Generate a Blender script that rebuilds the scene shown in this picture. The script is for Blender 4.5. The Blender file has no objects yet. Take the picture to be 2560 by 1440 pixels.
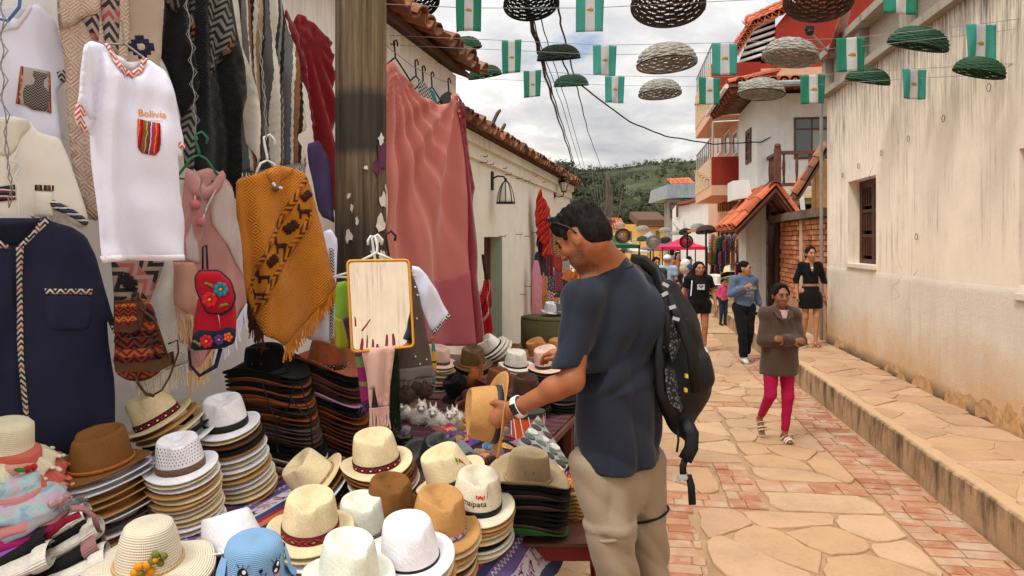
import bpy,bmesh,math,random
import numpy as np
from mathutils import Vector as V,Matrix,noise as mnoise
from mathutils.geometry import delaunay_2d_cdt
PI = math.pi
rng = random.Random(7)
C = bpy.context.scene.collection
sc = bpy.context.scene
# ------------------------------------------------------------------ camera, sky, sun, exposure
F,HZ,H = 1850.0,605.0,1.8  # focal length and horizon in photo pixels, eye height
cam = bpy.data.objects.new('camera',bpy.data.cameras.new('camera'))
C.objects.link(cam)
cam.location = (0,0,H)
cam.rotation_euler = (PI/2,0,0)
cam.data.sensor_width = 36
cam.data.lens = F/2560*36
cam.data.shift_y = -(720-HZ)/2560
cam.data.clip_start = .05
cam.data.clip_end = 6000
sc.camera = cam
SUN_EL,SUN_AZ = math.radians(57),math.radians(226)  # azimuth clockwise from +Y
w = bpy.data.worlds.new('World'); sc.world = w; w.use_nodes = True
wn,wl = w.node_tree.nodes,w.node_tree.links
wn.clear()
def wnode(t,**k):
 n = wn.new(t)
 for a,b in k.items(): setattr(n,a,b)
 return n
_sky = wnode('ShaderNodeTexSky',sky_type='NISHITA',sun_disc=False,sun_elevation=SUN_EL,sun_rotation=SUN_AZ)
_tc = wnode('ShaderNodeTexCoord')
_sep = wnode('ShaderNodeSeparateXYZ'); wl.new(_tc.outputs['Generated'],_sep.inputs[0])
def wmath(op,a,b=None,clamp=False):
 n = wnode('ShaderNodeMath',operation=op,use_clamp=clamp)
 for i,v in enumerate((a,b)):
  if v is None: continue
  if isinstance(v,(int,float)): n.inputs[i].default_value = v
  else: wl.new(v,n.inputs[i])
 return n.outputs[0]
_z = wmath('MAXIMUM',_sep.outputs[2],0.0)
_den = wmath('ADD',_z,0.22)
_cx,_cy = wmath('DIVIDE',_sep.outputs[0],_den),wmath('DIVIDE',_sep.outputs[1],_den)
_cv = wnode('ShaderNodeCombineXYZ'); wl.new(_cx,_cv.inputs[0]); wl.new(_cy,_cv.inputs[1])
def wnoise(scale,detail,off,rough=.55,dist=0.):
 m = wnode('ShaderNodeMapping'); m.inputs['Location'].default_value = off; wl.new(_cv.outputs[0],m.inputs[0])
 n = wnode('ShaderNodeTexNoise'); n.inputs['Scale'].default_value = scale; n.inputs['Detail'].default_value = detail
 n.inputs['Roughness'].default_value = rough; n.inputs['Distortion'].default_value = dist
 wl.new(m.outputs[0],n.inputs['Vector']); return n.outputs['Fac']
def wramp(f,stops):
 r = wnode('ShaderNodeValToRGB'); wl.new(f,r.inputs[0])
 e = r.color_ramp.elements
 while len(e) < len(stops): e.new(.5)
 for i,(p,c) in enumerate(stops): e[i].position = p; e[i].color = (*c,1) if len(c) == 3 else c
 return r.outputs[0]
_shape = wnoise(1.5,9,(3.1,.4,1.7),.56,.35)
_body = wnoise(2.6,7,(.3,7.2,5.1),.6,.2)
# cloud bodies: grey undersides to bright tops (x10, the Background strength is 0.1)
_ccol = wramp(wmath('ADD',wmath('MULTIPLY',_body,.6),wmath('MULTIPLY',_shape,.4)),[(.36,(.365,.37,.385)),(.46,(.48,.478,.484)),(.54,(.605,.595,.58)),(.63,(.88,.86,.80))])
_over = wmath('ADD',wmath('MULTIPLY',_z,2.0),.72)  # an overcast sky brightens towards the zenith
_vm = wnode('ShaderNodeVectorMath',operation='SCALE'); wl.new(_ccol,_vm.inputs[0])
wl.new(wmath('MULTIPLY',_over,10.0),_vm.inputs['Scale'])
_mask = wramp(_shape,[(.31,(0,0,0)),(.40,(1,1,1))])
_mix = wnode('ShaderNodeMix',data_type='RGBA')
wl.new(_mask,_mix.inputs['Factor'])
_skyg = wnode('ShaderNodeVectorMath',operation='SCALE'); wl.new(_sky.outputs[0],_skyg.inputs[0]); _skyg.inputs['Scale'].default_value = 1.0
wl.new(_skyg.outputs[0],_mix.inputs['A']); wl.new(_vm.outputs[0],_mix.inputs['B'])
_bg = wnode('ShaderNodeBackground'); _bg.inputs['Strength'].default_value = .1
wl.new(_mix.outputs['Result'],_bg.inputs['Color'])
_wo = wnode('ShaderNodeOutputWorld'); wl.new(_bg.outputs[0],_wo.inputs['Surface'])
sun = bpy.data.objects.new('sun',bpy.data.lights.new('sun','SUN')); C.objects.link(sun)
sun.data.energy = 1.5; sun.data.angle = math.radians(15); sun.data.color = (1,.95,.89)
_sd = V((math.sin(SUN_AZ)*math.cos(SUN_EL),math.cos(SUN_AZ)*math.cos(SUN_EL),math.sin(SUN_EL)))
sun.rotation_euler = (-_sd).to_track_quat('-Z','Y').to_euler()
sc.view_settings.view_transform = 'Standard'
try: sc.view_settings.look = 'None'
except Exception: pass
sc.view_settings.exposure = .52
sc.view_settings.gamma = 1
sc.view_settings.use_curve_mapping = False
sc.cycles.use_denoising = True
sc.cycles.max_bounces = 6
sc.cycles.transparent_max_bounces = 6
# ------------------------------------------------------------------ places
def at(px,py,Y): return V(((px-1280)/F*Y,Y,H+(HZ-py)/F*Y))
def ray(px,py): return V(((px-1280)/F,1,(HZ-py)/F))
def ground(px,py,z=0.):
 Y = (H-z)*F/(py-HZ); return V(((px-1280)/F*Y,Y,z))
class Fr:
 """a street frame: u to the right, v along the street, z up"""
 def __init__(s,ang): s.c,s.s = math.cos(ang),math.sin(ang); s.ang = ang
 def __call__(s,u,v,z=0.): return V((u*s.c+v*s.s,-u*s.s+v*s.c,z))
 def uv(s,p): return (p.x*s.c-p.y*s.s,p.x*s.s+p.y*s.c)
 def hit(s,px,py,u):  # pixel ray on the wall plane u
  r = ray(px,py); k = u/(r.x*s.c-r.y*s.s); p = r*k; return V((p.x,p.y,p.z+H))
 def hitv(s,px,py,v):  # pixel ray on the cross plane v
  r = ray(px,py); k = v/(r.x*s.s+r.y*s.c); p = r*k; return V((p.x,p.y,p.z+H))
S = Fr(math.atan(280/1850))  # the street and its right side
L = Fr(math.atan(410/1850))  # the left house fronts
# ------------------------------------------------------------------ meshes and objects
class MB:
 def __init__(s): s.v,s.f,s.m,s.uv = [],[],[],[]
 def add(s,vs,fs,mi=0,uvs=None):
  b = len(s.v); s.v += [tuple(p) for p in vs]; s.f += [tuple(b+i for i in f) for f in fs]
  s.m += [mi]*len(fs); s.uv += list(uvs) if uvs else [(0.,0.)]*len(vs)
  return s
 def box(s,c,size,M=None,mi=0):
  x,y,z = (k/2 for k in size); vs = []
  for a in (-1,1):
   for b in (-1,1):
    for d in (-1,1): vs.append(V((a*x,b*y,d*z)))
  if M is not None: vs = [M @ p for p in vs]
  c = V(c); vs = [p+c for p in vs]
  return s.add(vs,[(0,1,3,2),(4,6,7,5),(0,4,5,1),(2,3,7,6),(0,2,6,4),(1,5,7,3)],mi)
 def fbox(s,fr,u0,u1,v0,v1,z0,z1,mi=0):
  vs = [fr(u,v,z) for u in (u0,u1) for v in (v0,v1) for z in (z0,z1)]
  return s.add(vs,[(0,1,3,2),(4,6,7,5),(0,4,5,1),(2,3,7,6),(0,2,6,4),(1,5,7,3)],mi)
 def prism(s,pts,d,mi=0):
  """polygon pts (3D) extruded by vector d"""
  n = len(pts); d = V(d); vs = [V(p) for p in pts]+[V(p)+d for p in pts]
  return s.add(vs,[tuple(range(n))[::-1],tuple(range(n,2*n))]+[(i,(i+1) % n,n+(i+1) % n,n+i) for i in range(n)],mi)
 def tube(s,pts,r,n=6,mi=0,cap=True,flat=1.,up=None):
  pts = [V(p) for p in pts]; N = len(pts)
  rs = r if isinstance(r,(list,tuple)) else [r]*N
  vs = []; fs = []
  pn = None
  for i,p in enumerate(pts):
   t = (pts[min(i+1,N-1)]-pts[max(i-1,0)])
   t = t.normalized() if t.length > 1e-9 else V((0,0,1))
   if pn is None:
    a = V(up) if up is not None else (V((0,0,1)) if abs(t.z) < .9 else V((1,0,0)))
    pn = (a-t*a.dot(t)).normalized()
   else:
    pn = pn-t*pn.dot(t)
    pn = pn.normalized() if pn.length > 1e-6 else V((1,0,0))
   bn = t.cross(pn)
   for k in range(n):
    an = 2*PI*k/n+PI/n; vs.append(p+pn*(math.cos(an)*rs[i]*flat)+bn*(math.sin(an)*rs[i]))
  for i in range(N-1):
   for k in range(n):
    a,b = i*n+k,i*n+(k+1) % n; fs.append((a,b,b+n,a+n))
  if cap: fs += [tuple(range(n))[::-1],tuple((N-1)*n+k for k in range(n))]
  return s.add(vs,fs,mi)
 def lathe(s,prof,c=(0,0,0),n=24,M=None,mi=0):
  c = V(c); vs = []; fs = []
  for r,z in prof:
   for k in range(n):
    a = 2*PI*k/n; p = V((r*math.cos(a),r*math.sin(a),z)); vs.append((M @ p if M is not None else p)+c)
  for i in range(len(prof)-1):
   for k in range(n):
    a,b = i*n+k,i*n+(k+1) % n; fs.append((a,b,b+n,a+n))
  fs += [tuple(range(n))[::-1],tuple((len(prof)-1)*n+k for k in range(n))]
  return s.add(vs,fs,mi)
 def ball(s,c,r,n=10,m=6,mi=0,M=None):
  r = r if isinstance(r,(tuple,list)) else (r,r,r)
  vs = [V((0,0,-r[2]))]
  for i in range(1,m):
   t = -PI/2+PI*i/m
   for k in range(n): a = 2*PI*k/n; vs.append(V((r[0]*math.cos(t)*math.cos(a),r[1]*math.cos(t)*math.sin(a),r[2]*math.sin(t))))
  vs.append(V((0,0,r[2])))
  fs = [(0,1+(k+1) % n,1+k) for k in range(n)]
  for i in range(m-2):
   for k in range(n): a,b = 1+i*n+k,1+i*n+(k+1) % n; fs.append((a,b,b+n,a+n))
  t = 1+(m-1)*n; fs += [(t,t-n+k,t-n+(k+1) % n) for k in range(n)]
  if M is not None: vs = [M @ p for p in vs]
  c = V(c); return s.add([p+c for p in vs],fs,mi)
 def grid(s,fn,nu,nv,mi=0,uvf=None):
  vs = []; uv = []
  for i in range(nu+1):
   for j in range(nv+1):
    a,b = i/nu,j/nv; vs.append(fn(a,b)); uv.append(uvf(a,b) if uvf else (a,b))
  fs = [(i*(nv+1)+j,(i+1)*(nv+1)+j,(i+1)*(nv+1)+j+1,i*(nv+1)+j+1) for i in range(nu) for j in range(nv)]
  return s.add(vs,fs,mi,uv)
def mesh_of(name,mb,mats,off=None,smooth=False,fix=True):
 me = bpy.data.meshes.new(name)
 vs = np.array([tuple(p) for p in mb.v],dtype=np.float64).reshape(-1,3)
 if off is not None: vs = vs-np.array(tuple(off))
 me.from_pydata(vs.tolist(),[],mb.f)
 for m in (mats if isinstance(mats,(list,tuple)) else [mats]): me.materials.append(m)
 me.polygons.foreach_set('material_index',mb.m)
 if any(u != (0.,0.) for u in mb.uv):
  uvl = me.uv_layers.new(name='UVMap')
  idx = np.zeros(len(me.loops),dtype=np.int32); me.loops.foreach_get('vertex_index',idx)
  uvl.data.foreach_set('uv',np.array(mb.uv,dtype=np.float32)[idx].ravel())
 if fix:
  bm = bmesh.new(); bm.from_mesh(me); bmesh.ops.recalc_face_normals(bm,faces=bm.faces); bm.to_mesh(me); bm.free()
 if smooth: me.polygons.foreach_set('use_smooth',[True]*len(me.polygons))
 me.update(); return me
_wpos = {}
def link(o,parent=None):
 C.objects.link(o)
 if parent is not None: o.parent = parent
 return o
def props(o,label=None,cat=None,group=None,kind=None):
 for k,v in (('label',label),('category',cat),('group',group),('kind',kind)):
  if v: o[k] = v
 return o
def thing(name,label,cat,loc=(0,0,0),group=None):
 o = bpy.data.objects.new(name,None); o.empty_display_size = .1; link(o); o.location = loc
 _wpos[o.name] = V(loc); return props(o,label,cat,group)
def part(name,mb,mats,parent=None,smooth=False,label=None,kind=None,cat=None,group=None,fix=True,origin=None):
 """world-space mesh; as a child it is stored relative to its parent, at top level its origin is its base"""
 if parent is not None: off = _wpos[parent.name] if parent.name in _wpos else V((0,0,0))
 elif origin is not None: off = V(origin)
 else:
  a = np.array([tuple(p) for p in mb.v]); off = V(((a[:,0].min()+a[:,0].max())/2,(a[:,1].min()+a[:,1].max())/2,a[:,2].min()))
 me = mesh_of(name,mb,mats,off,smooth,fix)
 o = bpy.data.objects.new(name,me); link(o,parent)
 if parent is None: o.location = off
 _wpos[o.name] = V(off)
 return props(o,label,cat,group,kind)
def struct(name,mb,mats,**k):
 k.setdefault('origin',(0,0,0)); return part(name,mb,mats,kind='structure',**k)
def inst(name,me,M,parent=None,**k):
 o = bpy.data.objects.new(name,me); link(o,parent)
 if parent is not None: M = Matrix.Translation(-_wpos.get(parent.name,V((0,0,0)))) @ M
 o.matrix_basis = M; _wpos[o.name] = M.translation.copy()
 return props(o,**k)
# ------------------------------------------------------------------ materials
def lin(h):
 h = h.lstrip('#'); out = []
 for i in (0,2,4):
  x = int(h[i:i+2],16)/255; out.append(x/12.92 if x <= .04045 else ((x+.055)/1.055)**2.4)
 return tuple(out)
def col(c): return lin(c) if isinstance(c,str) else tuple(c[:3])
class G:
 def __init__(s,name):
  s.mat = bpy.data.materials.new(name); s.mat.use_nodes = True
  s.t = s.mat.node_tree; s.t.nodes.clear()
 def n(s,t,ins=None,**k):
  x = s.t.nodes.new(t)
  for a,b in k.items(): setattr(x,a,b)
  for a,b in (ins or {}).items(): s.set(x.inputs[a],b)
  return x
 def set(s,sock,v):
  if isinstance(v,bpy.types.NodeSocket): s.t.links.new(v,sock)
  elif isinstance(v,str): sock.default_value = (*lin(v),1)
  elif isinstance(v,tuple) and len(v) == 3 and sock.type == 'RGBA': sock.default_value = (*v,1)
  else: sock.default_value = v
 def m(s,op,a,b=0.,c=None,clamp=False):
  x = s.n('ShaderNodeMath',operation=op,use_clamp=clamp); s.set(x.inputs[0],a); s.set(x.inputs[1],b)
  if c is not None: s.set(x.inputs[2],c)
  return x.outputs[0]
 def mix(s,f,a,b,bt='MIX'):
  x = s.n('ShaderNodeMix',data_type='RGBA',blend_type=bt); s.set(x.inputs['Factor'],f)
  s.set(x.inputs['A'],a); s.set(x.inputs['B'],b); return x.outputs['Result']
 def obj(s): return s.n('ShaderNodeTexCoord').outputs['Object']
 def uv(s): return s.n('ShaderNodeTexCoord').outputs['UV']
 def sep(s,v): return s.n('ShaderNodeSeparateXYZ',{0: v}).outputs
 def comb(s,x,y,z=0.): return s.n('ShaderNodeCombineXYZ',{0: x,1: y,2: z}).outputs[0]
 def map(s,v,scale=(1,1,1),rot=(0,0,0),loc=(0,0,0)):
  return s.n('ShaderNodeMapping',{'Vector': v,'Scale': scale,'Rotation': rot,'Location': loc}).outputs[0]
 def noise(s,scale,detail=4.,rough=.55,vec=None,dist=0.):
  return s.n('ShaderNodeTexNoise',{'Vector': vec if vec is not None else s.obj(),'Scale': scale,'Detail': detail,'Roughness': rough,'Distortion': dist}).outputs['Fac']
 def voro(s,scale,vec=None,feature='F1',out='Distance'):
  return s.n('ShaderNodeTexVoronoi',{'Vector': vec if vec is not None else s.obj(),'Scale': scale},feature=feature).outputs[out]
 def wave(s,scale,vec=None,dist=0.,d='X',detail=2.):
  return s.n('ShaderNodeTexWave',{'Vector': vec if vec is not None else s.obj(),'Scale': scale,'Distortion': dist,'Detail': detail},bands_direction=d).outputs['Fac']
 def ramp(s,f,stops,const=False):
  x = s.n('ShaderNodeValToRGB',{0: f}); e = x.color_ramp.elements
  if const: x.color_ramp.interpolation = 'CONSTANT'
  while len(e) < len(stops): e.new(.5)
  for i,(p,c) in enumerate(stops): e[i].position = p; e[i].color = (*col(c),1)
  return x.outputs[0]
 def step(s,f,a,b):  # 0..1 between a and b
  return s.n('ShaderNodeMapRange',{0: f,1: a,2: b,3: 0.,4: 1.}).outputs[0]
 def bump(s,h,strength=.3,dist=.01,normal=None):
  i = {'Height': h,'Strength': strength,'Distance': dist}
  if normal is not None: i['Normal'] = normal
  return s.n('ShaderNodeBump',i).outputs[0]
 def out(s,c,rough=.8,normal=None,spec=.3,metal=0.,trans=0.,sheen=0.,alpha=None):
  p = s.n('ShaderNodeBsdfPrincipled',{'Base Color': c,'Roughness': rough,'Specular IOR Level': spec,'Metallic': metal})
  if normal is not None: s.set(p.inputs['Normal'],normal)
  if sheen: p.inputs['Sheen Weight'].default_value = sheen
  if alpha is not None: s.set(p.inputs['Alpha'],alpha)
  b = p.outputs[0]
  if trans:
   t = s.n('ShaderNodeBsdfTranslucent',{'Color': c})
   b = s.n('ShaderNodeMixShader',{0: trans,1: b,2: t.outputs[0]}).outputs[0]
  s.t.links.new(b,s.n('ShaderNodeOutputMaterial').inputs['Surface']); return s.mat
_mc = {}
def mat(name,c,rough=.75,var=.12,scale=8.,bump=.0,bscale=None,bdist=.004,spec=.3,metal=0.,trans=0.,sheen=0.):
 """a plain surface with mottling and fine relief"""
 if name in _mc: return _mc[name]
 g = G(name); c = col(c)
 n = g.noise(scale,5,.6)
 dk = tuple(x*(1-var) for x in c); lt = tuple(min(.95,x*(1+var)) for x in c)
 cc = g.ramp(n,[(.3,dk),(.7,lt)])
 nb = g.bump(g.noise(bscale or scale*6,4,.6),bump,bdist) if bump else None
 _mc[name] = g.out(cc,rough,nb,spec,metal,trans,sheen); return _mc[name]
def weave(name,c,scale=260.,bump=.35,var=.12,rough=.9,c2=None,sheen=.0,spec=.15,trans=0.):
 """straw or cloth: crossing threads"""
 if name in _mc: return _mc[name]
 g = G(name); c = col(c); o = g.obj()
 x,y,z = g.sep(o)[0:3]
 a = g.m('SINE',g.m('MULTIPLY',g.m('ADD',x,y),scale)); b = g.m('SINE',g.m('MULTIPLY',g.m('ADD',z,g.m('MULTIPLY',g.m('SUBTRACT',x,y),.5)),scale))
 th = g.m('MULTIPLY',a,b)
 n = g.noise(14,5,.65); n2 = g.noise(210,2,.6)
 f = g.m('ADD',g.m('MULTIPLY',n,.5),g.m('ADD',g.m('MULTIPLY',th,.03),g.m('MULTIPLY',n2,.5)))
 dk = tuple(k*(1-var*2.4) for k in c); lt = tuple(min(.95,k*(1+var*1.3)) for k in c)
 cc = g.ramp(f,[(.25,dk),(.7,lt)])
 _mc[name] = g.out(cc,rough,g.bump(g.m('ADD',g.m('MULTIPLY',th,.5),g.m('MULTIPLY',n2,2.)),bump,.0008),spec,0,trans,sheen); return _mc[name]
# ------------------------------------------------------------------ setting materials
def stained(name,base,stain,streak=.5,zfade=None,rough=.9,grit=0.,ochre=None):
 """painted plaster with rain streaks of their own shape; zfade=(z0,z1) puts more of them between those heights"""
 g = G(name); o = g.obj(); x,y,z = g.sep(o)[0:3]
 sv = g.comb(g.m('MULTIPLY',g.m('ADD',x,y),9.),g.m('MULTIPLY',y,3.),g.m('MULTIPLY',z,.55))
 st = g.noise(1.5,6,.7,sv)
 blot = g.noise(1.1,5,.6)
 k = g.step(st,.50,.70)
 k = g.m('MULTIPLY',k,g.step(blot,.40,.60))
 if zfade:
  zz = g.step(z,zfade[0],zfade[1]); fine = g.step(g.noise(3.2,5,.75,sv),.42,.62)
  k = g.m('ADD',g.m('MULTIPLY',k,.7),g.m('MULTIPLY',g.m('MULTIPLY',zz,fine),1.),clamp=True)
 k = g.m('MULTIPLY',k,streak)
 ck = g.m('MULTIPLY',g.m('SUBTRACT',1.,g.step(g.voro(.9,g.map(g.n('ShaderNodeVectorMath',{0: o,1: g.n('ShaderNodeTexNoise',{'Scale': 3.}).outputs['Color']}).outputs[0],(1,1,.7)),'DISTANCE_TO_EDGE'),.0,.009)),g.step(g.noise(.8,3),.52,.6)); k = g.m('MAXIMUM',k,g.m('MULTIPLY',ck,.55))
 c = col(base); mott = g.ramp(g.noise(3.,6,.6),[(.3,tuple(q*.93 for q in c)),(.7,tuple(min(.95,q*1.05) for q in c))])
 cc = g.mix(k,mott,col(stain))
 if ochre:  # rising damp: bare ochre plaster near the foot
  oc,z0,z1 = ochre
  e = g.m('ADD',g.m('MULTIPLY',g.m('SUBTRACT',g.noise(2.2,7,.7),.5),1.1*(z1-z0)*1.6),z)
  kk = g.m('SUBTRACT',1.,g.step(e,z0,z1)); cc = g.mix(g.m('MULTIPLY',kk,.8),cc,col(oc))
  dk = g.m('SUBTRACT',1.,g.step(g.m('ADD',z,g.m('MULTIPLY',g.noise(7.,5,.7),.12)),z0-.02,z0+.13))
  cc = g.mix(g.m('MULTIPLY',dk,.9),cc,(.10,.075,.05))
 nb = g.bump(g.m('ADD',g.noise(30.,4,.6),g.m('MULTIPLY',g.noise(160.,2,.6),grit)),.25+.3*grit,.01)
 return g.out(cc,rough,nb,.2)
m_mortar = mat('mortar_sand','#a58563',.95,.18,6,.5,60)
m_stone = []
for i,h in enumerate(('#bd9a79','#b5906e','#c19f7e','#b59274','#ba9672')):
 g = G('sandstone'); o = g.obj(); n1 = g.noise(2.3,6,.62); n2 = g.noise(45,4,.6)
 c = col(h); cc = g.ramp(g.m('ADD',g.m('MULTIPLY',n1,.7),g.m('MULTIPLY',n2,.3)),[(.33,tuple(k*.78 for k in c)),(.5,c),(.68,tuple(min(.9,k*1.13) for k in c))])
 m_stone.append(g.out(cc,.8,g.bump(g.m('ADD',n2,g.m('MULTIPLY',n1,1.5)),.35,.008),.25))
m_pbrick = []
for h in ('#b37f60','#ab7657','#b8886a','#a56e51','#b48d71'):
 g = G('paving_brick_clay'); n1 = g.noise(4.,6,.65); n2 = g.noise(60,3,.6); c = col(h)
 cc = g.ramp(n1,[(.3,tuple(k*.8 for k in c)),(.48,c),(.66,(.50,.37,.255))])
 m_pbrick.append(g.out(cc,.82,g.bump(g.m('ADD',n2,n1),.4,.006),.25))
# far paving, where single stones can no longer be told apart
g = G('far_paving'); o = g.obj()
vd = g.voro(2.3,g.map(o,(1,.8,1)),'DISTANCE_TO_EDGE'); vc = g.voro(2.3,g.map(o,(1,.8,1)),'F1','Color')
sv = g.sep(vc)[0]
cc = g.mix(g.step(vd,.012,.035),'#a08060',g.ramp(sv,[(0,'#b5926f'),(.5,'#bd9a79'),(1,'#c4a482')]))
cc = g.mix(g.m('MULTIPLY',g.noise(3,5),.35),cc,'#ab8762')
m_farpave = g.out(cc,.85,g.bump(vd,.3,.01),.2)
# ------------------------------------------------------------------ ground and street
mb = MB(); mb.add([(-900,-60,-.03),(900,-60,-.03),(900,1600,-.03),(-900,1600,-.03)],[(0,1,2,3)])
struct('ground',mb,mat('dry_earth','#a58a66',.95,.2,.3,.3,5))
KU,WU = 2.175,3.065  # kerb face and wall plane, metres right of the camera line
mb = MB(); mb.add([S(-3.2,-3,-.006),S(KU,-3,-.006),S(KU,15,-.006),S(-3.2,15,-.006)],[(0,1,2,3)])
mb.add([S(-4.5,15,.004),S(KU,15,.004),S(KU+1,140,.004),S(-9,140,.004)],[(0,1,2,3)],1)
street = struct('street',mb,[m_mortar,m_farpave])
def clip(poly,a,b,c):  # keep a*x+b*y<=c
 out = []
 for i in range(len(poly)):
  p,q = poly[i],poly[(i+1) % len(poly)]; dp,dq = a*p[0]+b*p[1]-c,a*q[0]+b*q[1]-c
  if dp <= 0: out.append(p)
  if dp*dq < 0: t = dp/(dp-dq); out.append((p[0]+t*(q[0]-p[0]),p[1]+t*(q[1]-p[1])))
 return out
def cells(u0,u1,v0,v1,step,r,aspect=1.25):
 nu,nv = max(1,round((u1-u0)/(step*aspect))),max(1,round((v1-v0)/step)); pts = []
 for i in range(nu):
  for j in range(nv):
   if r.random() < .13: continue
   pts.append((u0+(i+.5+(.25 if j % 2 else -.25)+r.uniform(-.36,.36))*(u1-u0)/nu,v0+(j+.5+r.uniform(-.36,.36))*(v1-v0)/nv))
 out = []
 for k,p in enumerate(pts):
  poly = [(u0,v0),(u1,v0),(u1,v1),(u0,v1)]
  for l,q in enumerate(pts):
   if l == k: continue
   a,b = q[0]-p[0],q[1]-p[1]
   if a*a+b*b > (step*4)**2: continue
   poly = clip(poly,a,b,(q[0]**2+q[1]**2-p[0]**2-p[1]**2)/2)
   if len(poly) < 3: break
  if len(poly) >= 3: out.append(poly)
 return out
def stone_mesh(poly,r,gap=.007,rough=.014):
 cx,cy = sum(p[0] for p in poly)/len(poly),sum(p[1] for p in poly)/len(poly); pts = []
 n = len(poly)
 for i in range(n):
  p,q = poly[i],poly[(i+1) % n]; d = math.hypot(q[0]-p[0],q[1]-p[1])
  if d < .025: continue
  k = 2 if d < .2 else 3
  for j in range(k):
   t = (j+.12)/k if j == 0 else j/k
   if j == 0: t = .1
   x,y = p[0]+t*(q[0]-p[0]),p[1]+t*(q[1]-p[1])
   pts.append((x+r.uniform(-rough,rough),y+r.uniform(-rough,rough)))
 out = []
 for x,y in pts:
  d = math.hypot(x-cx,y-cy); k = max(.2,(d-gap*1.25)/d) if d > 0 else 1; out.append((cx+(x-cx)*k,cy+(y-cy)*k))
 return out
def lay_stone(parent,fr,pts,z,h,m,r,name='paving_stone'):
 tl = (r.uniform(-.004,.004),r.uniform(-.004,.004)); cx = sum(p[0] for p in pts)/len(pts); cy = sum(p[1] for p in pts)/len(pts)
 top = [fr(cx+(x-cx)*.985,cy+(y-cy)*.985,z+h+tl[0]*(x-cx)*4+tl[1]*(y-cy)*4) for x,y in pts]; mid = [fr(x,y,z+h*.55) for x,y in pts]; bot = [fr(x,y,z-.004) for x,y in pts]
 n = len(pts); mb = MB()
 mb.add(bot+mid+top,[tuple(range(2*n,3*n))]+[(a*n+i,a*n+(i+1) % n,(a+1)*n+(i+1) % n,(a+1)*n+i) for a in (0,1) for i in range(n)])
 return part(name,mb,m,parent)
r = random.Random(11)
stone_rects = [(-.6,.08,3.4,5.15),(.48,1.72,3.4,5.15),(-.6,.69,5.44,6.06),(.99,1.72,5.17,5.53),(.99,1.72,5.82,8.33),(-.6,.97,6.22,8.33),(-.6,1.72,8.57,14.9)]
for a in stone_rects:
 for poly in cells(*a,.32,r):
  pts = stone_mesh(poly,r)
  if len(pts) >= 3: lay_stone(street,S,pts,-.006,.012+r.uniform(-.002,.004),r.choice(m_stone),r)
bricks = []
def brick_rows(u0,u1,v0,v1,bu,bv,stag=True):
 nv = max(1,round((v1-v0)/bv)); hv = (v1-v0)/nv
 for j in range(nv):
  u = u0-(bu*r.random()*.5 if stag else 0)
  while u < u1-.03:
   b = bu*r.uniform(.9,1.1); a0,a1 = max(u,u0),min(u+b,u1)
   if a1-a0 > .04: bricks.append((a0,a1,v0+j*hv,v0+(j+1)*hv))
   u += b
brick_rows(.1,.46,3.4,5.15,.19,.12)
brick_rows(.71,.97,5.17,6.2,.14,.17)
brick_rows(.97,1.72,5.55,5.80,.20,.25)
brick_rows(-.6,.71,6.08,6.20,.22,.12); brick_rows(-.6,.71,5.17,5.42,.2,.125)
brick_rows(-.6,1.72,8.35,8.55,.24,.2)
brick_rows(1.73,KU-.02,3.6,12.2,.225,.118)
for a0,a1,b0,b1 in bricks[:300]:
 g_ = .006; j = lambda: r.uniform(-.006,.006)
 pts = [(a0+g_+j(),b0+g_+j()),((a0+a1)/2,b0+g_+j()),(a1-g_+j(),b0+g_+j()),(a1-g_+j(),b1-g_+j()),((a0+a1)/2,b1-g_+j()),(a0+g_+j(),b1-g_+j())]
 lay_stone(street,S,pts,-.006,.011+r.uniform(-.003,.003),r.choice(m_pbrick),r,'brick')
# ------------------------------------------------------------------ raised pavement on the right
g = G('kerb_concrete'); o = g.obj(); x,y,z = g.sep(o)[0:3]
sv = g.comb(g.m('MULTIPLY',x,5.),g.m('MULTIPLY',y,5.),g.m('MULTIPLY',z,1.2))
kd = g.step(g.m('ADD',g.noise(1.3,6,.7,sv),g.m('MULTIPLY',g.m('SUBTRACT',z,.13),.5)),.44,.66)
cc = g.mix(kd,'#b39472','#5b4a37'); cc = g.mix(g.step(z,.255,.27),cc,'#c9a680')
m_kerb = g.out(cc,.92,g.bump(g.noise(25,6,.7),.6,.012),.2)
mb = MB()
nseg = 60
def kerb_prof(k):
 v = 2+k*30/nseg; w_ = .012*math.sin(v*3.1)+.008*math.sin(v*7.7)
 return [S(KU+w_,v,-.02),S(KU+w_*.6,v,.12),S(KU+.004+w_*.5,v,.25),S(KU+.03,v,.268),S(KU+.16,v,.268),S(WU+.4,v,.262)]
vs = [p for k in range(nseg+1) for p in kerb_prof(k)]
mb.add(vs,[(k*6+i,k*6+i+1,(k+1)*6+i+1,(k+1)*6+i) for k in range(nseg) for i in range(5)])
pavement = struct('pavement',mb,m_kerb)
for poly in cells(KU+.1,WU-.01,3.9,15.,.30,r,1.3):
 pts = stone_mesh(poly,r,.007,.012)
 if len(pts) >= 3: lay_stone(pavement,S,pts,.264,.010+r.uniform(-.003,.005),r.choice(m_stone),r)
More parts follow.
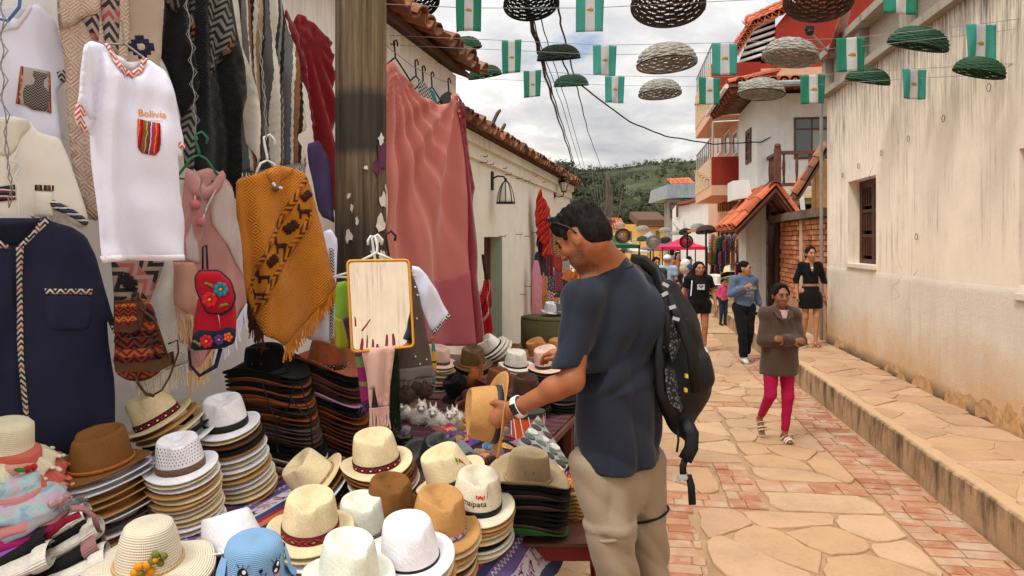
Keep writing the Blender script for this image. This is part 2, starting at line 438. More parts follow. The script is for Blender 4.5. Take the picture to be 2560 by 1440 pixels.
# ------------------------------------------------------------------ cream building on the right
m_cream = stained('cream_plaster','#eedfcb','#57504a',.95,(2.35,3.85),.9)
m_wains = stained('rough_stucco','#e2d6c4','#a89d8e',.5,None,.95,1.2,('#cfa06a',.10,.72))
m_conc = stained('weathered_concrete','#a39a8c','#3c3733',.9,None,.95,.6)
m_dwood = mat('dark_timber','#4a2a1c',.6,.35,9,.4,50)
v_far = S.uv(S.hit(2068,600,WU))[1]
w1v = [S.uv(S.hit(x,500,WU))[1] for x in (2190,2120)]; w1z = (1.51,2.63)
w2v = (S.uv(S.hit(2700,500,WU))[1],S.uv(S.hit(2548,500,WU))[1]); w2z = (1.40,2.53)
cream = thing('cream_building','cream plastered building with dark rain streaks and concrete parapet along the pavement','building',S(WU,7,.26))
mb = MB(); TH = .34
zs = [.2,4.0]
def wallcut(mb,fr,u,th,va,vb,za,zb,holes,mi=0):
 """a wall along v with openings: cut into boxes that meet end to end"""
 vsx = sorted({va,vb,*[h[0] for h in holes],*[h[1] for h in holes]})
 for a,b in zip(vsx,vsx[1:]):
  hs = sorted((h[2],h[3]) for h in holes if h[0] <= a+1e-6 and h[1] >= b-1e-6); z = za
  for h0,h1 in hs:
   if h0 > z: mb.fbox(fr,u,u+th,a,b,z,h0,mi)
   z = h1
  if z < zb: mb.fbox(fr,u,u+th,a,b,z,zb,mi)
wallcut(mb,S,WU,TH,-6,v_far,.2,4.0,[(w1v[0],w1v[1],*w1z),(w2v[0],w2v[1],*w2z)])
part('wall',mb,m_cream,cream)
mb = MB()  # rough wainscot with an uneven upper edge
N = 120
def wains(a,b):
 v = 1.6+a*(v_far-1.62); zt = 1.46+.006*math.sin(v*2.3)
 z = .2+b*(zt-.2); bulge = .010+.006*mnoise.noise(V((v*3,z*3,0)))+(.03*max(0,.5-z)*2*max(0,.3+mnoise.noise(V((v*4,z*6,3)))))
 if b > .985: bulge = -.01
 return S(WU-bulge,v,z)
mb.grid(wains,N,24)
part('wainscot',mb,m_wains,cream,smooth=True)
# peeled patches of plaster low on the wall
m_peel = mat('bare_ochre_plaster','#bd9668',.95,.3,12,.6,50)
m_peeledge = mat('broken_plaster_edge','#8a6a49',.95,.25,12,.6,50)
for px,py,rx,rz in ((2232,905,.16,.10),(2300,935,.13,.12),(2375,965,.08,.10),(2412,1000,.17,.13),(2465,1010,.12,.16),(2555,1030,.16,.22),(2095,830,.12,.12)):
 p = S.hit(px,py,WU-.03); uu,vv = S.uv(p); rx *= 2.1; hh = rz*1.7; pts = []
 for k in range(25):
  x = -1+k/12; pts.append(S(WU-.0125-.004*abs(math.sin(k*2.3)),vv+rx*x,.272+hh*math.sqrt(max(0,1-x*x))*(.7+.4*mnoise.noise(V((x*1.9+px,py,0)))+.13*mnoise.noise(V((x*8+px,py,4))))))
 pts += [S(WU-.017,vv+rx*.98,.268),S(WU-.017,vv-rx*.98,.268)]
 mb = MB(); mb.prism(pts,S(.02,0,0)); part('bare_patch',mb,m_peel,cream)
# parapet: ledge, recessed grainy panels between posts, coping
mb = MB(); mb.fbox(S,WU-.10,WU+TH,1.5,v_far+.05,4.002,4.09); part('ledge',mb,m_conc,cream)
mb = MB(); mb.fbox(S,WU-.13,WU+TH,1.5,v_far+.08,4.56,4.66); part('coping',mb,m_conc,cream)
m_grain = mat('grainy_render','#b5a695',.95,.35,60,.9,120,.01)
mb = MB(); mb.fbox(S,WU+.06,WU+.2,1.5,v_far,4.09,4.56); part('parapet_panel',mb,m_grain,cream)
v = v_far-.12
while v > 2:
 mb = MB(); mb.fbox(S,WU-.06,WU+.055,v,v+.2,4.092,4.558); part('parapet_post',mb,m_conc,cream); v -= 1.62
# windows with shutters
for (a,b),(z0,z1) in ((w1v,w1z),(w2v,w2z)):
 w_ = thing.__call__ if False else None
 mb = MB(); ua,ub = WU+.15,WU+.22; f = .06
 for (p0,p1,q0,q1) in ((a,a+f,z0,z1),(b-f,b,z0,z1),(a+f,b-f,z0,z0+f),(a+f,b-f,z1-f,z1)): mb.fbox(S,ua,ub,p0+.001,p1-.001,q0,q1)
 wd = part('window',mb,m_dwood,cream)
 for k in range(2):
  c0 = a+f+(b-a-2*f)*k/2; c1 = a+f+(b-a-2*f)*(k+1)/2; mb = MB()
  for i in range(3):
   zz0 = z0+f+(z1-z0-2*f)*i/3; zz1 = z0+f+(z1-z0-2*f)*(i+1)/3
   mb.fbox(S,ua+.02,ua+.05,c0+.05,c1-.05,zz0+.05,zz1-.04)
   mb.fbox(S,ua+.005,ua+.058,c0+.002,c1-.002,zz1-.04,zz1)
   for q in range(4): mb.fbox(S,ua-.004,ua+.02,c0+.06+q*(c1-c0-.12)/4,c0+.06+q*(c1-c0-.12)/4+.02,zz0+.06,zz1-.05)
  mb.fbox(S,ua,ua+.06,c0+.002,c0+.05,z0+f,z1-f); mb.fbox(S,ua,ua+.06,c1-.05,c1-.002,z0+f,z1-f)
  part('shutter',mb,m_dwood,wd)
 mb = MB(); mb.fbox(S,WU+.225,WU+.3,a,b,z0,z1); part('pane',mb,mat('dark_glass','#1b1512',.2),wd)
 mb = MB(); mb.fbox(S,WU-.04,WU+.145,a-.02,b+.02,z0-.05,z0-.002); part('sill',mb,m_wains,wd)
# small rings and hooks where strings were tied
for px,py in ((2293,592),(2361,296),(2475,219),(2205,383),(2273,347),(2148,415),(2108,438)):
 p = S.hit(px,py,WU-.012); u0,v0 = S.uv(p); mb = MB()
 mb.tube([S(u0-.01,v0+.034*math.cos(k*PI/5),p.z+.034*math.sin(k*PI/5)) for k in range(11)],.0032,5,cap=False)
 part('wall_ring',mb,mat('rusty_iron','#4a3a30',.8),cream)
mb = MB(); pz = S.hit(2066,400,WU-.02); u0,v0 = S.uv(pz)
mb.tube([S(u0-.06,v_far+.02,.3),S(u0-.06,v_far+.02,4.0)],.026,8)
part('downpipe',mb,mat('grey_pipe','#857f78',.6),cream)
# ------------------------------------------------------------------ roof tiles
m_tile_new = [mat('clay_tile_%s' % i,h,.8,.22,9,.4,40) for i,h in enumerate(('#b8603c','#a9522f','#c06a45','#9c4e30'))]
m_tile_old = [mat('old_tile_%s' % i,h,.9,.4,12,.6,30) for i,h in enumerate(('#7d4f38','#6c4633','#8a5c42','#5d4234','#8f6a50'))]
for m_,nm in zip(m_tile_new+m_tile_old,['clay_tile']*4+['old_tile']*5): m_.name = nm
_tm = {}
def tile_mesh(r0,ln,m):
 k = (round(r0,3),round(ln,3),m.name)
 if k not in _tm:
  mb = MB(); n = 6; vs = []
  for x,rr in ((0,r0),(ln,r0*.84)):
   for q in (1.,.84):
    for i in range(n+1): a = PI*i/n; vs.append((x,rr*q*math.cos(a),rr*q*math.sin(a)*.85))
  w_ = n+1; fs = []
  for i in range(n):
   fs += [(i,i+1,2*w_+i+1,2*w_+i),(w_+i,3*w_+i,3*w_+i+1,w_+i+1),(i,w_+i,w_+i+1,i+1),(2*w_+i,2*w_+i+1,3*w_+i+1,3*w_+i)]
  fs += [(0,2*w_,3*w_,w_),(n,w_+n,3*w_+n,2*w_+n)]
  mb.add(vs,fs); _tm[k] = mesh_of('roof_tile',mb,m,smooth=False)
 return _tm[k]
def tiles(parent,a,b,up,ncol,nrow,mats,r0=None,seed=1,jit=.02,name='roof_tile',under=True):
 a,b,up = V(a),V(b),V(up); e = (b-a)/ncol; r0 = r0 or e.length*.5; ln = up.length/nrow*1.14
 X = up.normalized(); Y = (e-X*e.dot(X)).normalized(); Z = X.cross(Y)
 if Z.z < 0: Y = -Y; Z = -Z
 q = random.Random(seed)
 for i in range(ncol):
  for j in range(nrow):
   for un in ((0,1) if under else (0,)):
    p = a+e*(i+.5+(.5 if un else 0))+up*(j/nrow)+Z*(j*0+.02*(1-un)-un*.01)
    R = Matrix((X,Y,Z)).transposed().to_4x4()
    if un: R = R @ Matrix.Rotation(PI,4,'X'); p = p+Z*r0*.55-X*.05
    R = R @ Matrix.Rotation(q.uniform(-jit,jit)*2,4,'Z') @ Matrix.Rotation(q.uniform(-jit,jit)*2,4,'Y')
    p = p+X*q.uniform(-jit,jit)+Z*q.uniform(0,jit*.6)
    inst(name,tile_mesh(r0*(.98 if not un else .9),ln,q.choice(mats)),Matrix.Translation(p) @ R,parent)
# ------------------------------------------------------------------ left houses
LU1,LU2 = -2.54,-2.734
m_wh1 = stained('whitewash','#eeebe6','#b3a48e',.5,(2.9,3.6),.9)
m_wh2 = stained('greenish_whitewash','#e3e1d3','#9a9a80',.55,(2.7,3.4),.9)
pA = L.hit(1140,185,LU1); vA = L.uv(pA)[1]; zA = pA.z
h1 = thing('white_house','white plastered house with ragged old tile eave behind the wooden pole','house',L(LU1,4,0))
mb = MB(); mb.fbox(L,LU1-.3,LU1,.6,vA,-.02,zA-.02); mb.fbox(L,LU1-3,LU1-.3,vA-.3,vA,-.02,zA-.02); part('wall',mb,m_wh1,h1)
mb = MB(); mb.prism([L(LU1+.1,1.2,zA-.01),L(LU1+.1,1.2,zA+.05),L(LU1-3,1.2,zA+1.3),L(LU1-3,1.2,zA+1.22)],L(0,vA+.25-1.2,0)-L(0,0,0)); part('roof',mb,mat('old_roof_board','#5a4030',.9,.3),h1)
tiles(h1,L(LU1+.3,vA+.25,zA-.0),L(LU1+.3,3.2,zA-.0),L(-.8,0,.32)-L(0,0,0),17,2,m_tile_old,.13,3,.05)
# second house: lower, with a plastered band under the eave
pB = L.hit(1425,470,LU2); vB = L.uv(pB)[1]
z2 = L.hit(1180,335,LU2).z
dv = [L.uv(L.hit(x,700,LU2))[1] for x in (1210,1256)]; dz = L.hit(1232,592,LU2).z
h2 = thing('low_white_house','long low white house with mossy tile eave, two wall lanterns and a narrow door','house',L(LU2,14,0))
mb = MB(); wallcut(mb,L,LU2-.4,.4,vA-.6,vB,-.02,z2,[(dv[0],dv[1],-.02,dz)]); mb.fbox(L,LU2-4,LU2-.4,vB-.4,vB,-.02,z2); part('wall',mb,m_wh2,h2)
mb = MB(); mb.fbox(L,LU2+.001,LU2+.05,vA-.5,vB,z2-.34,z2-.16); mb.fbox(L,LU2+.001,LU2+.11,vA-.5,vB,z2-.16,z2-.02); part('eave_band',mb,m_wh2,h2)
mb = MB(); mb.prism([L(LU2+.16,vA-.5,z2-.015),L(LU2+.16,vA-.5,z2+.05),L(LU2-4,vA-.5,z2+1.5),L(LU2-4,vA-.5,z2+1.42)],L(0,vB+.15-vA+.5,0)-L(0,0,0)); part('roof',mb,mat('old_roof_board','#5a4030'),h2)
tiles(h2,L(LU2+.26,vA-.5,z2+.02),L(LU2+.26,vB+.2,z2+.02),L(-.9,0,.33)-L(0,0,0),48,2,m_tile_old,.12,5,.035)
mb = MB(); mb.fbox(L,LU2-.30,LU2-.24,dv[0]+.01,dv[1]-.08,.02,dz-.01); dr = part('door',mb,mat('door_timber','#5e3a2c',.7,.3,8,.4),h2)
mb = MB(); mb.fbox(L,LU2-.235,LU2-.2,dv[1]-.09,dv[1]-.002,.02,dz-.01); part('door_frame',mb,mat('door_frame_timber','#6b3f2b',.7),dr)
mb = MB(); mb.fbox(L,LU2-.19,LU2-.003,dv[1]-.02,dv[1]-.002,0,dz-.003); part('door_reveal',mb,stained('peeling_green_paint','#a9bba3','#a08a63',.9),h2)
m_iron = mat('black_iron','#1d1b1a',.5,.2)
for px,py in ((1200,405),(1216,410),(1250,420),(1262,436),(1290,445),(1310,452),(1330,440),(1247,590),(1290,585),(1310,590),(1330,580),(1312,715),(1300,735),(1345,520),(1200,390),(1350,455)):
 p = L.hit(px,py,LU2); u0,v0 = L.uv(p); mb = MB(); mb.tube([L(u0-.02,v0,p.z),L(u0+.10,v0+.02,p.z-.01),L(u0+.11,v0+.02,p.z+.02)],.006,5); part('nail',mb,m_iron,h2)
# hooks along the first wall
for px,py in ((975,110),(1092,155)):
 p = L.hit(px,py,LU1); u0,v0 = L.uv(p); mb = MB()
 mb.tube([L(u0+.01+.03,v0+.025*math.cos(k*PI/5),p.z+.025*math.sin(k*PI/5)) for k in range(11)]+[L(u0-.01,v0,p.z)],.005,5); part('screw_eye',mb,m_iron,h1)
# lanterns
m_lglass = G('milky_glass'); m_lglass = m_lglass.out((.75,.72,.62),.25,None,.5)
def lantern(px,py,up,label):
 p = L.hit(px,py,LU2); u0,v0 = L.uv(p); t = thing('wall_lantern',label,'lantern',p,'lanterns on the low white house')
 sgn = 1 if up else -1
 mb = MB(); mb.fbox(L,u0+.001,u0+.025,v0-.05,v0+.05,p.z-.14,p.z+.14); part('back_plate',mb,m_iron,t)
 q = L(u0+.22,v0,p.z+(.02 if not up else .0)); mb = MB()
 if up: mb.tube([L(u0+.02,v0,p.z-.08),L(u0+.1,v0,p.z-.12),L(u0+.2,v0,p.z-.1),L(u0+.22,v0,p.z-.02)],.014,6); c = q+V((0,0,.0))
 else: mb.tube([L(u0+.02,v0,p.z+.04),L(u0+.1,v0,p.z+.07),L(u0+.19,v0,p.z+.06),L(u0+.22,v0,p.z+.0)],.014,6); c = q+V((0,0,-.36))
 part('bracket',mb,m_iron,t)
 prof = [(.135,0),(.13,.05),(.115,.15),(.085,.24),(.05,.30),(.02,.33)] if not up else [(.05,0),(.06,.03),(.11,.2),(.115,.22),(.09,.26),(.04,.32),(.015,.40)]
 mb = MB(); mb.lathe([(a*.93,z) for a,z in prof],c,16); part('glass',mb,m_lglass,t,smooth=True)
 mb = MB()
 for k in range(8):
  a = 2*PI*k/8; mb.tube([c+V((rr*math.cos(a),rr*math.sin(a),z)) for rr,z in prof],.008,4)
 mb.lathe([(prof[0][0]+.01,-.012),(prof[0][0]+.01,.012)],c,16)
 zt = prof[-1][1]; mb.lathe([(.05,zt-.07),(.03,zt-.01),(.012,zt+.05)],c,10)
 if up: mb.lathe([(.135,.21),(.13,.225),(.05,.30),(.03,.34)],c,16)
 part('cage',mb,m_iron,t)
lantern(1229,452,False,'black bell shaped lantern hanging from its bracket beside the red cloth')
lantern(1386,480,True,'black upright wall lantern on the low white house near its far corner')
# cactus stems on the roof
for pts,lb in (([(1228,322),(1236,300),(1243,285),(1250,276)],'taller bent cactus stem rising behind the mossy tile eave'),([(1247,333),(1256,322),(1262,311)],'shorter leaning cactus stem behind the mossy tile eave')):
 mb = MB(); mb.tube([at(x,y,15.5) for x,y in pts]+[at(pts[-1][0]+1,pts[-1][1]-3,15.5)],[.035,.04,.04,.035,.01][-len(pts)-1:],7)
 part('cactus_stem',mb,mat('dry_cactus','#5c4a3a',.9,.3,30,.6),smooth=True,label=lb,cat='cactus',group='cactus stems on the roof')
# ------------------------------------------------------------------ helpers for the far buildings
def cross(mb,pts,v,d,mi=0):
 """pixel outline on the cross plane v, d metres deep along the street"""
 mb.prism([S.hitv(x,y,v) for x,y in pts],S(0,d,0)-S(0,0,0),mi); return mb
def side(mb,pts,u,d,mi=0):
 """pixel outline on the street-side plane u, d metres thick to the right"""
 mb.prism([S.hit(x,y,u) for x,y in pts],S(d,0,0)-S(0,0,0),mi); return mb
def bar(p,q,r_=.02,n=5): return MB().tube([p,q],r_,n)
m_white = stained('white_paint','#d9d9d6','#aaa59b',.35)
m_red = stained('red_paint','#8f3227','#6e251d',.5)
m_peach = stained('peach_paint','#d5a688','#b98662',.4)
m_wood = mat('brown_timber','#5b3425',.6,.3,8,.4,50)
m_glass = G('window_glass').out((.10,.115,.12),.12,None,.6)
m_curtain = mat('pale_curtain','#8f9a94',.9,.2,3)
m_gutter = mat('zinc_gutter','#8a8c8c',.45,.2,5,0,None,.004,.5,.6)
# ------------------------------------------------------------------ brick wall with gateway
VB0 = v_far+.12; bw = thing('brick_wall','rough reddish brick wall with concrete coping next to the cream building','wall',S(WU+.1,13,.26))
BU = WU+.06
v_b1 = S.uv(S.hit(1950,700,BU))[1]; zb1 = 2.2
mb = MB(); mb.fbox(S,BU+.02,BU+.2,VB0,v_b1,.2,zb1); part('backing',mb,mat('brick_mortar','#9c7355',.95,.2,20,.5),bw)
m_br = [mat('facing_brick',h,.9,.25,16,.6,60) for h in ('#b8774f',)]
for h in ('#a9673f','#c08660','#b06d4b','#9d6244'):
 _mc.pop('facing_brick',None); m_br.append(mat('facing_brick',h,.9,.25,16,.6,60))
_bm = {}
bl,bh = .215,.088; nrow = int((zb1-.75)/bh); cnt = 0; restmb = MB(); q = random.Random(4)
brickmesh = []
for m_ in m_br:
 mb = MB(); mb.box((0,0,0),(.07,bl-.02,bh-.016)); brickmesh.append(mesh_of('brick',mb,m_))
for i in range(nrow):
 z = zb1-.02-(i+.5)*bh; v = VB0+.02-(bl/2 if i % 2 else 0)
 while v < v_b1-.05:
  vm = v+bl/2
  if not (VB0+1.62 < vm < VB0+1.86) and vm-bl/2 > VB0-.001 and vm+bl/2 < v_b1+.02:
   Mx = Matrix.Translation(S(BU+.012+q.uniform(-.012,.012),vm,z)) @ Matrix.Rotation(-S.ang+q.uniform(-.03,.03),4,'Z')
   inst('brick',q.choice(brickmesh),Mx,bw); cnt += 1
  v += bl
mb = MB(); mb.fbox(S,BU-.03,BU+.02,VB0+1.64,VB0+1.84,.2,zb1-.01); part('concrete_pillar',mb,mat('pillar_concrete','#c3a384',.9,.15),bw)
mb = MB()
for k in range(40):
 vv = VB0+(v_b1+.5-VB0)*k/40; mb.fbox(S,BU-.14-.01*q.random(),BU+.24,vv,vv+(v_b1+.5-VB0)/40-.006,zb1+.002,zb1+.13+.02*q.random())
part('coping',mb,mat('mossy_coping','#6d5d4d',.95,.4,14,.7),bw)
mb = MB(); mb.grid(lambda a,b: S(BU-.03-.02*mnoise.noise(V((a*9,b*4,0))),VB0+a*(v_b1-VB0),.26+b*(.52+.08*mnoise.noise(V((a*12,1,0))))),30,5)
part('plinth',mb,mat('crumbling_plinth','#a5805c',.95,.3,14,.8),bw,smooth=True)
# gate: posts, door leaf, small tiled roof
gate = thing('gateway','brown timber gateway under a small tiled gable beyond the brick wall','gate',S(BU,v_b1+1,.26))
v_g0,v_g1 = v_b1+.02,S.uv(S.hit(1905,700,BU))[1]
for nm,a,b in (('gate_post',v_g0,v_g0+.3),('gate_post',v_g1-.25,v_g1)):
 mb = MB(); mb.fbox(S,BU-.04,BU+.22,a,b,.2,2.42); part(nm,mb,mat('gate_timber','#3b241b',.7,.3),gate)
mb = MB(); mb.fbox(S,BU+.08,BU+.13,v_g0+.3,v_g1-.25,.22,2.3)
for k in range(1,4): mb.fbox(S,BU+.06,BU+.079,v_g0+.32,v_g1-.27,.3+k*.48,.36+k*.48)
part('gate_leaf',mb,m_wood,gate)
mb = MB(); mb.fbox(S,BU-.10,BU+.2,v_g0-.2,v_g1+.2,2.425,2.56); part('lintel',mb,mat('mossy_coping','#6d5d4d'),gate)
vg = 14.6  # gable end plane
ap,le,re = S.hitv(1940,470,vg),S.hitv(1842,572,vg),S.hitv(2015,572,vg)
mb = MB(); ln = S(0,2.6,0)-S(0,0,0)
mb.prism([ap,le,le-V((0,0,.05)),ap-V((0,0,.07))],ln); mb.prism([ap,ap-V((0,0,.07)),re-V((0,0,.05)),re],ln); part('roof_board',mb,m_wood,gate)
for k in range(4):
 mb = MB(); vv = vg+.1+k*.75; a2,l2,r2 = (p+(S(0,vv-vg,0)-S(0,0,0))-V((0,0,.1)) for p in (ap,le,re))
 mb.tube([l2,a2,r2],.045,4); part('rafter',mb,m_wood,gate)
tiles(gate,le+V((0,0,.03)),le+ln+V((0,0,.03)),ap-le,11,3,m_tile_new,.125,6,.015)
tiles(gate,re+V((0,0,.03)),re+ln+V((0,0,.03)),ap-re,11,3,m_tile_new,.125,7,.015)
for k in range(7): inst('ridge_tile',tile_mesh(.13,.42,m_tile_old[k % 5]),Matrix.Translation(ap+(S(0,k*.37,0)-S(0,0,0))+V((0,0,.03))) @ Matrix.Rotation(PI/2-S.ang,4,'Z'),gate)
mb = MB(); mb.prism([S.hitv(x,y,13.9) for x,y in ((2000,492),(2010,490),(2016,550),(2008,552))],S(0,.08,0)-S(0,0,0)); part('white_pipe',mb,m_white,gate)
# lean-to roof tucked behind the corner of the cream building
lean = thing('lean_to','ochre lean-to with mossy tiled roof behind the corner of the cream building','shed',S(WU+.5,VB0+1.5,.2))
vL = v_far+.75; a = S.hitv(2075,365,vL); b = S.hitv(2000,488,vL); dd = S(0,.34,0)-S(0,0,0)
mb = MB(); mb.prism([a,b,b-V((0,0,.06)),a-V((0,0,.08))],dd); part('roof_board',mb,mat('old_roof_board','#5a4030'),lean)
tiles(lean,b+V((0,0,.02)),b+dd+V((0,0,.02)),a-b,2,4,m_tile_old+m_tile_new[:1],.10,8,.03)
mb = MB(); mb.prism([S.hitv(x,y,vL+.3) for x,y in ((2040,400),(2300,400),(2300,545),(2040,545))],S(0,.3,0)-S(0,0,0)); part('wall',mb,mat('ochre_plaster','#b98f58',.9,.3,3),lean)
# ------------------------------------------------------------------ white house with the timber balcony
VH = 17.3
wh = thing('balcony_house','white two storey house with timber balcony, tiled roof and exposed rafters','house',S(WU+1,18,.2))
u_c = S.uv(S.hitv(1893,500,VH))[0]; v_h2 = S.uv(S.hit(1850,400,u_c))[1]; zt = S.hitv(1893,236,VH).z
mb = MB(); mb.fbox(S,u_c,u_c+6,VH,v_h2+.2,0,zt); part('wall',mb,m_white,wh)
mb = MB(); cross(mb,[(1905,770),(1905,560),(1912,560),(1912,770)],VH-.5,.4)
def framed(parent,pts_fn,ncol,nrow,deep,fr_=.06,mfr=None,name='window',mgl=None,curtain=False):
 """pts_fn(a,b,off): point on the facade, a,b in 0..1; a frame with bars and a pane"""
 mb = MB()
 def bx(a0,a1,b0,b1,o0,o1,m=mb):
  vs = [pts_fn(a,b,o) for o in (o0,o1) for (a,b) in ((a0,b0),(a1,b0),(a1,b1),(a0,b1))]
  m.add(vs,[(0,1,2,3),(4,5,6,7),(0,1,5,4),(1,2,6,5),(2,3,7,6),(3,0,4,7)])
 t = fr_
 bx(0,t,0,1,-.03,deep); bx(1-t,1,0,1,-.03,deep); bx(t,1-t,0,t,-.028,deep); bx(t,1-t,1-t,1,-.028,deep)
 for i in range(1,ncol): bx(i/ncol-t/3,i/ncol+t/3,t,1-t,-.02,deep)
 for j in nrow: bx(t,1-t,j-t/3,j+t/3,-.018,deep)
 w_ = part(name,mb,mfr or m_wood,parent)
 g_ = MB(); bx(t,1-t,t,1-t,-.004,.0,g_); part('pane',g_,mgl or m_glass,w_)
 if curtain:
  for c0,c1 in curtain:
   k = MB(); bx(c0,c1,t,.68,-.006,-.0045,k); part('curtain',k,m_curtain,w_)
 return w_
def crossfn(x0,y0,x1,y1,v):
 a,b = S.hitv(x0,y1,v),S.hitv(x1,y0,v)
 ua,ub = S.uv(a)[0],S.uv(b)[0]
 return lambda s,t,o: S(ua+(ub-ua)*s,v+o,a.z+(b.z-a.z)*t)
def sidefn(x0,y0,x1,y1,u):
 a,b = S.hit(x0,y1,u),S.hit(x1,y0,u)
 va,vb = S.uv(a)[1],S.uv(b)[1]; zt_ = S.hit(x1,y0,u).z
 return lambda s,t,o: S(u+o,va+(vb-va)*s,a.z+(zt_-a.z)*t)
framed(wh,crossfn(1985,292,2075,398,VH),2,(.72,),.0,.045,curtain=[(.52,.95)])
framed(wh,sidefn(1866,318,1879,412,u_c),2,(.33,.66),.0,.12)
mb = MB(); zf = S.hitv(1950,478,VH).z
mb.fbox(S,u_c+.15,u_c+3.2,VH-1.2,VH-.002,zf-.22,zf); part('balcony_slab',mb,mat('slab_plaster','#bfae94',.9),wh)
rail = MB(); ub0,ub1 = u_c+.2,u_c+3.0; zr = S.hitv(1950,378,VH-1.1).z
rail.fbox(S,ub0,ub1,VH-1.15,VH-1.06,zr-.07,zr); rail.fbox(S,ub0,ub1,VH-1.14,VH-1.07,zf+.03,zf+.1)
rail.fbox(S,ub0,ub0+.08,VH-1.05,VH-.01,zr-.068,zr-.002); rail.fbox(S,ub0,ub0+.07,VH-1.05,VH-.01,zf+.03,zf+.1)
ra = part('balcony_rail',rail,m_wood,wh)
bal = MB().lathe([(.022,0),(.03,.05),(.02,.1),(.032,.25),(.034,.4),(.02,.55),(.03,.62),(.022,zr-zf-.17)],n=7)
balm = mesh_of('baluster',bal,m_wood)
for k in range(11): inst('baluster',balm,Matrix.Translation(S(ub0+.15+k*(ub1-ub0-.2)/10,VH-1.105,zf+.1)),ra)
for k in range(5): inst('baluster',balm,Matrix.Translation(S(ub0+.04,VH-.9+k*.18,zf+.1)),ra)
mb = MB(); mb.fbox(S,ub0-.04,ub0+.08,VH-1.18,VH-1.05,zf,zr+.06); c0 = S(ub0+.02,VH-1.115,zr+.1); mb.ball(c0,.07); part('newel_post',mb,m_wood,ra)
# dark recess under the balcony
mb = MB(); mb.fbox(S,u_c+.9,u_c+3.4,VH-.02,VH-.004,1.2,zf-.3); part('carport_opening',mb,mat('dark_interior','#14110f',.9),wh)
# roof: eaves on the street side and the front
ez = zt+.02; uo = S.uv(S.hitv(1826,245,16.4))[0]
v_e0,v_e1 = 16.4,20.2
mb = MB(); mb.prism([S(uo,v_e0,ez-.02),S(uo,v_e0,ez+.05),S(u_c+3,v_e0+.3,ez+.42),S(u_c+3,v_e0+.3,ez+.34)],S(0,v_e1-v_e0,0)-S(0,0,0))
mb.prism([S(uo+.05,v_e0,ez-.015),S(uo+.05,v_e0,ez+.05),S(uo+3,VH+3,ez+.42),S(uo+3,VH+3,ez+.34)],S(5.2,0,0)-S(0,0,0)); part('roof',mb,m_wood,wh)
for k in range(9):
 vv = v_e0+.15+k*.42; mb = MB(); mb.tube([S(uo+.02,vv,ez-.09),S(u_c+.05,vv,ez+.22)],.075,4); part('rafter',mb,mat('red_rafter','#7d4228',.6,.3),wh)
for k in range(12): mb = MB(); mb.tube([S(uo+.5+k*.42,v_e0+.05,ez-.06),S(uo+.5+k*.42,VH,ez+.12)],.05,4); part('rafter',mb,mat('red_rafter','#7d4228'),wh)
tiles(wh,S(uo-.02,v_e0,ez+.06),S(uo-.02,v_e1,ez+.06),S(1.0,0,.2)-S(0,0,0),17,2,m_tile_new,.12,9,.012)
tiles(wh,S(uo+.1,v_e0-.02,ez+.07),S(uo+5,v_e0-.02,ez+.07),S(0,1.0,.2)-S(0,0,0),22,2,m_tile_new,.12,10,.012)
mb = MB(); mb.tube([S(uo+.15,v_e0-.09,ez+.0),S(uo+5.2,v_e0-.09,ez+.02)],.07,8); part('gutter',mb,m_gutter,wh)
mb = MB(); mb.tube([S(uo-.08,v_e0,ez+.0),S(uo-.08,v_e1,ez+.02)],.05,8); part('fascia',mb,m_white,wh)
# ------------------------------------------------------------------ red house with stacked balconies
VR = 21.0
rh = thing('red_house','tall dark red house with stacked balconies and tiled roof edge','house',S(WU+2,24,.2))
zR0,zR1 = 0,S.hitv(1900,-60,VR).z
uR = S.uv(S.hitv(1848,300,VR))[0]
# street-side shell of the lower storeys
mb = MB(); mb.fbox(S,uR,uR+8,VR+.3,VR+7.5,3.0,6.6); part('wall',mb,m_peach,rh)
mb = MB(); mb.fbox(S,uR,uR+8,VR+.3,VR+7.5,0,2.998); part('lower_wall',mb,m_peach,rh)
# upper red mass
mb = MB(); cross(mb,[(1940,160),(1940,65),(1985,10),(2100,-90),(2500,-90),(2500,260),(1940,260)],VR+1.,6); part('upper_wall',mb,m_red,rh)
mb = MB(); cross(mb,[(1800,262),(1792,195),(1850,160),(1938,158),(1938,262)],VR+.9,.25); cross(mb,[(1785,190),(1845,165),(1845,158),(1785,182)],VR+.88,.25); part('parapet',mb,m_red,rh)
# open attic: white raking beam with dark gaps between slanting ribs, under a tile verge
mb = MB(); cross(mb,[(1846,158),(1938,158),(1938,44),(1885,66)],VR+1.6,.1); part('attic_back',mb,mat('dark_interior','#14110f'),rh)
for k in range(6):
 y0 = 150-k*17; mb = MB(); xl = 1849+k*6.3; cross(mb,[(xl,y0),(1938,y0-28+k*1.5),(1938,y0-22+k*1.5),(xl,y0+6)],VR+1.1,.15); part('attic_rib',mb,m_white,rh)
mb = MB(); cross(mb,[(1843,130),(1883,62),(1938,38),(1938,46),(1889,70),(1850,134)],VR+1.,.3); part('attic_beam',mb,m_white,rh)
mb = MB(); pz = [S.hitv(x,y,VR+.95) for x,y in ((1884,62),(1990,12))]
tiles(rh,S.hitv(1990,18,VR+.95),S.hitv(1884,66,VR+.95),S(0,1.2,.5)-S(0,0,0),6,3,m_tile_new,.19,12,.01)
tiles(rh,S.hitv(1884,70,VR+.95),S.hitv(1845,128,VR+.95),S(.1,1.2,.4)-S(0,0,0),6,2,m_tile_new,.16,13,.01)
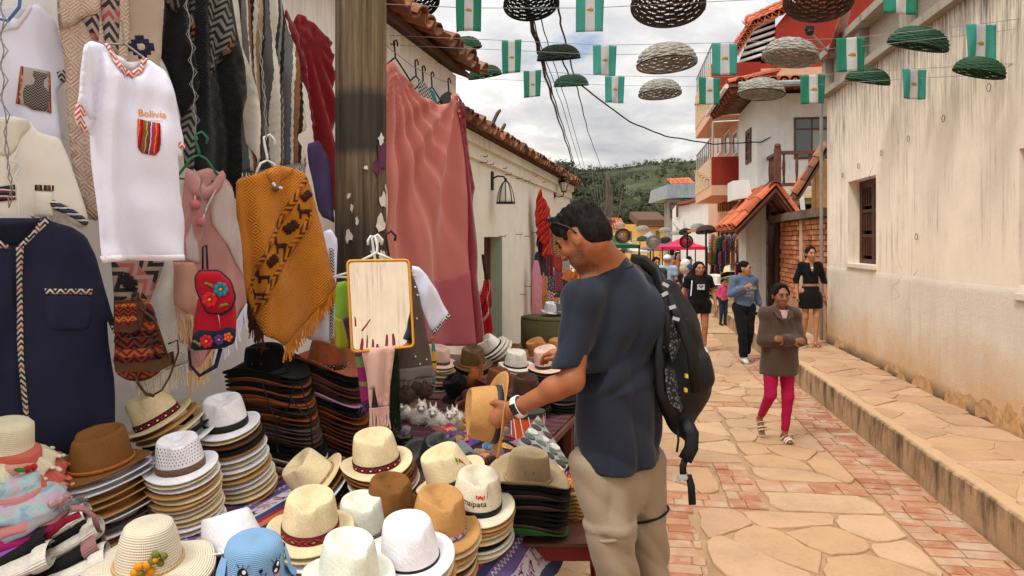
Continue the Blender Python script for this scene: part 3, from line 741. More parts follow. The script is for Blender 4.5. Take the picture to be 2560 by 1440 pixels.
# balconies
uB = S.uv(S.hitv(1778,440,VR-.4))[0]; vBal0,vBal1 = VR-.4,S.uv(S.hit(1738,440,uB))[1]
m_tilepanel = mat('speckled_tile','#c3a98a',.8,.35,25,.4,50)
for (yt,yb,frontm,lbl) in ((392,462,m_red,'low'),(158,262,m_red,'high')):
 z1b,z0b = S.hitv(1800,yt,vBal0).z,S.hitv(1800,yb,vBal0).z
 mb = MB(); mb.fbox(S,uB+.02,uR-.002 if lbl == 'low' else uR+.5,vBal0,vBal0+.12,z0b,z1b); b_ = part('balcony_front',mb,frontm,rh)
 mb = MB(); mb.fbox(S,uB,uB+.1,vBal0+.121,vBal1,z0b,z1b)
 for k in range(5): mb.fbox(S,uB-.10,uB-.001,vBal0+.5+k*.75,vBal0+.8+k*.75,z0b+.2+k*.12,z0b+.26+k*.12)
 part('balcony_side',mb,m_tilepanel,rh)
 mb = MB(); mb.fbox(S,uB+.01,uR-.003,vBal0+.005,vBal1-.01,z0b-.28,z0b-.003); part('balcony_floor',mb,m_peach,rh)
 mb = MB()
 for k in range(9): vv = vBal0+.1+k*(vBal1-vBal0-.2)/8; mb.tube([S(uB+.05,vv,z1b),S(uB+.05,vv,z1b+.55)],.022,5)
 mb.tube([S(uB+.05,vBal0+.06,z1b+.56),S(uB+.05,vBal1,z1b+.56)],.028,6)
 if lbl == 'low': mb.tube([S(uB+.05,vBal0+.06,z1b),S(uB+.05,vBal0+.06,z1b+.95)],.03,6); mb.tube([S(uB+.05,vBal0+.06,z1b+.95),S(uR-.05,vBal0+.06,z1b+.97)],.028,6); mb.tube([S(uR-.05,vBal0+.06,z1b),S(uR-.05,vBal0+.06,z1b+.97)],.03,6)
 part('handrail',mb,mat('steel_rail','#b9bab8',.35,.1,5,0,None,.004,.5,.8),rh)
for k in range(3): framed(rh,sidefn(1793+k*20,322,1806+k*20,392,uR),1,(),.0,.09,m_white)
for k in range(5): framed(rh,sidefn(1796+k*10.5,503-k,1803+k*11,530-k*.5,uR-.001),1,(),.0,.1,mat('brown_recess','#7a4a30'),'opening',mat('brown_shadow','#6b3f28'))
mb = MB(); cross(mb,[(1832,452),(1872,449),(1881,492),(1832,500)],16.2,.8); part('utility_box',mb,m_white,smooth=False,label='white metal box fixed high on the white house corner',cat='box')
mb = MB(); cross(mb,[(1865,640),(1865,500),(1915,500),(1915,780),(1865,780)],VH-1.2,1.); part('corner_pier',mb,m_white,wh)
# satellite dish on the parapet
ds = thing('satellite_dish','rusty satellite dish on its arm above the concrete parapet','dish',S(WU+.2,10,4.66))
dc = at(2108,70,10.3); ax = V((-.88,.34,.33)).normalized(); R = ax.to_track_quat('Z','Y').to_matrix()
mb = MB(); mb.lathe([(.0,-.04),(.15,-.032),(.3,0),(.42,.05),(.45,.066),(.44,.078),(.3,.02),(.15,-.015),(.0,-.022)],dc,28,R); part('dish',mb,mat('rusty_dish','#8a5a48',.7,.25,8),ds,smooth=True)
mb = MB(); e = at(2024,80,10.2); mb.tube([dc-V((0,0,.42)),(dc+e)/2-V((0,0,.28)),e],.018,6); part('arm',mb,mat('grey_pipe','#857f78'),ds)
mb = MB(); mb.ball(e,(.06,.06,.05)); mb.box(e+V((-.01,0,.05)),(.12,.08,.05)); part('receiver',mb,mat('black_plastic','#1c1b1b',.5),ds)
mb = MB(); mb.tube([dc-ax*.04,dc-ax*.16,dc-ax*.16-V((0,0,.7))],.025,6); mb.box(dc-ax*.12,(.1,.14,.1)); part('mount',mb,mat('rusty_iron','#4a3a30'),ds)
# ------------------------------------------------------------------ further down the street
def bld(name,label,loc): return thing(name,label,'building',loc)
wb = bld('curved_white_house','white house with a curved brick-edged parapet beyond the balconies',at(1740,605,40))
mb = MB(); mb.prism([at(x,y,40) for x,y in ((1690,690),(1690,512),(1715,508),(1740,500),(1760,490),(1778,478),(1800,470),(1850,470),(1850,690))],V((1.5,8,0))); part('wall',mb,m_white,wb)
mb = MB(); mb.tube([at(x,y,39.9) for x,y in ((1693,510),(1715,507),(1740,499),(1760,489),(1778,477),(1795,470))],.12,5); part('parapet_edge',mb,mat('brick_edge','#7d4638',.9),wb)
mb = MB(); mb.prism([at(x,y,39.8) for x,y in ((1684,556),(1684,545),(1708,545),(1708,580),(1690,566))],V((0,.3,0))); part('side_wall',mb,m_white,wb)
mb = MB(); mb.prism([at(x,y,39.7) for x,y in ((1692,512),(1696,512),(1696,543),(1692,543))],V((0,.2,0))); part('door_jamb',mb,m_wood,wb)
gb = bld('grey_roofed_house','house with a grey corrugated roof band and orange tiles on top',at(1710,605,46))
mb = MB()
for k in range(26):
 x0 = 1668+k*3.4; mb.tube([at(x0,496-(k > 2)*2,46),at(x0+2,460,46)],.05,4)
mb.prism([at(x,y,46.06) for x,y in ((1666,496),(1672,460),(1758,456),(1758,492))],V((0,6,0))); part('roof_band',mb,mat('corrugated_sheet','#858a8c',.5,.2,2),gb)
mb = MB(); mb.prism([at(x,y,47) for x,y in ((1670,680),(1670,499),(1760,497),(1760,680))],V((1,6,0))); part('wall',mb,mat('grey_render','#8b8880',.9,.3,1.5),gb)
for k in range(3): framed(gb,(lambda x0: (lambda s,t,o: at(x0+10*s,545-38*t,46.95+o)))(1676+k*14),1,(.5,),.0,.12,m_wood)
tiles(gb,at(1678,461,46.4),at(1738,459,46.4),V((0,1.5,.45)),14,3,m_tile_new,.06,14,.005,under=False)
yb = bld('yellow_house','low yellow house with a brown tile roof closing the street',at(1625,605,75))
mb = MB(); mb.prism([at(x,y,75) for x,y in ((1545,650),(1545,560),(1665,562),(1665,650))],V((0,6,0))); part('wall',mb,mat('yellow_paint','#c9a25a',.9,.15,1),yb)
mb = MB(); mb.prism([at(x,y,74.6) for x,y in ((1592,566),(1594,549),(1668,549),(1668,568))],V((0,5,1.))); part('roof',mb,mat('old_roof_board','#5a4030'),yb)
tiles(yb,at(1593,566,74.5),at(1668,566,74.5),V((0,2.4,.75)),26,2,m_tile_old,.06,15,.005,under=False)
for k in range(2): framed(yb,(lambda x0: (lambda s,t,o: at(x0+9*s,600-22*t,74.95+o)))(1570+k*70),2,(),.0,.1)
ob = bld('orange_roofed_house','small house with terracotta roof half hidden behind market awnings',at(1555,605,62))
mb = MB(); mb.prism([at(x,y,62) for x,y in ((1490,660),(1490,562),(1560,570),(1560,660))],V((0,5,0))); part('wall',mb,m_peach,ob)
tiles(ob,at(1485,566,61.8),at(1565,574,61.8),V((0,2.4,.9)),18,2,m_tile_new,.08,16,.01,under=False)
# left side of the far street: continuing fronts
lf = bld('far_left_house','pale house front with tile roof beyond the low white house',L(LU2,26,0))
mb = MB(); mb.fbox(L,LU2-4,LU2-.6,vB+6,vB+18,0,2.7); part('wall',mb,m_wh2,lf)
tiles(lf,L(LU2-.3,vB+6,2.75),L(LU2-.3,vB+18,2.75),L(-1.8,0,.7)-L(0,0,0),40,2,m_tile_old,.15,17,.02,under=False)
# ------------------------------------------------------------------ hills and trees
def hill_mesh(ridge,Y0,Y1,nx,ny,seed,amp):
 """ridge: photo pixels of the skyline at distance Y1; the slope comes down to the ground at Y0"""
 mb = MB(); xs = [p[0] for p in ridge]; ys = [p[1] for p in ridge]
 def fn(a,b):
  x = xs[0]+(xs[-1]-xs[0])*a; zt_ = at(x,np.interp(x,xs,ys),Y1).z
  X1 = (x-1280)/F*Y1; X0 = (x-1280)/F*Y0*1.0; t = b; Y = Y0+(Y1-Y0)*t
  X = X0+(X1-X0)*t
  n = mnoise.fractal(V((X*.012+seed,Y*.012,0)),1.,2.1,5)
  return V((X,Y,zt_*(t**1.15)+n*amp*min(1,t*3)*(1-t*.6)-.5*(1-t)))
 mb.grid(fn,nx,ny); return mb
g = G('hill_grass'); o = g.obj()
n1 = g.noise(.035,8,.65); n2 = g.noise(.3,5,.7)
cc = g.ramp(g.m('ADD',g.m('MULTIPLY',n1,.65),g.m('MULTIPLY',n2,.35)),[(.36,(.04,.047,.03)),(.5,(.070,.080,.048)),(.62,(.11,.115,.07))])
m_hill = g.out(cc,1.,g.bump(n2,.8,2.),.0)
g = G('wooded_slope'); n1 = g.noise(.12,8,.7); n2 = g.noise(.7,5,.7)
cc = g.ramp(g.m('ADD',g.m('MULTIPLY',n1,.5),g.m('MULTIPLY',n2,.5)),[(.36,(.03,.037,.02)),(.52,(.058,.065,.034)),(.66,(.10,.098,.055))])
m_wood_hill = g.out(cc,1.,g.bump(n2,1.,1.),.0)
far_ridge = [(-400,480),(300,440),(900,400),(1200,385),(1330,388),(1400,408),(1460,425),(1540,421),(1600,414),(1660,406),(1720,401),(1800,396),(2000,380),(2600,420),(3300,500)]
hill = struct('hill',hill_mesh(far_ridge,260,700,220,60,3,6),m_hill,smooth=True)
near_ridge = [(-400,540),(900,480),(1300,420),(1390,412),(1450,440),(1520,470),(1600,505),(1680,505),(1800,500),(2600,520),(3200,560)]
nhill = struct('wooded_hill',hill_mesh(near_ridge,105,300,200,50,9,3),m_wood_hill,smooth=True)
def clump_tree(h,rad,n,seed,leaf,shape='round'):
 """crown of small leaf clumps round limbs that leave a tapered trunk"""
 q = random.Random(seed); cr = MB(); lobes = []
 for k in range(8):
  a = q.uniform(0,2*PI); rr = rad*q.uniform(.15,.7); lobes.append((V((rr*math.cos(a),rr*math.sin(a),h*q.uniform(.42,.88))),rad*q.uniform(.28,.5)))
 for k in range(n):
  c,lr = q.choice(lobes); d = V((q.gauss(0,1),q.gauss(0,1),q.gauss(0,.8))).normalized(); p = c+d*lr*(q.random()**.35)
  s_ = leaf*q.uniform(.6,1.4); nrm = (d+V((q.uniform(-.7,.7),q.uniform(-.7,.7),q.uniform(-.2,.9)))).normalized()
  t = nrm.orthogonal().normalized(); t = Matrix.Rotation(q.uniform(0,6.28),3,nrm) @ t; b = nrm.cross(t)
  cr.add([p-t*s_-b*s_*.3,p-t*s_*.1-b*s_*.7+nrm*s_*.2,p+t*s_,p+b*s_*.7],[(0,1,2,3)])
 tr = MB(); tr.tube([V((0,0,-1)),V((.05*h,0,h*.25)),V((0,.03*h,h*.5)),V((.02*h,0,h*.8))],[rad*.09,rad*.07,rad*.05,rad*.015],6)
 for c,lr in lobes: tr.tube([V((0,.02*h,h*.38)),c*.55+V((0,0,h*.22)),c],[rad*.045,rad*.03,rad*.008],5)
 return cr,tr
m_leaf = [mat('foliage_%d' % k,c_,.8,.45,1.2,0,None,.004,.1,0,.15) for k,c_ in enumerate(((.042,.048,.025),(.054,.056,.028),(.034,.041,.024),(.068,.066,.033)))]
for m_ in m_leaf: m_.name = 'foliage'
m_bark = mat('grey_bark','#5e554a',.95,.3,6)
protos = []
for k in range(4):
 cr,tr = clump_tree(1.,.42,900,40+k,.045); protos.append((mesh_of('crown',cr,m_leaf[k],fix=False),mesh_of('trunk',tr,m_bark)))
tree_px = [(1452,560,30,95),(1475,575,34,120),(1500,590,28,70),(1540,580,36,110),(1568,575,30,90),(1590,585,44,120),(1615,570,36,85),(1640,580,34,110),(1662,575,32,90),(1685,580,30,85),(1430,560,28,90),(1600,545,26,60),(1640,540,26,66)]
kinds = ['dense dark tree','olive bushy tree','dark rounded tree','yellowish green tree']
ordw = ['first','second','third','fourth','fifth','sixth','seventh','eighth','ninth','tenth','eleventh','twelfth','thirteenth','fourteenth','fifteenth','sixteenth','seventeenth','eighteenth','nineteenth','twentieth','twenty-first','twenty-second','twenty-third','twenty-fourth','twenty-fifth']
order = sorted(range(len(tree_px)),key=lambda i: tree_px[i][0])
for i,(px,py,wd,hp) in enumerate(tree_px):
 Y = 95+i*4; p = at(px,610,Y); p.z = -.3; h_ = (at(px,605-(hp*.9),Y).z)
 t = thing('tree',f'{kinds[i % 4]}, {ordw[order.index(i)]} from the left in the row beyond the far roofs','tree',p,'trees beyond the end of the street')
 cm,tm = protos[i % 4]; sx = wd/F*Y*2.4
 Mx = Matrix.Translation(p) @ Matrix.Diagonal((sx,sx,h_,1)) @ Matrix.Rotation(i*1.3,4,'Z')
 inst('crown',cm,Mx,t); inst('trunk',tm,Mx,t)
# the wood on the slope and the scrub on the skyline: nobody could count them
fm = MB(); q = random.Random(77)
def scatter_tree(p,h_,w_,n=26):
 for k in range(int(n*1.9)):
  d = V((q.gauss(0,1),q.gauss(0,1),q.gauss(0,1))).normalized()*(q.random()**.4); c = p+V((d.x*w_,d.y*w_,h_*.55+d.z*h_*.45)); s_ = w_*q.uniform(.16,.34)
  nn = (d+V((0,-.3,.5))).normalized(); t = nn.orthogonal().normalized(); t = Matrix.Rotation(q.uniform(0,6),3,nn) @ t; b = nn.cross(t)
  fm.add([c-t*s_,c-b*s_*.8,c+t*s_,c+b*s_*.8],[(0,1,2,3)],q.choice((0,0,1,2,2,3)))
hv = [v.co.copy() for v in nhill.data.vertices]
for k in range(1500):
 p = q.choice(hv);
 x = 1280+p.x/p.y*F
 if not (1340 < x < 1780): continue
 scatter_tree(p+V((q.uniform(-3,3),q.uniform(-3,3),-.5)),q.uniform(3,6.5),q.uniform(1.6,3.2),26)
hv = [v.co.copy() for v in hill.data.vertices if 1320 < 1280+v.co.x/v.co.y*F < 1800]
for k in range(1400):
 p = q.choice(hv)
 if p.y < 660 and mnoise.noise(V((p.x*.02,p.y*.02,1))) < .02: continue
 scatter_tree(p+V((q.uniform(-4,4),0,-.5)),q.uniform(3.5,7),q.uniform(1.6,3.),9)
part('woodland',fm,m_leaf,kind='stuff',fix=False,label='dense dark woodland covering the slopes behind the town',origin=(0,0,0))
# ------------------------------------------------------------------ cloth: outlines hung in their own plane with folds and thickness
class Plane:
 def __init__(s,px,py,Y,yaw=0.,tilt=0.):
  s.o = at(px,py,Y); a = math.radians(yaw)
  s.t = V((math.cos(a),math.sin(a),0)); n = V((math.sin(a),-math.cos(a),0)); b = math.radians(tilt)
  s.n = (n*math.cos(b)+V((0,0,math.sin(b)))).normalized(); s.up = s.t.cross(s.n)*-1
  if s.up.z < 0: s.up = -s.up
 def st(s,px,py):
  r = ray(px,py); k = (s.o-V((0,0,H))).dot(s.n)/r.dot(s.n); p = r*k+V((0,0,H))-s.o
  return (p.dot(s.t),p.dot(s.up))
 def p(s,a,b,n=0.): return s.o+s.t*a+s.up*b+s.n*n
def chaikin(p,k=1):
 for _ in range(k):
  out = []
  for i in range(len(p)):
   a,b = p[i],p[(i+1) % len(p)]
   out += [(a[0]*.86+b[0]*.14,a[1]*.86+b[1]*.14),(a[0]*.14+b[0]*.86,a[1]*.14+b[1]*.86)]
  p = out
 return p
def inside(P,poly):
 x,y = P[:,0],P[:,1]; r = np.zeros(len(P),bool); n = len(poly)
 for i in range(n):
  x0,y0 = poly[i]; x1,y1 = poly[(i+1) % n]
  if y0 == y1: continue
  c = ((y0 > y) != (y1 > y)) & (x < (x1-x0)*(y-y0)/(y1-y0)+x0); r ^= c
 return r
def bdist(P,poly):
 d = np.full(len(P),1e9)
 for i in range(len(poly)):
  a = np.array(poly[i]); b = np.array(poly[(i+1) % len(poly)]); ab = b-a; L2 = ab@ab
  if L2 < 1e-12: continue
  t = np.clip((P-a)@ab/L2,0,1); q = P-(a+t[:,None]*ab); d = np.minimum(d,np.sqrt((q**2).sum(1)))
 return d
def fold(amp=.012,k=6.,seed=0,w=.35,low=1.,small=.003):
 """hanging folds: ridges that run downwards, wander and open towards the hem"""
 def f(s,t,h):
  q = mnoise.noise(V((s*3+seed,t*1.1,seed*1.7))); top = 1-(t/h if h else 0)
  a = 2*PI*(k*s+w*q*2.4)+seed; r_ = math.sin(a); r_ = r_+.45*math.sin(2.3*a+2*q+1)
  n2 = mnoise.noise(V((s*6+t*5,t*7-s*2,seed+9)))
  return 1.55*amp*(.45+.75*low*top)*r_*(.75+.6*mnoise.noise(V((s*2,t*2,seed+5))))+small*3.2*n2
 return f
def radial(gx,gy,pl,k=16,amp=.04,sag=.05,seed=0,second=None):
 g_ = pl.st(gx,gy); g2 = pl.st(*second) if second else None
 def f(s,t,h):
  t += f.y0; dx,dy = s-g_[0],g_[1]-t; d = math.hypot(dx,dy); an = math.atan2(dx,max(dy,1e-3))
  q = mnoise.noise(V((s*1.2,t*.7,seed))); a = an*k+.6*q+seed
  z = amp*min(1,.25+d*.9)*(math.sin(a)+.28*math.sin(2.1*a+1))+sag*mnoise.noise(V((s*1.1,t*.6,seed+3)))
  if g2:
   dx,dy = s-g2[0],g2[1]-t; d2 = math.hypot(dx,dy); w_ = max(0.,min(1.,(d-d2)/.9+.5))
   a2 = math.atan2(dx,max(dy,1e-3))*k*.55+.6*q; z = z*(1-w_)+w_*amp*1.1*min(1,.2+d2)*math.sin(a2)
  return z
 f.y0 = 0.; return f
def sheet(name,px,pl,m,res=.02,disp=None,thick=.007,off=0.,bulge=0.,smooth=1,edge=.014,parent=None,label=None,cat=None,group=None,kind=None,st=False,uv0=None):
 poly = [p if st else pl.st(*p) for p in px]
 poly = chaikin(poly,smooth) if smooth else poly
 bp = []
 for i in range(len(poly)):
  a,b = poly[i],poly[(i+1) % len(poly)]; d = math.hypot(b[0]-a[0],b[1]-a[1]); k = max(1,int(d/res))
  bp += [(a[0]+(b[0]-a[0])*j/k,a[1]+(b[1]-a[1])*j/k) for j in range(k)] if d > 1e-6 else []
 xs,ys = [p[0] for p in bp],[p[1] for p in bp]; x0,x1,y0,y1 = min(xs),max(xs),min(ys),max(ys); h = y1-y0
 gx,gy = np.meshgrid(np.arange(x0+res/2,x1,res),np.arange(y0+res/2,y1,res*.9))
 gx[::2] += res*.5
 P = np.stack([gx.ravel(),gy.ravel()],1)
 if len(P): P = P[inside(P,bp)]
 if len(P): P = P[bdist(P,bp) > res*.45]
 pts = bp+[tuple(p) for p in P]
 r_ = delaunay_2d_cdt([V((p[0],p[1])) for p in pts],[],[list(range(len(bp)))],1,1e-6)
 vv,ff = [tuple(p) for p in r_[0]],[tuple(f) for f in r_[2]]
 A = np.array(vv); d = bdist(A,bp); e = np.clip(d/edge,0,1); prof = np.sqrt(np.maximum(0,1-(1-e)**2))
 big = np.clip(d/max(1e-6,min(x1-x0,h)*.45),0,1)
 ox,oy = (x0,y0) if uv0 is None else uv0
 z = np.array([(disp(p[0],p[1]-oy,h if uv0 is None else uv0_h[0]) if disp else 0.) for p in vv])
 fz = z+off+thick*prof+bulge*(1-(1-big)**2); bz = z+off-thick*.25*prof-.001
 n = len(vv); mb = MB(); uvs = [(p[0]-x0+1e-4,p[1]-y0+1e-4) for p in vv]
 cnt = {}
 for f in ff:
  for i in range(3): k = (f[i],f[(i+1) % 3]); cnt[k] = 1
 sides = [(a,b) for a,b in cnt if (b,a) not in cnt]
 mb.add([pl.p(p[0],p[1],zz) for p,zz in zip(vv,fz)]+[pl.p(p[0],p[1],zz) for p,zz in zip(vv,bz)],ff+[tuple(n+i for i in f[::-1]) for f in ff]+[(b,a,n+a,n+b) for a,b in sides],0,uvs+uvs)
 o = part(name,mb,m,parent,smooth=True,label=label,cat=cat,group=group,kind=kind,fix=False)
 o['_'] = 0; del o['_']
 return o
uv0_h = [1.]
class Gar:
 """a garment: outline, plane and folds shared with the trims sewn onto it"""
 def __init__(s,name,px,pl,m,disp=None,label=None,cat='garment',group=None,**k):
  s.pl = pl; s.disp = disp; P = [pl.st(*p) for p in px]; s.y0 = min(p[1] for p in P); s.h = max(p[1] for p in P)-s.y0; s.x0 = min(p[0] for p in P)
  c = pl.p(sum(p[0] for p in P)/len(P),s.y0); s.root = thing(name,label,cat,c,group)
  s.th0 = k.get('thick',.012)
  if hasattr(disp,'y0'): disp.y0 = s.y0
  s.b0 = 0; s.b0 = k.get('bulge',0.); s.th = s.th0*.55; s.bl = s.b0*.45; k['thick'] = s.th; k['bulge'] = s.bl
  s.poly = chaikin(P,1); s.w = max(p[0] for p in P)-s.x0; s.poly_np = s.poly
  s.body = sheet('body' if 'body' not in k else k.pop('body'),px,pl,m,disp=disp,parent=s.root,**k)
 def surf(s,a,b):
  z = s.disp(a,b-s.y0,s.h) if s.disp else 0.
  if s.bl:
   big = min(1.,float(bdist(np.array([[a,b]]),s.poly)[0])/(min(s.w,s.h)*.45)) if inside(np.array([[a,b]]),s.poly)[0] else 0.
   z += s.bl*(1-(1-big)**2)
  return z+s.th
 def patch(s,name,px,m,off=.016,thick=.003,res=.012,smooth=0,label=None,kind=None,disp=True,bulge=0.,parent=None,edge=.01):
  if off > 0: off = max(.0015,off-s.th0-s.b0)*.7; g_ = lambda a,b,hh: s.surf(a,b)
  else: g_ = lambda a,b,hh: (s.disp(a,b-s.y0,s.h) if s.disp else 0.)
  return sheet(name,px,s.pl,m,res=res,disp=g_,thick=thick,off=off,smooth=smooth,parent=parent or s.root,label=label,kind=kind,uv0=(0,0),bulge=bulge*.6,edge=edge)
 def pt(s,px,py,n=.02):
  a,b = s.pl.st(px,py); return s.pl.p(a,b,max(.002,n-s.th0)*.7+s.surf(a,b)) if n > 0 else s.pl.p(a,b,n+(s.disp(a,b-s.y0,s.h) if s.disp else 0))
 def text(s,txt,px,py,hpx,m,name='print',shear=0.,sx=1.):
  a,b = s.pl.st(px,py); sc_ = abs(s.pl.st(px,py-hpx)[1]-b); me = text_mesh(txt,m)
  vs = [v.co.copy() for v in me.vertices]; out = MB()
  pts = []
  for v in vs:
   q,r_ = a+v.x*sc_*sx+v.y*sc_*shear,b+v.y*sc_; pts.append(s.pl.p(q,r_,s.surf(q,r_)+.0035))
  out.add(pts,[tuple(p.vertices) for p in me.polygons]); return part(name,out,m,s.root,fix=False)
def text_mesh(txt,m,bold=.016):
 cu = bpy.data.curves.new('lettering','FONT'); cu.body = txt; cu.size = 1.4; cu.offset = bold; cu.resolution_u = 2
 o = bpy.data.objects.new('lettering',cu); C.objects.link(o); dg = bpy.context.evaluated_depsgraph_get(); dg.update()
 me = bpy.data.meshes.new_from_object(o.evaluated_get(dg)); C.objects.unlink(o); bpy.data.objects.remove(o); return me
def fringe(parent,pts,ln,m,n=40,r_=.003,seed=1,gather=0,name='fringe',sway=.02,dirn=None):
 """loose threads hanging from a line of points"""
 q = random.Random(seed); mb = MB(); pts = [V(p) for p in pts]; seg = [0]
 for a,b in zip(pts,pts[1:]): seg.append(seg[-1]+(b-a).length)
 for i in range(n):
  d = seg[-1]*(i+.5)/n
  if gather: g0 = (int(d/gather)+.5)*gather
  for k in range(len(pts)-1):
   if seg[k] <= d <= seg[k+1]: p = pts[k].lerp(pts[k+1],(d-seg[k])/max(1e-6,seg[k+1]-seg[k])); tdir = (pts[k+1]-pts[k]).normalized(); break
  l = ln*q.uniform(.8,1.1); sw = V((q.uniform(-sway,sway),q.uniform(-sway,sway)*.6,0)); dn = V(dirn) if dirn else V((0,0,-1))
  gsh = tdir*((g0-d)*.75) if gather else V((0,0,0))
  mid = p+dn*l*.45+sw*.4+gsh; end = p+dn*l+sw+gsh*(.7)
  mb.tube([p+V((0,-.004,.004)),mid,end],[r_,r_,r_*.8],4)
 return part(name,mb,m,parent,kind='stuff',fix=False)
# ------------------------------------------------------------------ textile materials (pattern coordinates in metres)
def cloth(name,c,rough=.9,var=.06,trans=.0,sheen=.05,spec=.12,bump=.25,scale=220):
 if name in _mc: return _mc[name]
 g = G(name); c = col(c); u,v = g.sep(g.obj())[0],g.sep(g.obj())[2]
 n = g.noise(5,5,.6); nf = g.noise(scale,2,.5)
 cc = g.ramp(g.m('ADD',g.m('MULTIPLY',n,.7),g.m('MULTIPLY',nf,.3)),[(.3,tuple(k*(1-var) for k in c)),(.7,tuple(min(.93,k*(1+var)) for k in c))])
 _mc[name] = g.out(cc,rough,g.bump(g.m('ADD',nf,g.m('MULTIPLY',g.noise(22,3,.6),1.5)),bump,.003),spec,0,trans,sheen); return _mc[name]
def stripes(name,seq,vert=True,period=None,rough=.92,wob=.004,trans=0.,bump=.3,rot=0.):
 """seq: (width in metres, colour)"""
 if name in _mc: return _mc[name]
 g = G(name); uv = g.uv()
 if rot: uv = g.map(uv,rot=(0,0,rot))
 x,y = g.sep(uv)[0:2]; a = x if vert else y
 tot = sum(s_[0] for s_ in seq); nz = g.m('MULTIPLY',g.m('SUBTRACT',g.noise(40,3,.6),.5),wob*3)
 f = g.m('FRACT',g.m('DIVIDE',g.m('ADD',a,nz),tot)); st_,k = [],0.
 for w_,c_ in seq: st_.append((k/tot,c_)); k += w_
 cc = g.ramp(f,st_,True); fine = g.noise(300,2,.6); cc = g.mix(g.m('MULTIPLY',fine,.25),cc,(.02,.02,.02))
 rib = g.m('SINE',g.m('MULTIPLY',a,900.))
 _mc[name] = g.out(cc,rough,g.bump(g.m('ADD',g.m('MULTIPLY',rib,.3),fine),bump,.003),.1,0,trans,.1); return _mc[name]
def zig(name,base,dark,acc=None,f=22.,amp=.5,rot=0.,wv=.5,objc=False):
 """andean zigzags: stacked chevrons with a coloured edge"""
 if name in _mc: return _mc[name]
 g = G(name); uv = g.uv()
 if objc: q_ = g.sep(g.obj()); uv = g.comb(q_[0],q_[2])
 if rot: uv = g.map(uv,rot=(0,0,rot))
 x,y = g.sep(uv)[0:2]
 tri = g.m('ABSOLUTE',g.m('SUBTRACT',g.m('FRACT',g.m('MULTIPLY',x,f)),.5))
 q = g.m('FRACT',g.m('ADD',g.m('MULTIPLY',y,f*1.6),g.m('MULTIPLY',tri,amp*4)))
 k = g.m('GREATER_THAN',q,wv)
 cc = g.mix(k,base,dark)
 if acc:
  tri2 = g.m('ABSOLUTE',g.m('SUBTRACT',g.m('FRACT',g.m('MULTIPLY',y,f*.45)),.5))
  cc = g.mix(g.m('MULTIPLY',g.m('GREATER_THAN',tri2,.34),k),cc,acc)
 fine = g.noise(260,2,.6)
 cc = g.mix(g.m('MULTIPLY',fine,.2),cc,(.02,.018,.015))
 _mc[name] = g.out(cc,.95,g.bump(g.m('ADD',k,fine),.3,.003),.1,0,0,.1); return _mc[name]
def diamonds(name,c,size=.09,rings=7.,bump=.7,var=.12,c2=None,sheen=.2):
 """knit with concentric diamonds in relief"""
 if name in _mc: return _mc[name]
 g = G(name); x,y = g.sep(g.uv())[0:2]; c = col(c)
 fx = g.m('ABSOLUTE',g.m('SUBTRACT',g.m('FRACT',g.m('DIVIDE',x,size)),.5)); fy = g.m('ABSOLUTE',g.m('SUBTRACT',g.m('FRACT',g.m('DIVIDE',y,size*1.05)),.5))
 d = g.m('ADD',fx,fy); wv = g.m('SINE',g.m('MULTIPLY',d,2*PI*rings)); n = g.noise(6,5,.6)
 cc = g.ramp(g.m('ADD',g.m('MULTIPLY',n,.7),g.m('MULTIPLY',wv,.12)),[(.25,tuple(k*(1-var*1.5) for k in c)),(.6,tuple(min(.93,k*(1+var)) for k in c))])
 if c2: cc = g.mix(g.step(wv,.2,.8),cc,col(c2))
 _mc[name] = g.out(cc,.95,g.bump(g.m('ADD',wv,g.noise(200,2)),bump,.004),.08,0,0,sheen); return _mc[name]
m_wht = cloth('white_cotton','#dddff1'); m_navy = cloth('navy_cotton','#23253a',sheen=.1); m_cream_c = cloth('cream_cotton','#e4dfd3')
m_alpaca = zig('alpaca_band','#c9c2b6','#26262b','#8d4436',30.); m_redgreek = zig('red_greek','#e8d6d2','#c4584e',None,34.,.5)
m_hanger_w = mat('white_plastic','#dcdcd8',.4,.03); m_hanger_r = mat('red_plastic_hanger','#b04a40',.4,.05); m_hanger_g = mat('green_plastic','#1f6b45',.4,.05); m_wire = mat('thin_wire','#8f8d88',.4,.1,5,0,None,.004,.5,.7)
m_blkstrap = mat('black_strap','#17171a',.8,.2,20,.3,200)
def hanger(px,Y,m,label,r_=.006,group='clothes hangers',yaw=0,w=.2,drop=.09,h=.08,hook=True):
 """hook, neck and two sloping arms"""
 p = at(*px,Y); a = math.radians(yaw); t = V((math.cos(a),math.sin(a),0)); mb = MB()
 mb.tube([p+t*.03+V((0,0,-.005)),p+t*.035+V((0,0,.02)),p+t*.012+V((0,0,.045)),p-t*.015+V((0,0,.03)),p-t*.012-V((0,0,.0)),p-V((0,0,h-.02)),p-V((0,0,h))],r_,6)
 mb.tube([p-V((0,0,h))-t*w-V((0,0,drop)),p-V((0,0,h))-t*.03-V((0,0,.012)),p-V((0,0,h-.004)),p-V((0,0,h))+t*.03-V((0,0,.012)),p-V((0,0,h))+t*w-V((0,0,drop))],r_,6)
 mb.tube([p-V((0,0,h+drop))-t*w,p-V((0,0,h+drop+.01))+t*w],r_*.8,6)
 return part('clothes_hanger',mb,m,smooth=True,label=label,cat='hanger',group=group)
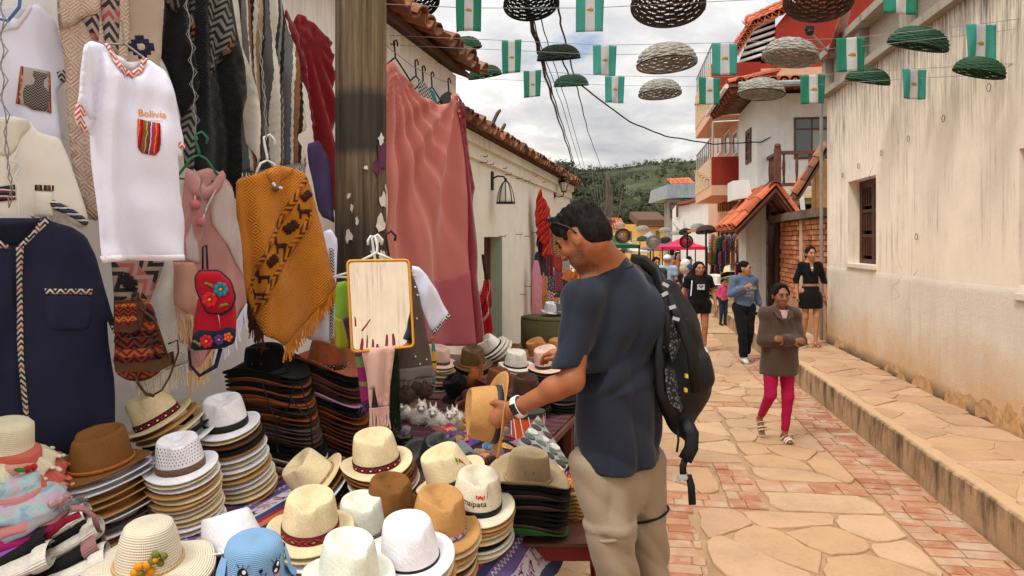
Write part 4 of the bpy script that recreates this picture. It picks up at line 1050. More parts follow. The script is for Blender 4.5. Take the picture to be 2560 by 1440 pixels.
def chain(px,Y,label,r_=.0025):
 mb = MB(); pts = [at(x,y,Y) for x,y in px]; P = []
 for a,b in zip(pts,pts[1:]):
  n = max(2,int((b-a).length/.05))
  for i in range(n): P.append(a.lerp(b,i/n)+V((.006*(-1)**i,0,0)))
 mb.tube(P+[pts[-1]],r_,5); mb.tube([p+V((.012*(-1)**i,.004,0)) for i,p in enumerate(P)]+[pts[-1]],r_*.8,4)
 return part('hanging_chain',mb,m_wire,label=label,cat='chain',group='wires the clothes hang from')
# ------------------------------------------------------------------ left: white shirt, cream shirt, navy shirt
pl = Plane(95,200,2.88,38)
s1 = Gar('white_shirt',[(-60,20),(20,45),(55,50),(72,20),(92,8),(140,50),(155,110),(190,185),(168,200),(140,230),(152,330),(160,400),(-60,420)],pl,m_wht,fold(.012,4.5,2),'white v-neck shirt with a dark woven pot pocket, top left','shirt')
s1.patch('neck_trim',[(38,60),(62,28),(72,12),(80,20),(68,42),(44,74),(0,82),(-20,60),(0,70)],cloth('white_rib','#dcd7e2'))
s1.patch('neck_back',[(-20,62),(40,62),(66,22),(60,14),(10,10),(-20,20)],cloth('white_inner','#cfcbd6'),off=-.02)
pk = s1.patch('pocket',[(50,168),(125,180),(127,285),(38,260)],cloth('grey_weave','#a9a29c'),smooth=0)
s1.patch('pocket_edge',[(50,168),(58,169),(48,263),(38,260)],stripes('pocket_edge_stripe',[(.004,'#b3402e'),(.004,'#d07a36'),(.003,'#2a2020')]),off=.02)
s1.patch('pocket_edge',[(118,179),(125,180),(127,285),(117,282)],stripes('pocket_edge_stripe',[(1,'#b3402e')]),off=.02)
s1.patch('pot_motif',[(82,180),(118,186),(116,196),(108,204),(107,218),(122,232),(124,262),(112,280),(80,276),(58,262),(55,232),(62,216),(80,214),(86,204),(80,192)],zig('pot_weave','#8f8880','#221f20',None,60.),off=.021)
s1.patch('cuff',[(142,180),(165,172),(190,186),(172,198),(158,208),(146,196)],m_alpaca,off=.018)
pl = Plane(100,420,2.84,38)
s2 = Gar('cream_shirt',[(-60,300),(30,290),(75,300),(95,330),(150,345),(170,390),(200,480),(220,545),(205,575),(150,540),(120,515),(110,560),(110,640),(-60,640)],pl,m_cream_c,fold(.012,5,4),'cream cotton shirt with striped cuff and laced neck above the navy shirt','shirt')
s2.patch('collar',[(-40,295),(40,300),(72,300),(76,318),(52,345),(40,372),(20,392),(-40,380)],cloth('cream_inner','#d3ccbb'),off=.017)
s2.patch('cuff',[(122,505),(132,500),(175,520),(205,540),(220,556),(214,568),(180,545),(130,522)],stripes('cuff_stripe',[(.008,'#d8d2c4'),(.006,'#23253f'),(.004,'#55618c'),(.005,'#2b2230')],False),off=.02)
s2.patch('pocket_trim',[(86,462),(134,464),(133,478),(86,476)],stripes('pocket_trim_stripe',[(.007,'#25262e'),(.006,'#2f6b4b'),(.005,'#a23a3a'),(.006,'#25262e'),(.004,'#d8d2c4')]),off=.02)
s2.patch('pocket',[(86,477),(133,479),(132,545),(86,540)],m_cream_c,off=.014)
s2.patch('neck_weave',[(-20,470),(36,462),(38,500),(-20,506)],stripes('neck_weave',[(.012,'#24264a'),(.008,'#8c2f2f'),(.005,'#d8d2c4')],False),off=.02)
mb = MB(); mb.tube([s2.pt(x,y,.035) for x,y in ((45,372),(30,400),(48,420),(32,450),(44,470),(46,560))],.004,5); mb.tube([s2.pt(x,y,.035) for x,y in ((12,400),(40,408),(14,440),(44,446))],.004,5); part('lacing',mb,m_hanger_w,s2.root)
pl = Plane(140,800,2.80,32)
s3 = Gar('navy_shirt',[(-60,545),(100,545),(118,540),(125,552),(180,568),(215,590),(240,640),(262,720),(282,790),(300,830),(283,835),(268,800),(272,860),(288,960),(289,1118),(240,1126),(150,1135),(60,1130),(-60,1128)],pl,m_navy,fold(.016,4,7,.4),'navy blue shirt with patterned placket and pocket trim on a red hanger','shirt',thick=.02,bulge=.03)
s3.patch('placket',[(40,618),(60,616),(56,700),(58,800),(60,900),(70,1000),(78,1110),(68,1118),(60,1050),(50,950),(42,850),(42,720)],m_alpaca,off=.056)
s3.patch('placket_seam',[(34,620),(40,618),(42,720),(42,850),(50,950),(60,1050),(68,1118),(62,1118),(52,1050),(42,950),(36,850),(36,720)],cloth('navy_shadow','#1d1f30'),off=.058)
s3.patch('collar_trim',[(102,548),(120,542),(124,556),(92,585),(66,612),(50,622),(46,610),(76,586)],m_alpaca,off=.05)
s3.patch('neck_opening',[(-40,566),(100,552),(84,576),(56,602),(42,614),(22,612),(-40,588)],cloth('navy_inside','#171825'),off=.045)
s3.patch('collar_trim',[(-40,590),(10,598),(22,612),(24,622),(-40,616)],m_alpaca,off=.05)
s3.patch('pocket_trim',[(112,720),(231,722),(230,736),(112,733)],m_alpaca,off=.056)
s3.patch('pocket',[(113,734),(229,737),(228,810),(215,824),(160,826),(122,818),(115,800)],cloth('navy_pocket','#282a42'),off=.046,smooth=1)
tg = s3.patch('size_tag',[(26,568),(42,566),(45,581),(30,583)],m_wht,off=.052)
s3.text('M',31,580,9,m_navy,'size_letter')
s3.patch('cuff',[(278,812),(298,826),(296,834),(280,830)],m_alpaca,off=.02)
# ------------------------------------------------------------------ white t-shirt
pl = Plane(325,380,2.5,40)
ft = fold(.02,5.5,1,.4,1.2,.005)
s4 = Gar('white_tshirt',[(205,118),(225,102),(262,107),(285,165),(320,192),(352,180),(370,145),(412,176),(425,210),(445,290),(460,355),(450,395),(440,390),(446,480),(460,560),(460,650),(400,653),(320,650),(252,657),(246,560),(234,440),(226,320),(214,330),(190,320),(184,290),(194,240),(198,180)],pl,m_wht,ft,'white t-shirt with orange lettering and a striped woven chest pocket','t-shirt',bulge=.03,res=.016)
s4.patch('collar',[(262,107),(272,110),(290,152),(310,172),(332,176),(350,166),(358,142),(371,146),(356,180),(332,195),(305,188),(284,164)],m_redgreek,off=.046)
s4.patch('neck_back',[(272,108),(290,138),(320,152),(352,150),(362,140),(350,165),(332,175),(310,171),(291,152)],cloth('white_inner','#cfcbd6'),off=.0)
s4.patch('sleeve',[(204,120),(222,108),(226,150),(232,230),(244,296),(232,302),(216,290),(192,262),(194,230),(199,170)],m_wht,off=.03,bulge=.012,smooth=1)
s4.patch('cuff',[(188,256),(216,262),(216,288),(206,296),(220,330),(208,334),(192,318),(183,292)],m_redgreek,off=.02,smooth=1)
s4.patch('cuff',[(441,354),(462,362),(458,376),(440,370)],m_redgreek,off=.03)
s4.patch('hem',[(247,640),(330,634),(400,638),(460,636),(460,650),(400,653),(320,650),(252,657)],cloth('white_rib','#dcd7e2'),off=.022)
m_orange_ink = mat('orange_ink','#d88a2e',.7,.05)
s4.text('Bolivia',342,291,18,m_orange_ink,'lettering',sx=.95)
s4.text('te espera',372,304,5,m_orange_ink,'lettering')
s4.patch('pocket',[(340,298),(394,311),(394,362),(392,378),(382,391),(350,384),(341,372),(338,336)],stripes('aguayo_pocket',[(.006,'#b8232c'),(.003,'#1d1d22'),(.006,'#b8232c'),(.005,'#2f7a3c'),(.003,'#c7b13a'),(.006,'#a51f30'),(.005,'#26406f'),(.003,'#d8d2cc'),(.005,'#8b3a6a'),(.006,'#c22a2a'),(.004,'#e07b39')],rot=.08),off=.047,smooth=0)
mb = MB(); mb.tube([s4.pt(322,108,-.02),s4.pt(268,106,-.01)],.004,5); mb.tube([s4.pt(312,105,-.02),s4.pt(374,150,-.01)],.004,5); mb.tube([s4.pt(312,106,-.02),s4.pt(306,50,-.02),s4.pt(292,44,-.02),s4.pt(286,56,-.02)],.003,5)
part('clothes_hanger',mb,m_wire,label='thin wire hanger holding up the white t-shirt',cat='hanger',group='clothes hangers')
# ------------------------------------------------------------------ ponchos behind
m_beige = diamonds('beige_knit','#d8bfae',.10,6,.7)
m_beige_band = zig('beige_band','#b5a596','#2d2a30','#a04c4a',13.,.5,.5)
pl = Plane(260,250,2.98,40)
p1 = Gar('beige_poncho',[(140,-60),(410,-60),(405,60),(402,140),(390,190),(404,300),(396,420),(330,500),(230,560),(190,470),(170,330),(165,180),(140,60)],pl,m_beige,fold(.03,4,12,.4),'beige knitted poncho with patterned bands hanging behind the white t-shirt','poncho',res=.025)
p1.patch('band',[(246,-60),(300,-60),(302,40),(296,140),(262,120),(252,40)],zig('red_grey_band','#a89a92','#3a2f36','#b0514d',14.,.5,.0),off=.018,res=.02)
p1.patch('band',[(320,-60),(398,-60),(404,60),(398,140),(384,230),(322,160),(328,60)],cloth('grey_beige_weave','#ab9c8c'),off=.018,res=.02)
p1.patch('band',[(200,40),(248,30),(244,105),(226,100)],zig('red_grey_band','#a','#a'),off=.02,res=.02)
def chakana(x,y,s_,sk=0.):
 u = s_/6; P = [(-1,-3),(1,-3),(1,-2),(2,-2),(2,-1),(3,-1),(3,1),(2,1),(2,2),(1,2),(1,3),(-1,3),(-1,2),(-2,2),(-2,1),(-3,1),(-3,-1),(-2,-1),(-2,-2),(-1,-2)]
 return [(x+(a+b*sk)*u,y+(b+a*sk*.4)*u) for a,b in P]
m_ink = cloth('indigo_motif','#26263c'); m_ink2 = cloth('beige_motif','#b9aa98'); m_dkb = cloth('dark_brown_motif','#3a1d14')
p1.patch('motif',chakana(352,118,60,.15),m_ink,off=.024); p1.patch('motif',chakana(352,118,26,.15),m_ink2,off=.028)
p1.patch('shawl_edge',[(145,-60),(250,-60),(248,20),(240,38),(200,50),(150,80),(143,40)],diamonds('peach_knit','#dcc2ad',.08,6),off=.03,res=.02,bulge=.01)
pl = Plane(350,720,2.95,40)
p2 = Gar('patterned_poncho',[(275,640),(415,640),(402,690),(380,745),(350,800),(290,800),(284,720)],pl,zig('taupe_band','#94857a','#2b2627','#a5544e',12.,.5,.9),fold(.012,4,3),'taupe poncho with dark geometric weave showing below the white t-shirt','poncho')
p2.patch('motif',chakana(318,704,46,.2),cloth('black_motif','#1f1c1e'),off=.02)
pl = Plane(410,800,3.05,42)
m_ivory = diamonds('ivory_knit','#ddd8cf',.07,7,.8)
p3 = Gar('white_shawl',[(388,640),(428,640),(436,740),(452,840),(468,900),(466,912),(420,930),(370,935),(330,920),(330,800),(372,720)],pl,m_ivory,fold(.016,5,8),'white knitted shawl with long fringe behind the leather backpack','shawl')
fringe(p3.root,[p3.pt(x,y,.01) for x,y in ((330,918),(372,932),(420,928),(466,908))],.09,m_ivory,60,.003,3)
pl = Plane(475,180,3.32,42)
m_black = diamonds('black_knit','#17171a',.08,6,.5,.2); m_blkband = zig('black_red_band','#1a1a1c','#5a5650','#9a3f2e',15.,.5,.5)
p4 = Gar('black_poncho',[(362,-60),(470,-60),(472,60),(490,150),(495,215),(480,260),(455,300),(440,220),(400,120),(362,60)],pl,m_black,fold(.03,4,15,.5),'black poncho with a red edged corner just right of the white t-shirt','poncho',res=.025)
p4.patch('band',[(390,-60),(430,-60),(448,20),(440,32),(415,10)],m_blkband,off=.02)
pl = Plane(540,220,3.42,42)
p5 = Gar('black_patterned_poncho',[(455,-60),(570,-60),(590,80),(608,160),(616,240),(596,300),(600,420),(590,505),(520,470),(470,420),(452,380),(470,200)],pl,m_black,fold(.03,4.5,17,.5),'black poncho with grey and red woven diagonal bands beside the striped poncho','poncho',res=.025)
p5.patch('band',[(522,-60),(556,-60),(584,90),(572,120),(524,190),(526,140),(520,60)],zig('grey_black_weave','#77736a','#242324',None,17.,.5,.3),off=.02,res=.02)
p5.patch('band',[(528,160),(582,92),(584,112),(530,186)],m_blkband,off=.024,res=.02)
p5.patch('band',[(452,250),(486,235),(488,300),(470,430),(448,420)],zig('grey_black_weave','#7','#2'),off=.024,res=.02)
p5.patch('band',[(476,-60),(488,-60),(486,120),(480,160),(474,100)],m_blkband,off=.022,res=.02)
m_strp = stripes('alpaca_stripes',[(.035,'#d9d4c8'),(.012,'#3a3a3c'),(.010,'#8c8a86'),(.012,'#2b2b2d'),(.035,'#6f7072'),(.01,'#d9d4c8'),(.018,'#8a5c3e'),(.012,'#2b2522'),(.014,'#d9d4c8'),(.020,'#a98867'),(.01,'#2b2b2d'),(.04,'#58595b')],bump=.6)
pl = Plane(670,200,3.68,40)
p6 = Gar('striped_poncho',[(558,-60),(695,-60),(712,60),(745,160),(768,290),(766,318),(738,340),(760,410),(700,420),(640,430),(592,430),(604,350),(598,200),(580,80)],pl,m_strp,fold(.035,5,19,.5),'grey, cream and brown striped alpaca poncho with fringe above the orange poncho','poncho',res=.022)
p6.patch('plain_edge',[(560,-60),(584,-60),(602,120),(640,280),(652,395),(636,425),(612,360),(596,160)],cloth('cream_alpaca','#d6d0c2'),off=.03,res=.02,bulge=.01)
fringe(p6.root,[p6.pt(x,y,.01) for x,y in ((592,428),(640,430),(700,418),(762,408))],.05,cloth('grey_alpaca','#8f8c86'),70,.003,5)
# ------------------------------------------------------------------ pink and orange ponchos
pl = Plane(530,640,3.22,38)
m_pink = diamonds('pink_knit','#d59a94',.065,6,.8); m_pinkw = diamonds('pale_pink_knit','#dcc8c6',.065,6,.8)
p7 = Gar('pink_poncho',[(462,440),(500,425),(520,420),(548,428),(575,460),(590,520),(604,620),(614,720),(618,760),(560,850),(520,900),(470,940),(462,800),(440,740),(415,720),(418,640),(455,600)],pl,m_pink,fold(.02,5,21,.4),'pink knitted poncho with white diagonal bands, hood and pompoms','poncho')
p7.patch('band',[(520,470),(560,450),(578,480),(596,560),(606,640),(608,690),(580,640),(530,560)],m_pinkw,off=.018)
p7.patch('band',[(460,600),(475,560),(500,640),(500,660),(462,650)],m_pinkw,off=.018)
p7.patch('hood',[(460,450),(466,422),(490,440),(512,470),(530,460),(552,424),(562,440),(545,480),(510,500),(480,490)],m_pink,off=.03,bulge=.02,smooth=1)
p7.patch('side_flap',[(416,655),(478,655),(500,750),(503,765),(470,790),(428,760)],diamonds('peach_pink_knit','#dba390',.065,6),off=.045,bulge=.01)
m_tanf = cloth('tan_fringe','#d9b58e')
fringe(p7.root,[p7.pt(428,760,.05),p7.pt(470,788,.05),p7.pt(503,762,.05)],.085,m_tanf,46,.0035,6); fringe(p7.root,[p7.pt(440,800,.035),p7.pt(470,812,.035),p7.pt(505,800,.035)],.09,m_tanf,40,.0035,8)
fringe(p7.root,[p7.pt(618,760,.01),p7.pt(580,815,.01),p7.pt(540,870,.01)],.09,m_wht,46,.0035,9); fringe(p7.root,[p7.pt(540,870,.0),p7.pt(500,915,.0),p7.pt(465,935,.0)],.08,m_tanf,40,.0035,10)
m_pom = cloth('rose_pompom','#b06468')
for x,y in ((480,514),(497,556)):
 mb = MB(); mb.ball(p7.pt(x,y,.05),.022,12,8); part('pompom',mb,m_pom,p7.root,smooth=True)
mb = MB(); mb.tube([p7.pt(480,490,.05),p7.pt(480,514,.05)],.003,5); mb.tube([p7.pt(536,475,.05),p7.pt(515,515,.05),p7.pt(497,553,.05)],.003,5); part('drawstring',mb,m_pinkw,p7.root)
hanger((497,355),3.2,m_hanger_g,'green plastic hanger holding the pink poncho',yaw=30,w=.09,drop=.1,h=.06)
pl = Plane(715,640,3.48,36)
m_org = diamonds('orange_knit','#d9861f',.085,6,.9,.14)
p8 = Gar('orange_poncho',[(592,448),(650,432),(672,420),(705,415),(760,428),(775,460),(800,560),(820,640),(836,712),(838,720),(780,800),(712,868),(690,850),(655,838),(636,790),(614,740),(596,600),(590,500)],pl,m_org,fold(.02,4.5,23,.4),'mustard orange poncho with a dark woven diagonal band and fringe','poncho')
p8.patch('band',[(764,440),(778,500),(770,560),(700,670),(648,770),(640,790),(618,745),(640,680),(690,590),(740,490)],cloth('ochre_weave','#a8691e'),off=.018,smooth=0,res=.015)
mzo = zig('orange_band','#b8731f','#5a2f15','#8c4a1c',18.,.5,.9)
p8.patch('band_edge',[(722,500),(764,440),(768,452),(742,500),(690,588),(655,650),(628,735),(618,745),(625,715),(640,660),(680,580)],mzo,off=.023,res=.012)
p8.patch('band_edge',[(776,520),(774,560),(704,675),(652,770),(642,792),(632,772),(664,712),(720,620)],mzo,off=.023,res=.012)
for x,y,s_ in ((762,490,30),(726,568,36),(676,652,34)): p8.patch('motif',chakana(x,y,s_,-.3),m_dkb,off=.027); p8.patch('motif_eye',chakana(x,y,s_*.3,-.3),cloth('ochre_weave','#a8691e'),off=.031)
def llama_px(x,y,s_): return [(x+a*s_,y+b*s_) for a,b in ((-.5,-.1),(-.45,-.5),(-.3,-.55),(-.25,-.1),(.4,-.15),(.55,-.05),(.45,.1),(.42,.55),(.3,.55),(.28,.2),(-.15,.2),(-.18,.55),(-.32,.55),(-.34,.1))]
for x,y,s_ in ((755,528,34),(700,613,38),(655,692,30),(645,735,24)): p8.patch('motif',llama_px(x,y,s_),m_dkb,off=.027)
p8.patch('hood',[(660,432),(690,412),(735,420),(728,436),(700,452),(690,470),(676,458)],m_org,off=.02,bulge=.025,smooth=1)
fringe(p8.root,[p8.pt(838,716,.01),p8.pt(780,798,.01),p8.pt(712,866,.01)],.075,m_org,90,.0035,12)
fringe(p8.root,[p8.pt(618,748,.02),p8.pt(634,790,.02),p8.pt(655,838,.02)],.09,m_dkb,44,.0035,13)
mb = MB(); mb.ball(p8.pt(684,472,.04),(.016,.016,.016),10,6); part('toggle',mb,mat('wooden_toggle','#6b4630',.6),p8.root); mb = MB(); mb.tube([p8.pt(676,458,.04),p8.pt(684,470,.045),p8.pt(702,470,.04)],.007,6); part('toggle_loop',mb,m_wht,p8.root)
hanger((668,360),3.45,m_hanger_w,'white plastic hanger in the neck of the orange poncho',yaw=30,w=.06,drop=.09,h=.08)
chain([(646,-20),(650,120),(662,250),(666,350)],3.44,'hanging wire chain down the front of the striped poncho'); chain([(466,-20),(478,120),(488,300),(494,350)],3.2,'hanging wire chain between the two black ponchos'); chain([(5,-20),(6,200),(12,330),(20,420),(28,470),(22,520)],2.66,'twisted wire chain in front of the white and cream shirts at left')
chain([(500,440),(512,560),(508,640)],3.05,'thin wire chain from which the red backpack hangs')
hanger((22,448),2.80,m_hanger_r,'red plastic hanger holding the navy shirt',.007,yaw=30,w=.12,drop=.07,h=.10)
mb = MB(); mb.tube([at(*p,2.78) for p in ((-20,44),(20,52),(48,18),(52,-20))],.006,6); part('clothes_hanger',mb,mat('blue_plastic','#3d72a8',.4),label='blue plastic hanger in the neck of the white v-neck shirt',cat='hanger',group='clothes hangers')
pl = Plane(790,480,4.1,45)
g8 = Gar('purple_shawl',[(768,360),(800,350),(825,420),(836,540),(828,560),(800,540),(780,440)],pl,cloth('purple_wool','#4b3f63'),fold(.02,6,31),'purple woollen shawl between the orange poncho and the wooden pole','shawl')
pl = Plane(815,660,3.7,30)
g9 = Gar('white_patterned_shirt',[(806,580),(828,572),(846,600),(842,700),(838,800),(826,860),(800,850),(770,850),(760,800),(800,730)],pl,m_wht,fold(.012,6,33),'white shirt with black zigzag trim behind the orange poncho','shirt')
g9.patch('trim',[(822,620),(834,620),(836,720),(830,850),(820,850),(826,720)],zig('bw_trim','#d8d4cc','#1d1d20',None,40.),off=.02)
# ------------------------------------------------------------------ red cloths
m_rose = cloth('faded_rose_cloth','#c2746b',.8,.08,0,.3); m_deep = cloth('deep_red_cloth','#7e1d28',.8,.08,0,.3); m_crim = cloth('crimson_cloth','#8c2028',.8,.08,0,.3); m_rose2 = cloth('rose_hem','#b05a62',.8,.08,0,.3)
pl = Plane(1070,500,5.7,55)
c2 = Gar('rose_curtain',[(960,175),(972,160),(984,152),(996,165),(1020,200),(1060,240),(1100,262),(1120,258),(1132,236),(1144,232),(1152,300),(1165,420),(1172,560),(1180,720),(1188,860),(1120,862),(1075,856),(1040,840),(1000,820),(958,820)],pl,m_rose,radial(985,150,pl,26,.055,.04,3,(1141,232)),'large faded rose cloth draped from hooks on the white wall beside the pole','cloth',thick=.01,res=.024)
c2.patch('hem_panel',[(1030,700),(1090,706),(1140,690),(1168,670),(1180,720),(1188,862),(1120,866),(1060,858),(1020,840)],m_rose2,off=.014,res=.024)
c2.patch('side_panel',[(1144,232),(1152,260),(1180,400),(1196,470),(1190,560),(1180,700),(1198,860),(1176,868),(1162,720),(1156,560),(1150,400),(1140,280)],m_deep,off=.02,res=.024)
pl = Plane(780,300,4.55,50)
c1 = Gar('crimson_cloth',[(735,45),(750,32),(775,50),(838,105),(842,540),(815,480),(790,360),(765,220),(745,110)],pl,m_crim,radial(748,30,pl,34,.035,.05,5),'crimson cloth hanging left of the wooden pole','cloth',thick=.01,res=.024)
c1.patch('dark_edge',[(705,28),(716,24),(742,90),(770,200),(790,330),(774,340),(762,240),(730,130)],m_deep,off=.03,res=.03)
for x,y,lb in ((988,112,'leftmost'),(1040,160,'second'),(1058,175,'third'),(1080,190,'fourth'),(1122,205,'rightmost')):
 Y = L.hit(x,y,LU1+.1).y; hanger((x,y),Y,mat('black_plastic','#1c1b1b',.5),{'leftmost': 'black hanger hooked at the top corner of the rose cloth','second': 'black hanger second along the wall wire above the rose cloth','third': 'black hanger third along the wall wire above the rose cloth','fourth': 'thin black hanger above the teal garment behind the rose cloth','rightmost': 'black hanger at the right end of the wall wire'}[lb],.008,'hangers on the wall wire',yaw=60,w=.22,drop=.16,h=.12)
for px_,c_,lb in (([(1044,195),(1062,205),(1080,240),(1086,275),(1050,262)],'#3a3a40','black and white zigzag garment peeking over the rose cloth'),([(1062,215),(1085,228),(1096,262),(1090,300),(1068,290)],'#2f7f86','teal garment peeking over the rose cloth'),([(1100,240),(1122,226),(1136,240),(1130,285),(1100,285)],'#3d4a4a','dark green patterned garment at the right end of the wall wire')):
 Y = L.hit(px_[0][0],px_[0][1],LU1+.12).y; pl = Plane(*px_[0],Y,62)
 sheet('hanging_garment',px_,pl,zig('zigzag_garment','#c9c5bd','#26262a',None,16.) if 'zigzag' in lb else cloth(lb.split()[0]+'_jersey',c_),label=lb,cat='garment',group='garments above the rose cloth')
mb = MB(); mb.tube([L.hit(940,85,LU1+.12),L.hit(970,118,LU1+.12),L.hit(1030,165,LU1+.12),L.hit(1090,196,LU1+.12),L.hit(1139,212,LU1+.06)],.004,5); part('wall_wire',mb,m_wire,label='wire stretched along the white wall carrying black hangers',cat='wire')
# ------------------------------------------------------------------ wooden utility pole
g = G('weathered_pole'); o = g.obj(); x,y,z = g.sep(o)[0:3]
sv = g.comb(g.m('MULTIPLY',x,38.),g.m('MULTIPLY',y,38.),g.m('MULTIPLY',z,1.3)); n1 = g.noise(1.,7,.7,sv); n2 = g.noise(3,5,.6)
cc = g.ramp(n1,[(.30,(.03,.02,.013)),(.40,(.11,.075,.045)),(.55,(.20,.14,.088)),(.72,(.30,.225,.15))])
pz_ = [at(900,yy,4.2).z for yy in (385,290,235,520)]
tar = g.m('MULTIPLY',g.step(g.m('ADD',z,g.m('MULTIPLY',n2,.08)),pz_[0],pz_[0]+.06),g.m('SUBTRACT',1.,g.step(g.m('ADD',z,g.m('MULTIPLY',n2,.08)),pz_[2]+.0,pz_[2]+.08)))
low = g.m('SUBTRACT',1.,g.step(g.m('ADD',z,g.m('MULTIPLY',n2,.15)),pz_[3]-.1,pz_[3]+.15))
dark = g.m('MAXIMUM',g.m('MULTIPLY',tar,.85),g.m('MULTIPLY',low,.7))
cc = g.mix(dark,cc,(.032,.03,.03))
m_pole = g.out(cc,.9,g.bump(g.m('ADD',n1,g.m('MULTIPLY',n2,.3)),.9,.02),.2)
pc = at(902,605,4.2); pole = thing('utility_pole','thick weathered wooden utility pole with flaked white paint and tar bands','pole',V((pc.x,pc.y,0)))
mb = MB(); RP = 64/F*4.2
def polef(a,b):
 z = -.05+b*5.2; an = 2*PI*a; q = 1+.02*mnoise.noise(V((math.cos(an)*2,math.sin(an)*2,z*.7)))+.014*mnoise.noise(V((math.cos(an)*9,math.sin(an)*9,z*1.0)))
 cr = max(0,1-abs(((an*7/(2*PI)+.15*mnoise.noise(V((z*.8,0,0))))%1)-.5)*14)*.012
 rr = RP*q*(1.015-.012*z)-cr
 return V((pc.x+rr*math.cos(an),pc.y+rr*math.sin(an),z))
mb.grid(polef,84,60); part('trunk',mb,m_pole,pole,smooth=True)
m_flake = mat('flaked_white_paint','#d9d3c8',.9,.1,30,.3); m_purp = mat('purple_paint','#5f2f4c',.9,.2,20,.3)
def flake(px,py,w_,h_,m_,seed):
 pts = []; q = random.Random(seed)
 for k in range(13): a = 2*PI*k/13; rr = q.uniform(.5,1.15); pts.append((px+w_*math.cos(a)*rr,py+h_*math.sin(a)*rr))
 mb = MB(); vs = []
 for x,y in pts:
  X = at(x,y,4.2-RP).x-pc.x; X = max(-RP*.985,min(RP*.985,X)); Yf = -math.sqrt(max(0,RP*RP*1.0-X*X)); vs.append(V((pc.x+X*1.012,pc.y+Yf*1.0-.012,at(x,y,pc.y+Yf).z)))
 mb.prism(vs,V((0,.02,0))); part('paint_flake',mb,m_,pole)
for i,(px,py,w_,h_) in enumerate(((945,560,9,26),(950,500,7,22),(872,590,9,20),(946,350,6,16),(915,420,5,7),(893,552,4,10),(948,645,6,22),(930,630,8,9),(940,600,7,12),(880,520,4,12),(872,490,5,8),(957,470,5,10))): flake(px,py,w_,h_,m_flake,i)
flake(948,390,11,44,m_purp,50); flake(938,420,8,20,m_purp,51)
# ------------------------------------------------------------------ mirror on the pole with scarves below
m_mirror = G('mirror_glass').out((.88,.88,.86),.015,None,.5,1.)
mir = thing('mirror','rectangular hand mirror with yellow frame hung from the pole, reflecting the cream wall','mirror',at(950,880,3.45))
mp = Plane(950,765,3.45,19,5)
def mq(x,y,n): a,b = mp.st(x,y); return mp.p(a,b,n)
cor = [(868,652),(1022,650),(1034,866),(880,880)]
def rnd(c_,r_,k=5):
 out = []
 for i in range(4):
  p,a,b = V(c_[i]),V(c_[i-1]),V(c_[(i+1) % 4]); u,v_ = (a-p).normalized()*r_,(b-p).normalized()*r_
  for j in range(k+1): t = j/k; out.append(tuple((p+u)*(1-t)**2+p*2*t*(1-t)+(p+v_)*t*t))
 return out
rc = rnd(cor,12); ri = rnd([(872,656),(1018,654),(1030,863),(884,875)],10)
mb = MB(); mb.tube([mq(x,y,.0) for x,y in rc]+[mq(*rc[0],0)],.0062,8,cap=False); part('frame',mb,mat('yellow_plastic','#d9972a',.4,.05),mir,smooth=True)
mb = MB(); vs = [mq(x,y,.002) for x,y in ri]; mb.add(vs,[tuple(range(len(vs)))]); part('glass',mb,m_mirror,mir,fix=False)
mb = MB(); mb.prism([mq(x,y,-.003) for x,y in ri],mp.n*-.01); part('backing',mb,mat('grey_card','#7b7670',.9),mir)
m_red_reflection = mat('painted_red_reflection','#8d3236',.8,.2,30)  # reflections of red things put on the glass as coloured strokes
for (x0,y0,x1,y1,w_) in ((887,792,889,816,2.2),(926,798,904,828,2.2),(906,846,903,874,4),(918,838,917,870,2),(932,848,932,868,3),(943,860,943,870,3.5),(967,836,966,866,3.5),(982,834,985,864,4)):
 mb = MB(); mb.tube([mq(x0,y0,.0035),mq((x0+x1)/2+.5,(y0+y1)/2,.0035),mq(x1,y1,.0035)],[w_/F*3.4*.6,w_/F*3.4,w_/F*3.4],6,flat=.12,up=mp.n); part('reflection_stroke',mb,m_red_reflection,mir)
mb = MB(); mb.tube([mq(x,y,-.012) for x,y in ((905,650),(930,638),(944,630),(944,612),(938,592),(928,590),(921,600),(921,612))],.0065,6); mb.tube([mq(944,632,-.012),mq(985,650,-.012)],.0065,6); part('clothes_hanger',mb,m_hanger_w,smooth=True,label='white hanger hook above the yellow framed mirror',cat='hanger',group='clothes hangers')
hanger((938,610),3.62,m_hanger_w,'white hanger behind the mirror carrying the green scarf',.007,yaw=10,w=.2,drop=.06,h=.1)
hanger((972,600),3.75,mat('black_plastic','#1c1b1b'),'black hanger behind the mirror carrying the brown shawl',.007,yaw=10,w=.15,drop=.06,h=.1)
m_lime = cloth('lime_wool','#7fa53a'); m_lime2 = cloth('olive_lime','#9a9a2c')
pl = Plane(862,780,3.58,15)
k1 = Gar('green_scarf',[(840,706),(868,702),(880,730),(890,780),(894,870),(866,872),(838,868),(836,780)],pl,m_lime,fold(.012,9,41),'lime green and olive folded scarf hanging left of the mirror','scarf')
k1.patch('lower_half',[(836,790),(858,800),(876,868),(862,872),(838,868)],m_lime2,off=.018); k1.patch('purple_strip',[(856,796),(876,790),(892,862),(894,872),(876,868)],cloth('violet_wool','#553a66'),off=.02)
pl = Plane(905,950,3.5,15)
k2 = Gar('magenta_scarf',[(884,866),(908,868),(914,930),(924,990),(924,1008),(904,1014),(898,960)],pl,stripes('magenta_scarf',[(.09,'#a52a6d'),(.02,'#8a9a4a'),(.07,'#9c2c70'),(.05,'#7f9a4f'),(.02,'#5d3f72')],False),fold(.008,9,43),'magenta and green striped scarf end below the mirror','scarf')
fringe(k2.root,[k2.pt(904,1012,.01),k2.pt(924,1006,.01)],.04,cloth('violet_wool','#5'),14,.003,15)
m_sal = cloth('salmon_wool','#d9ac9c',sheen=.3)
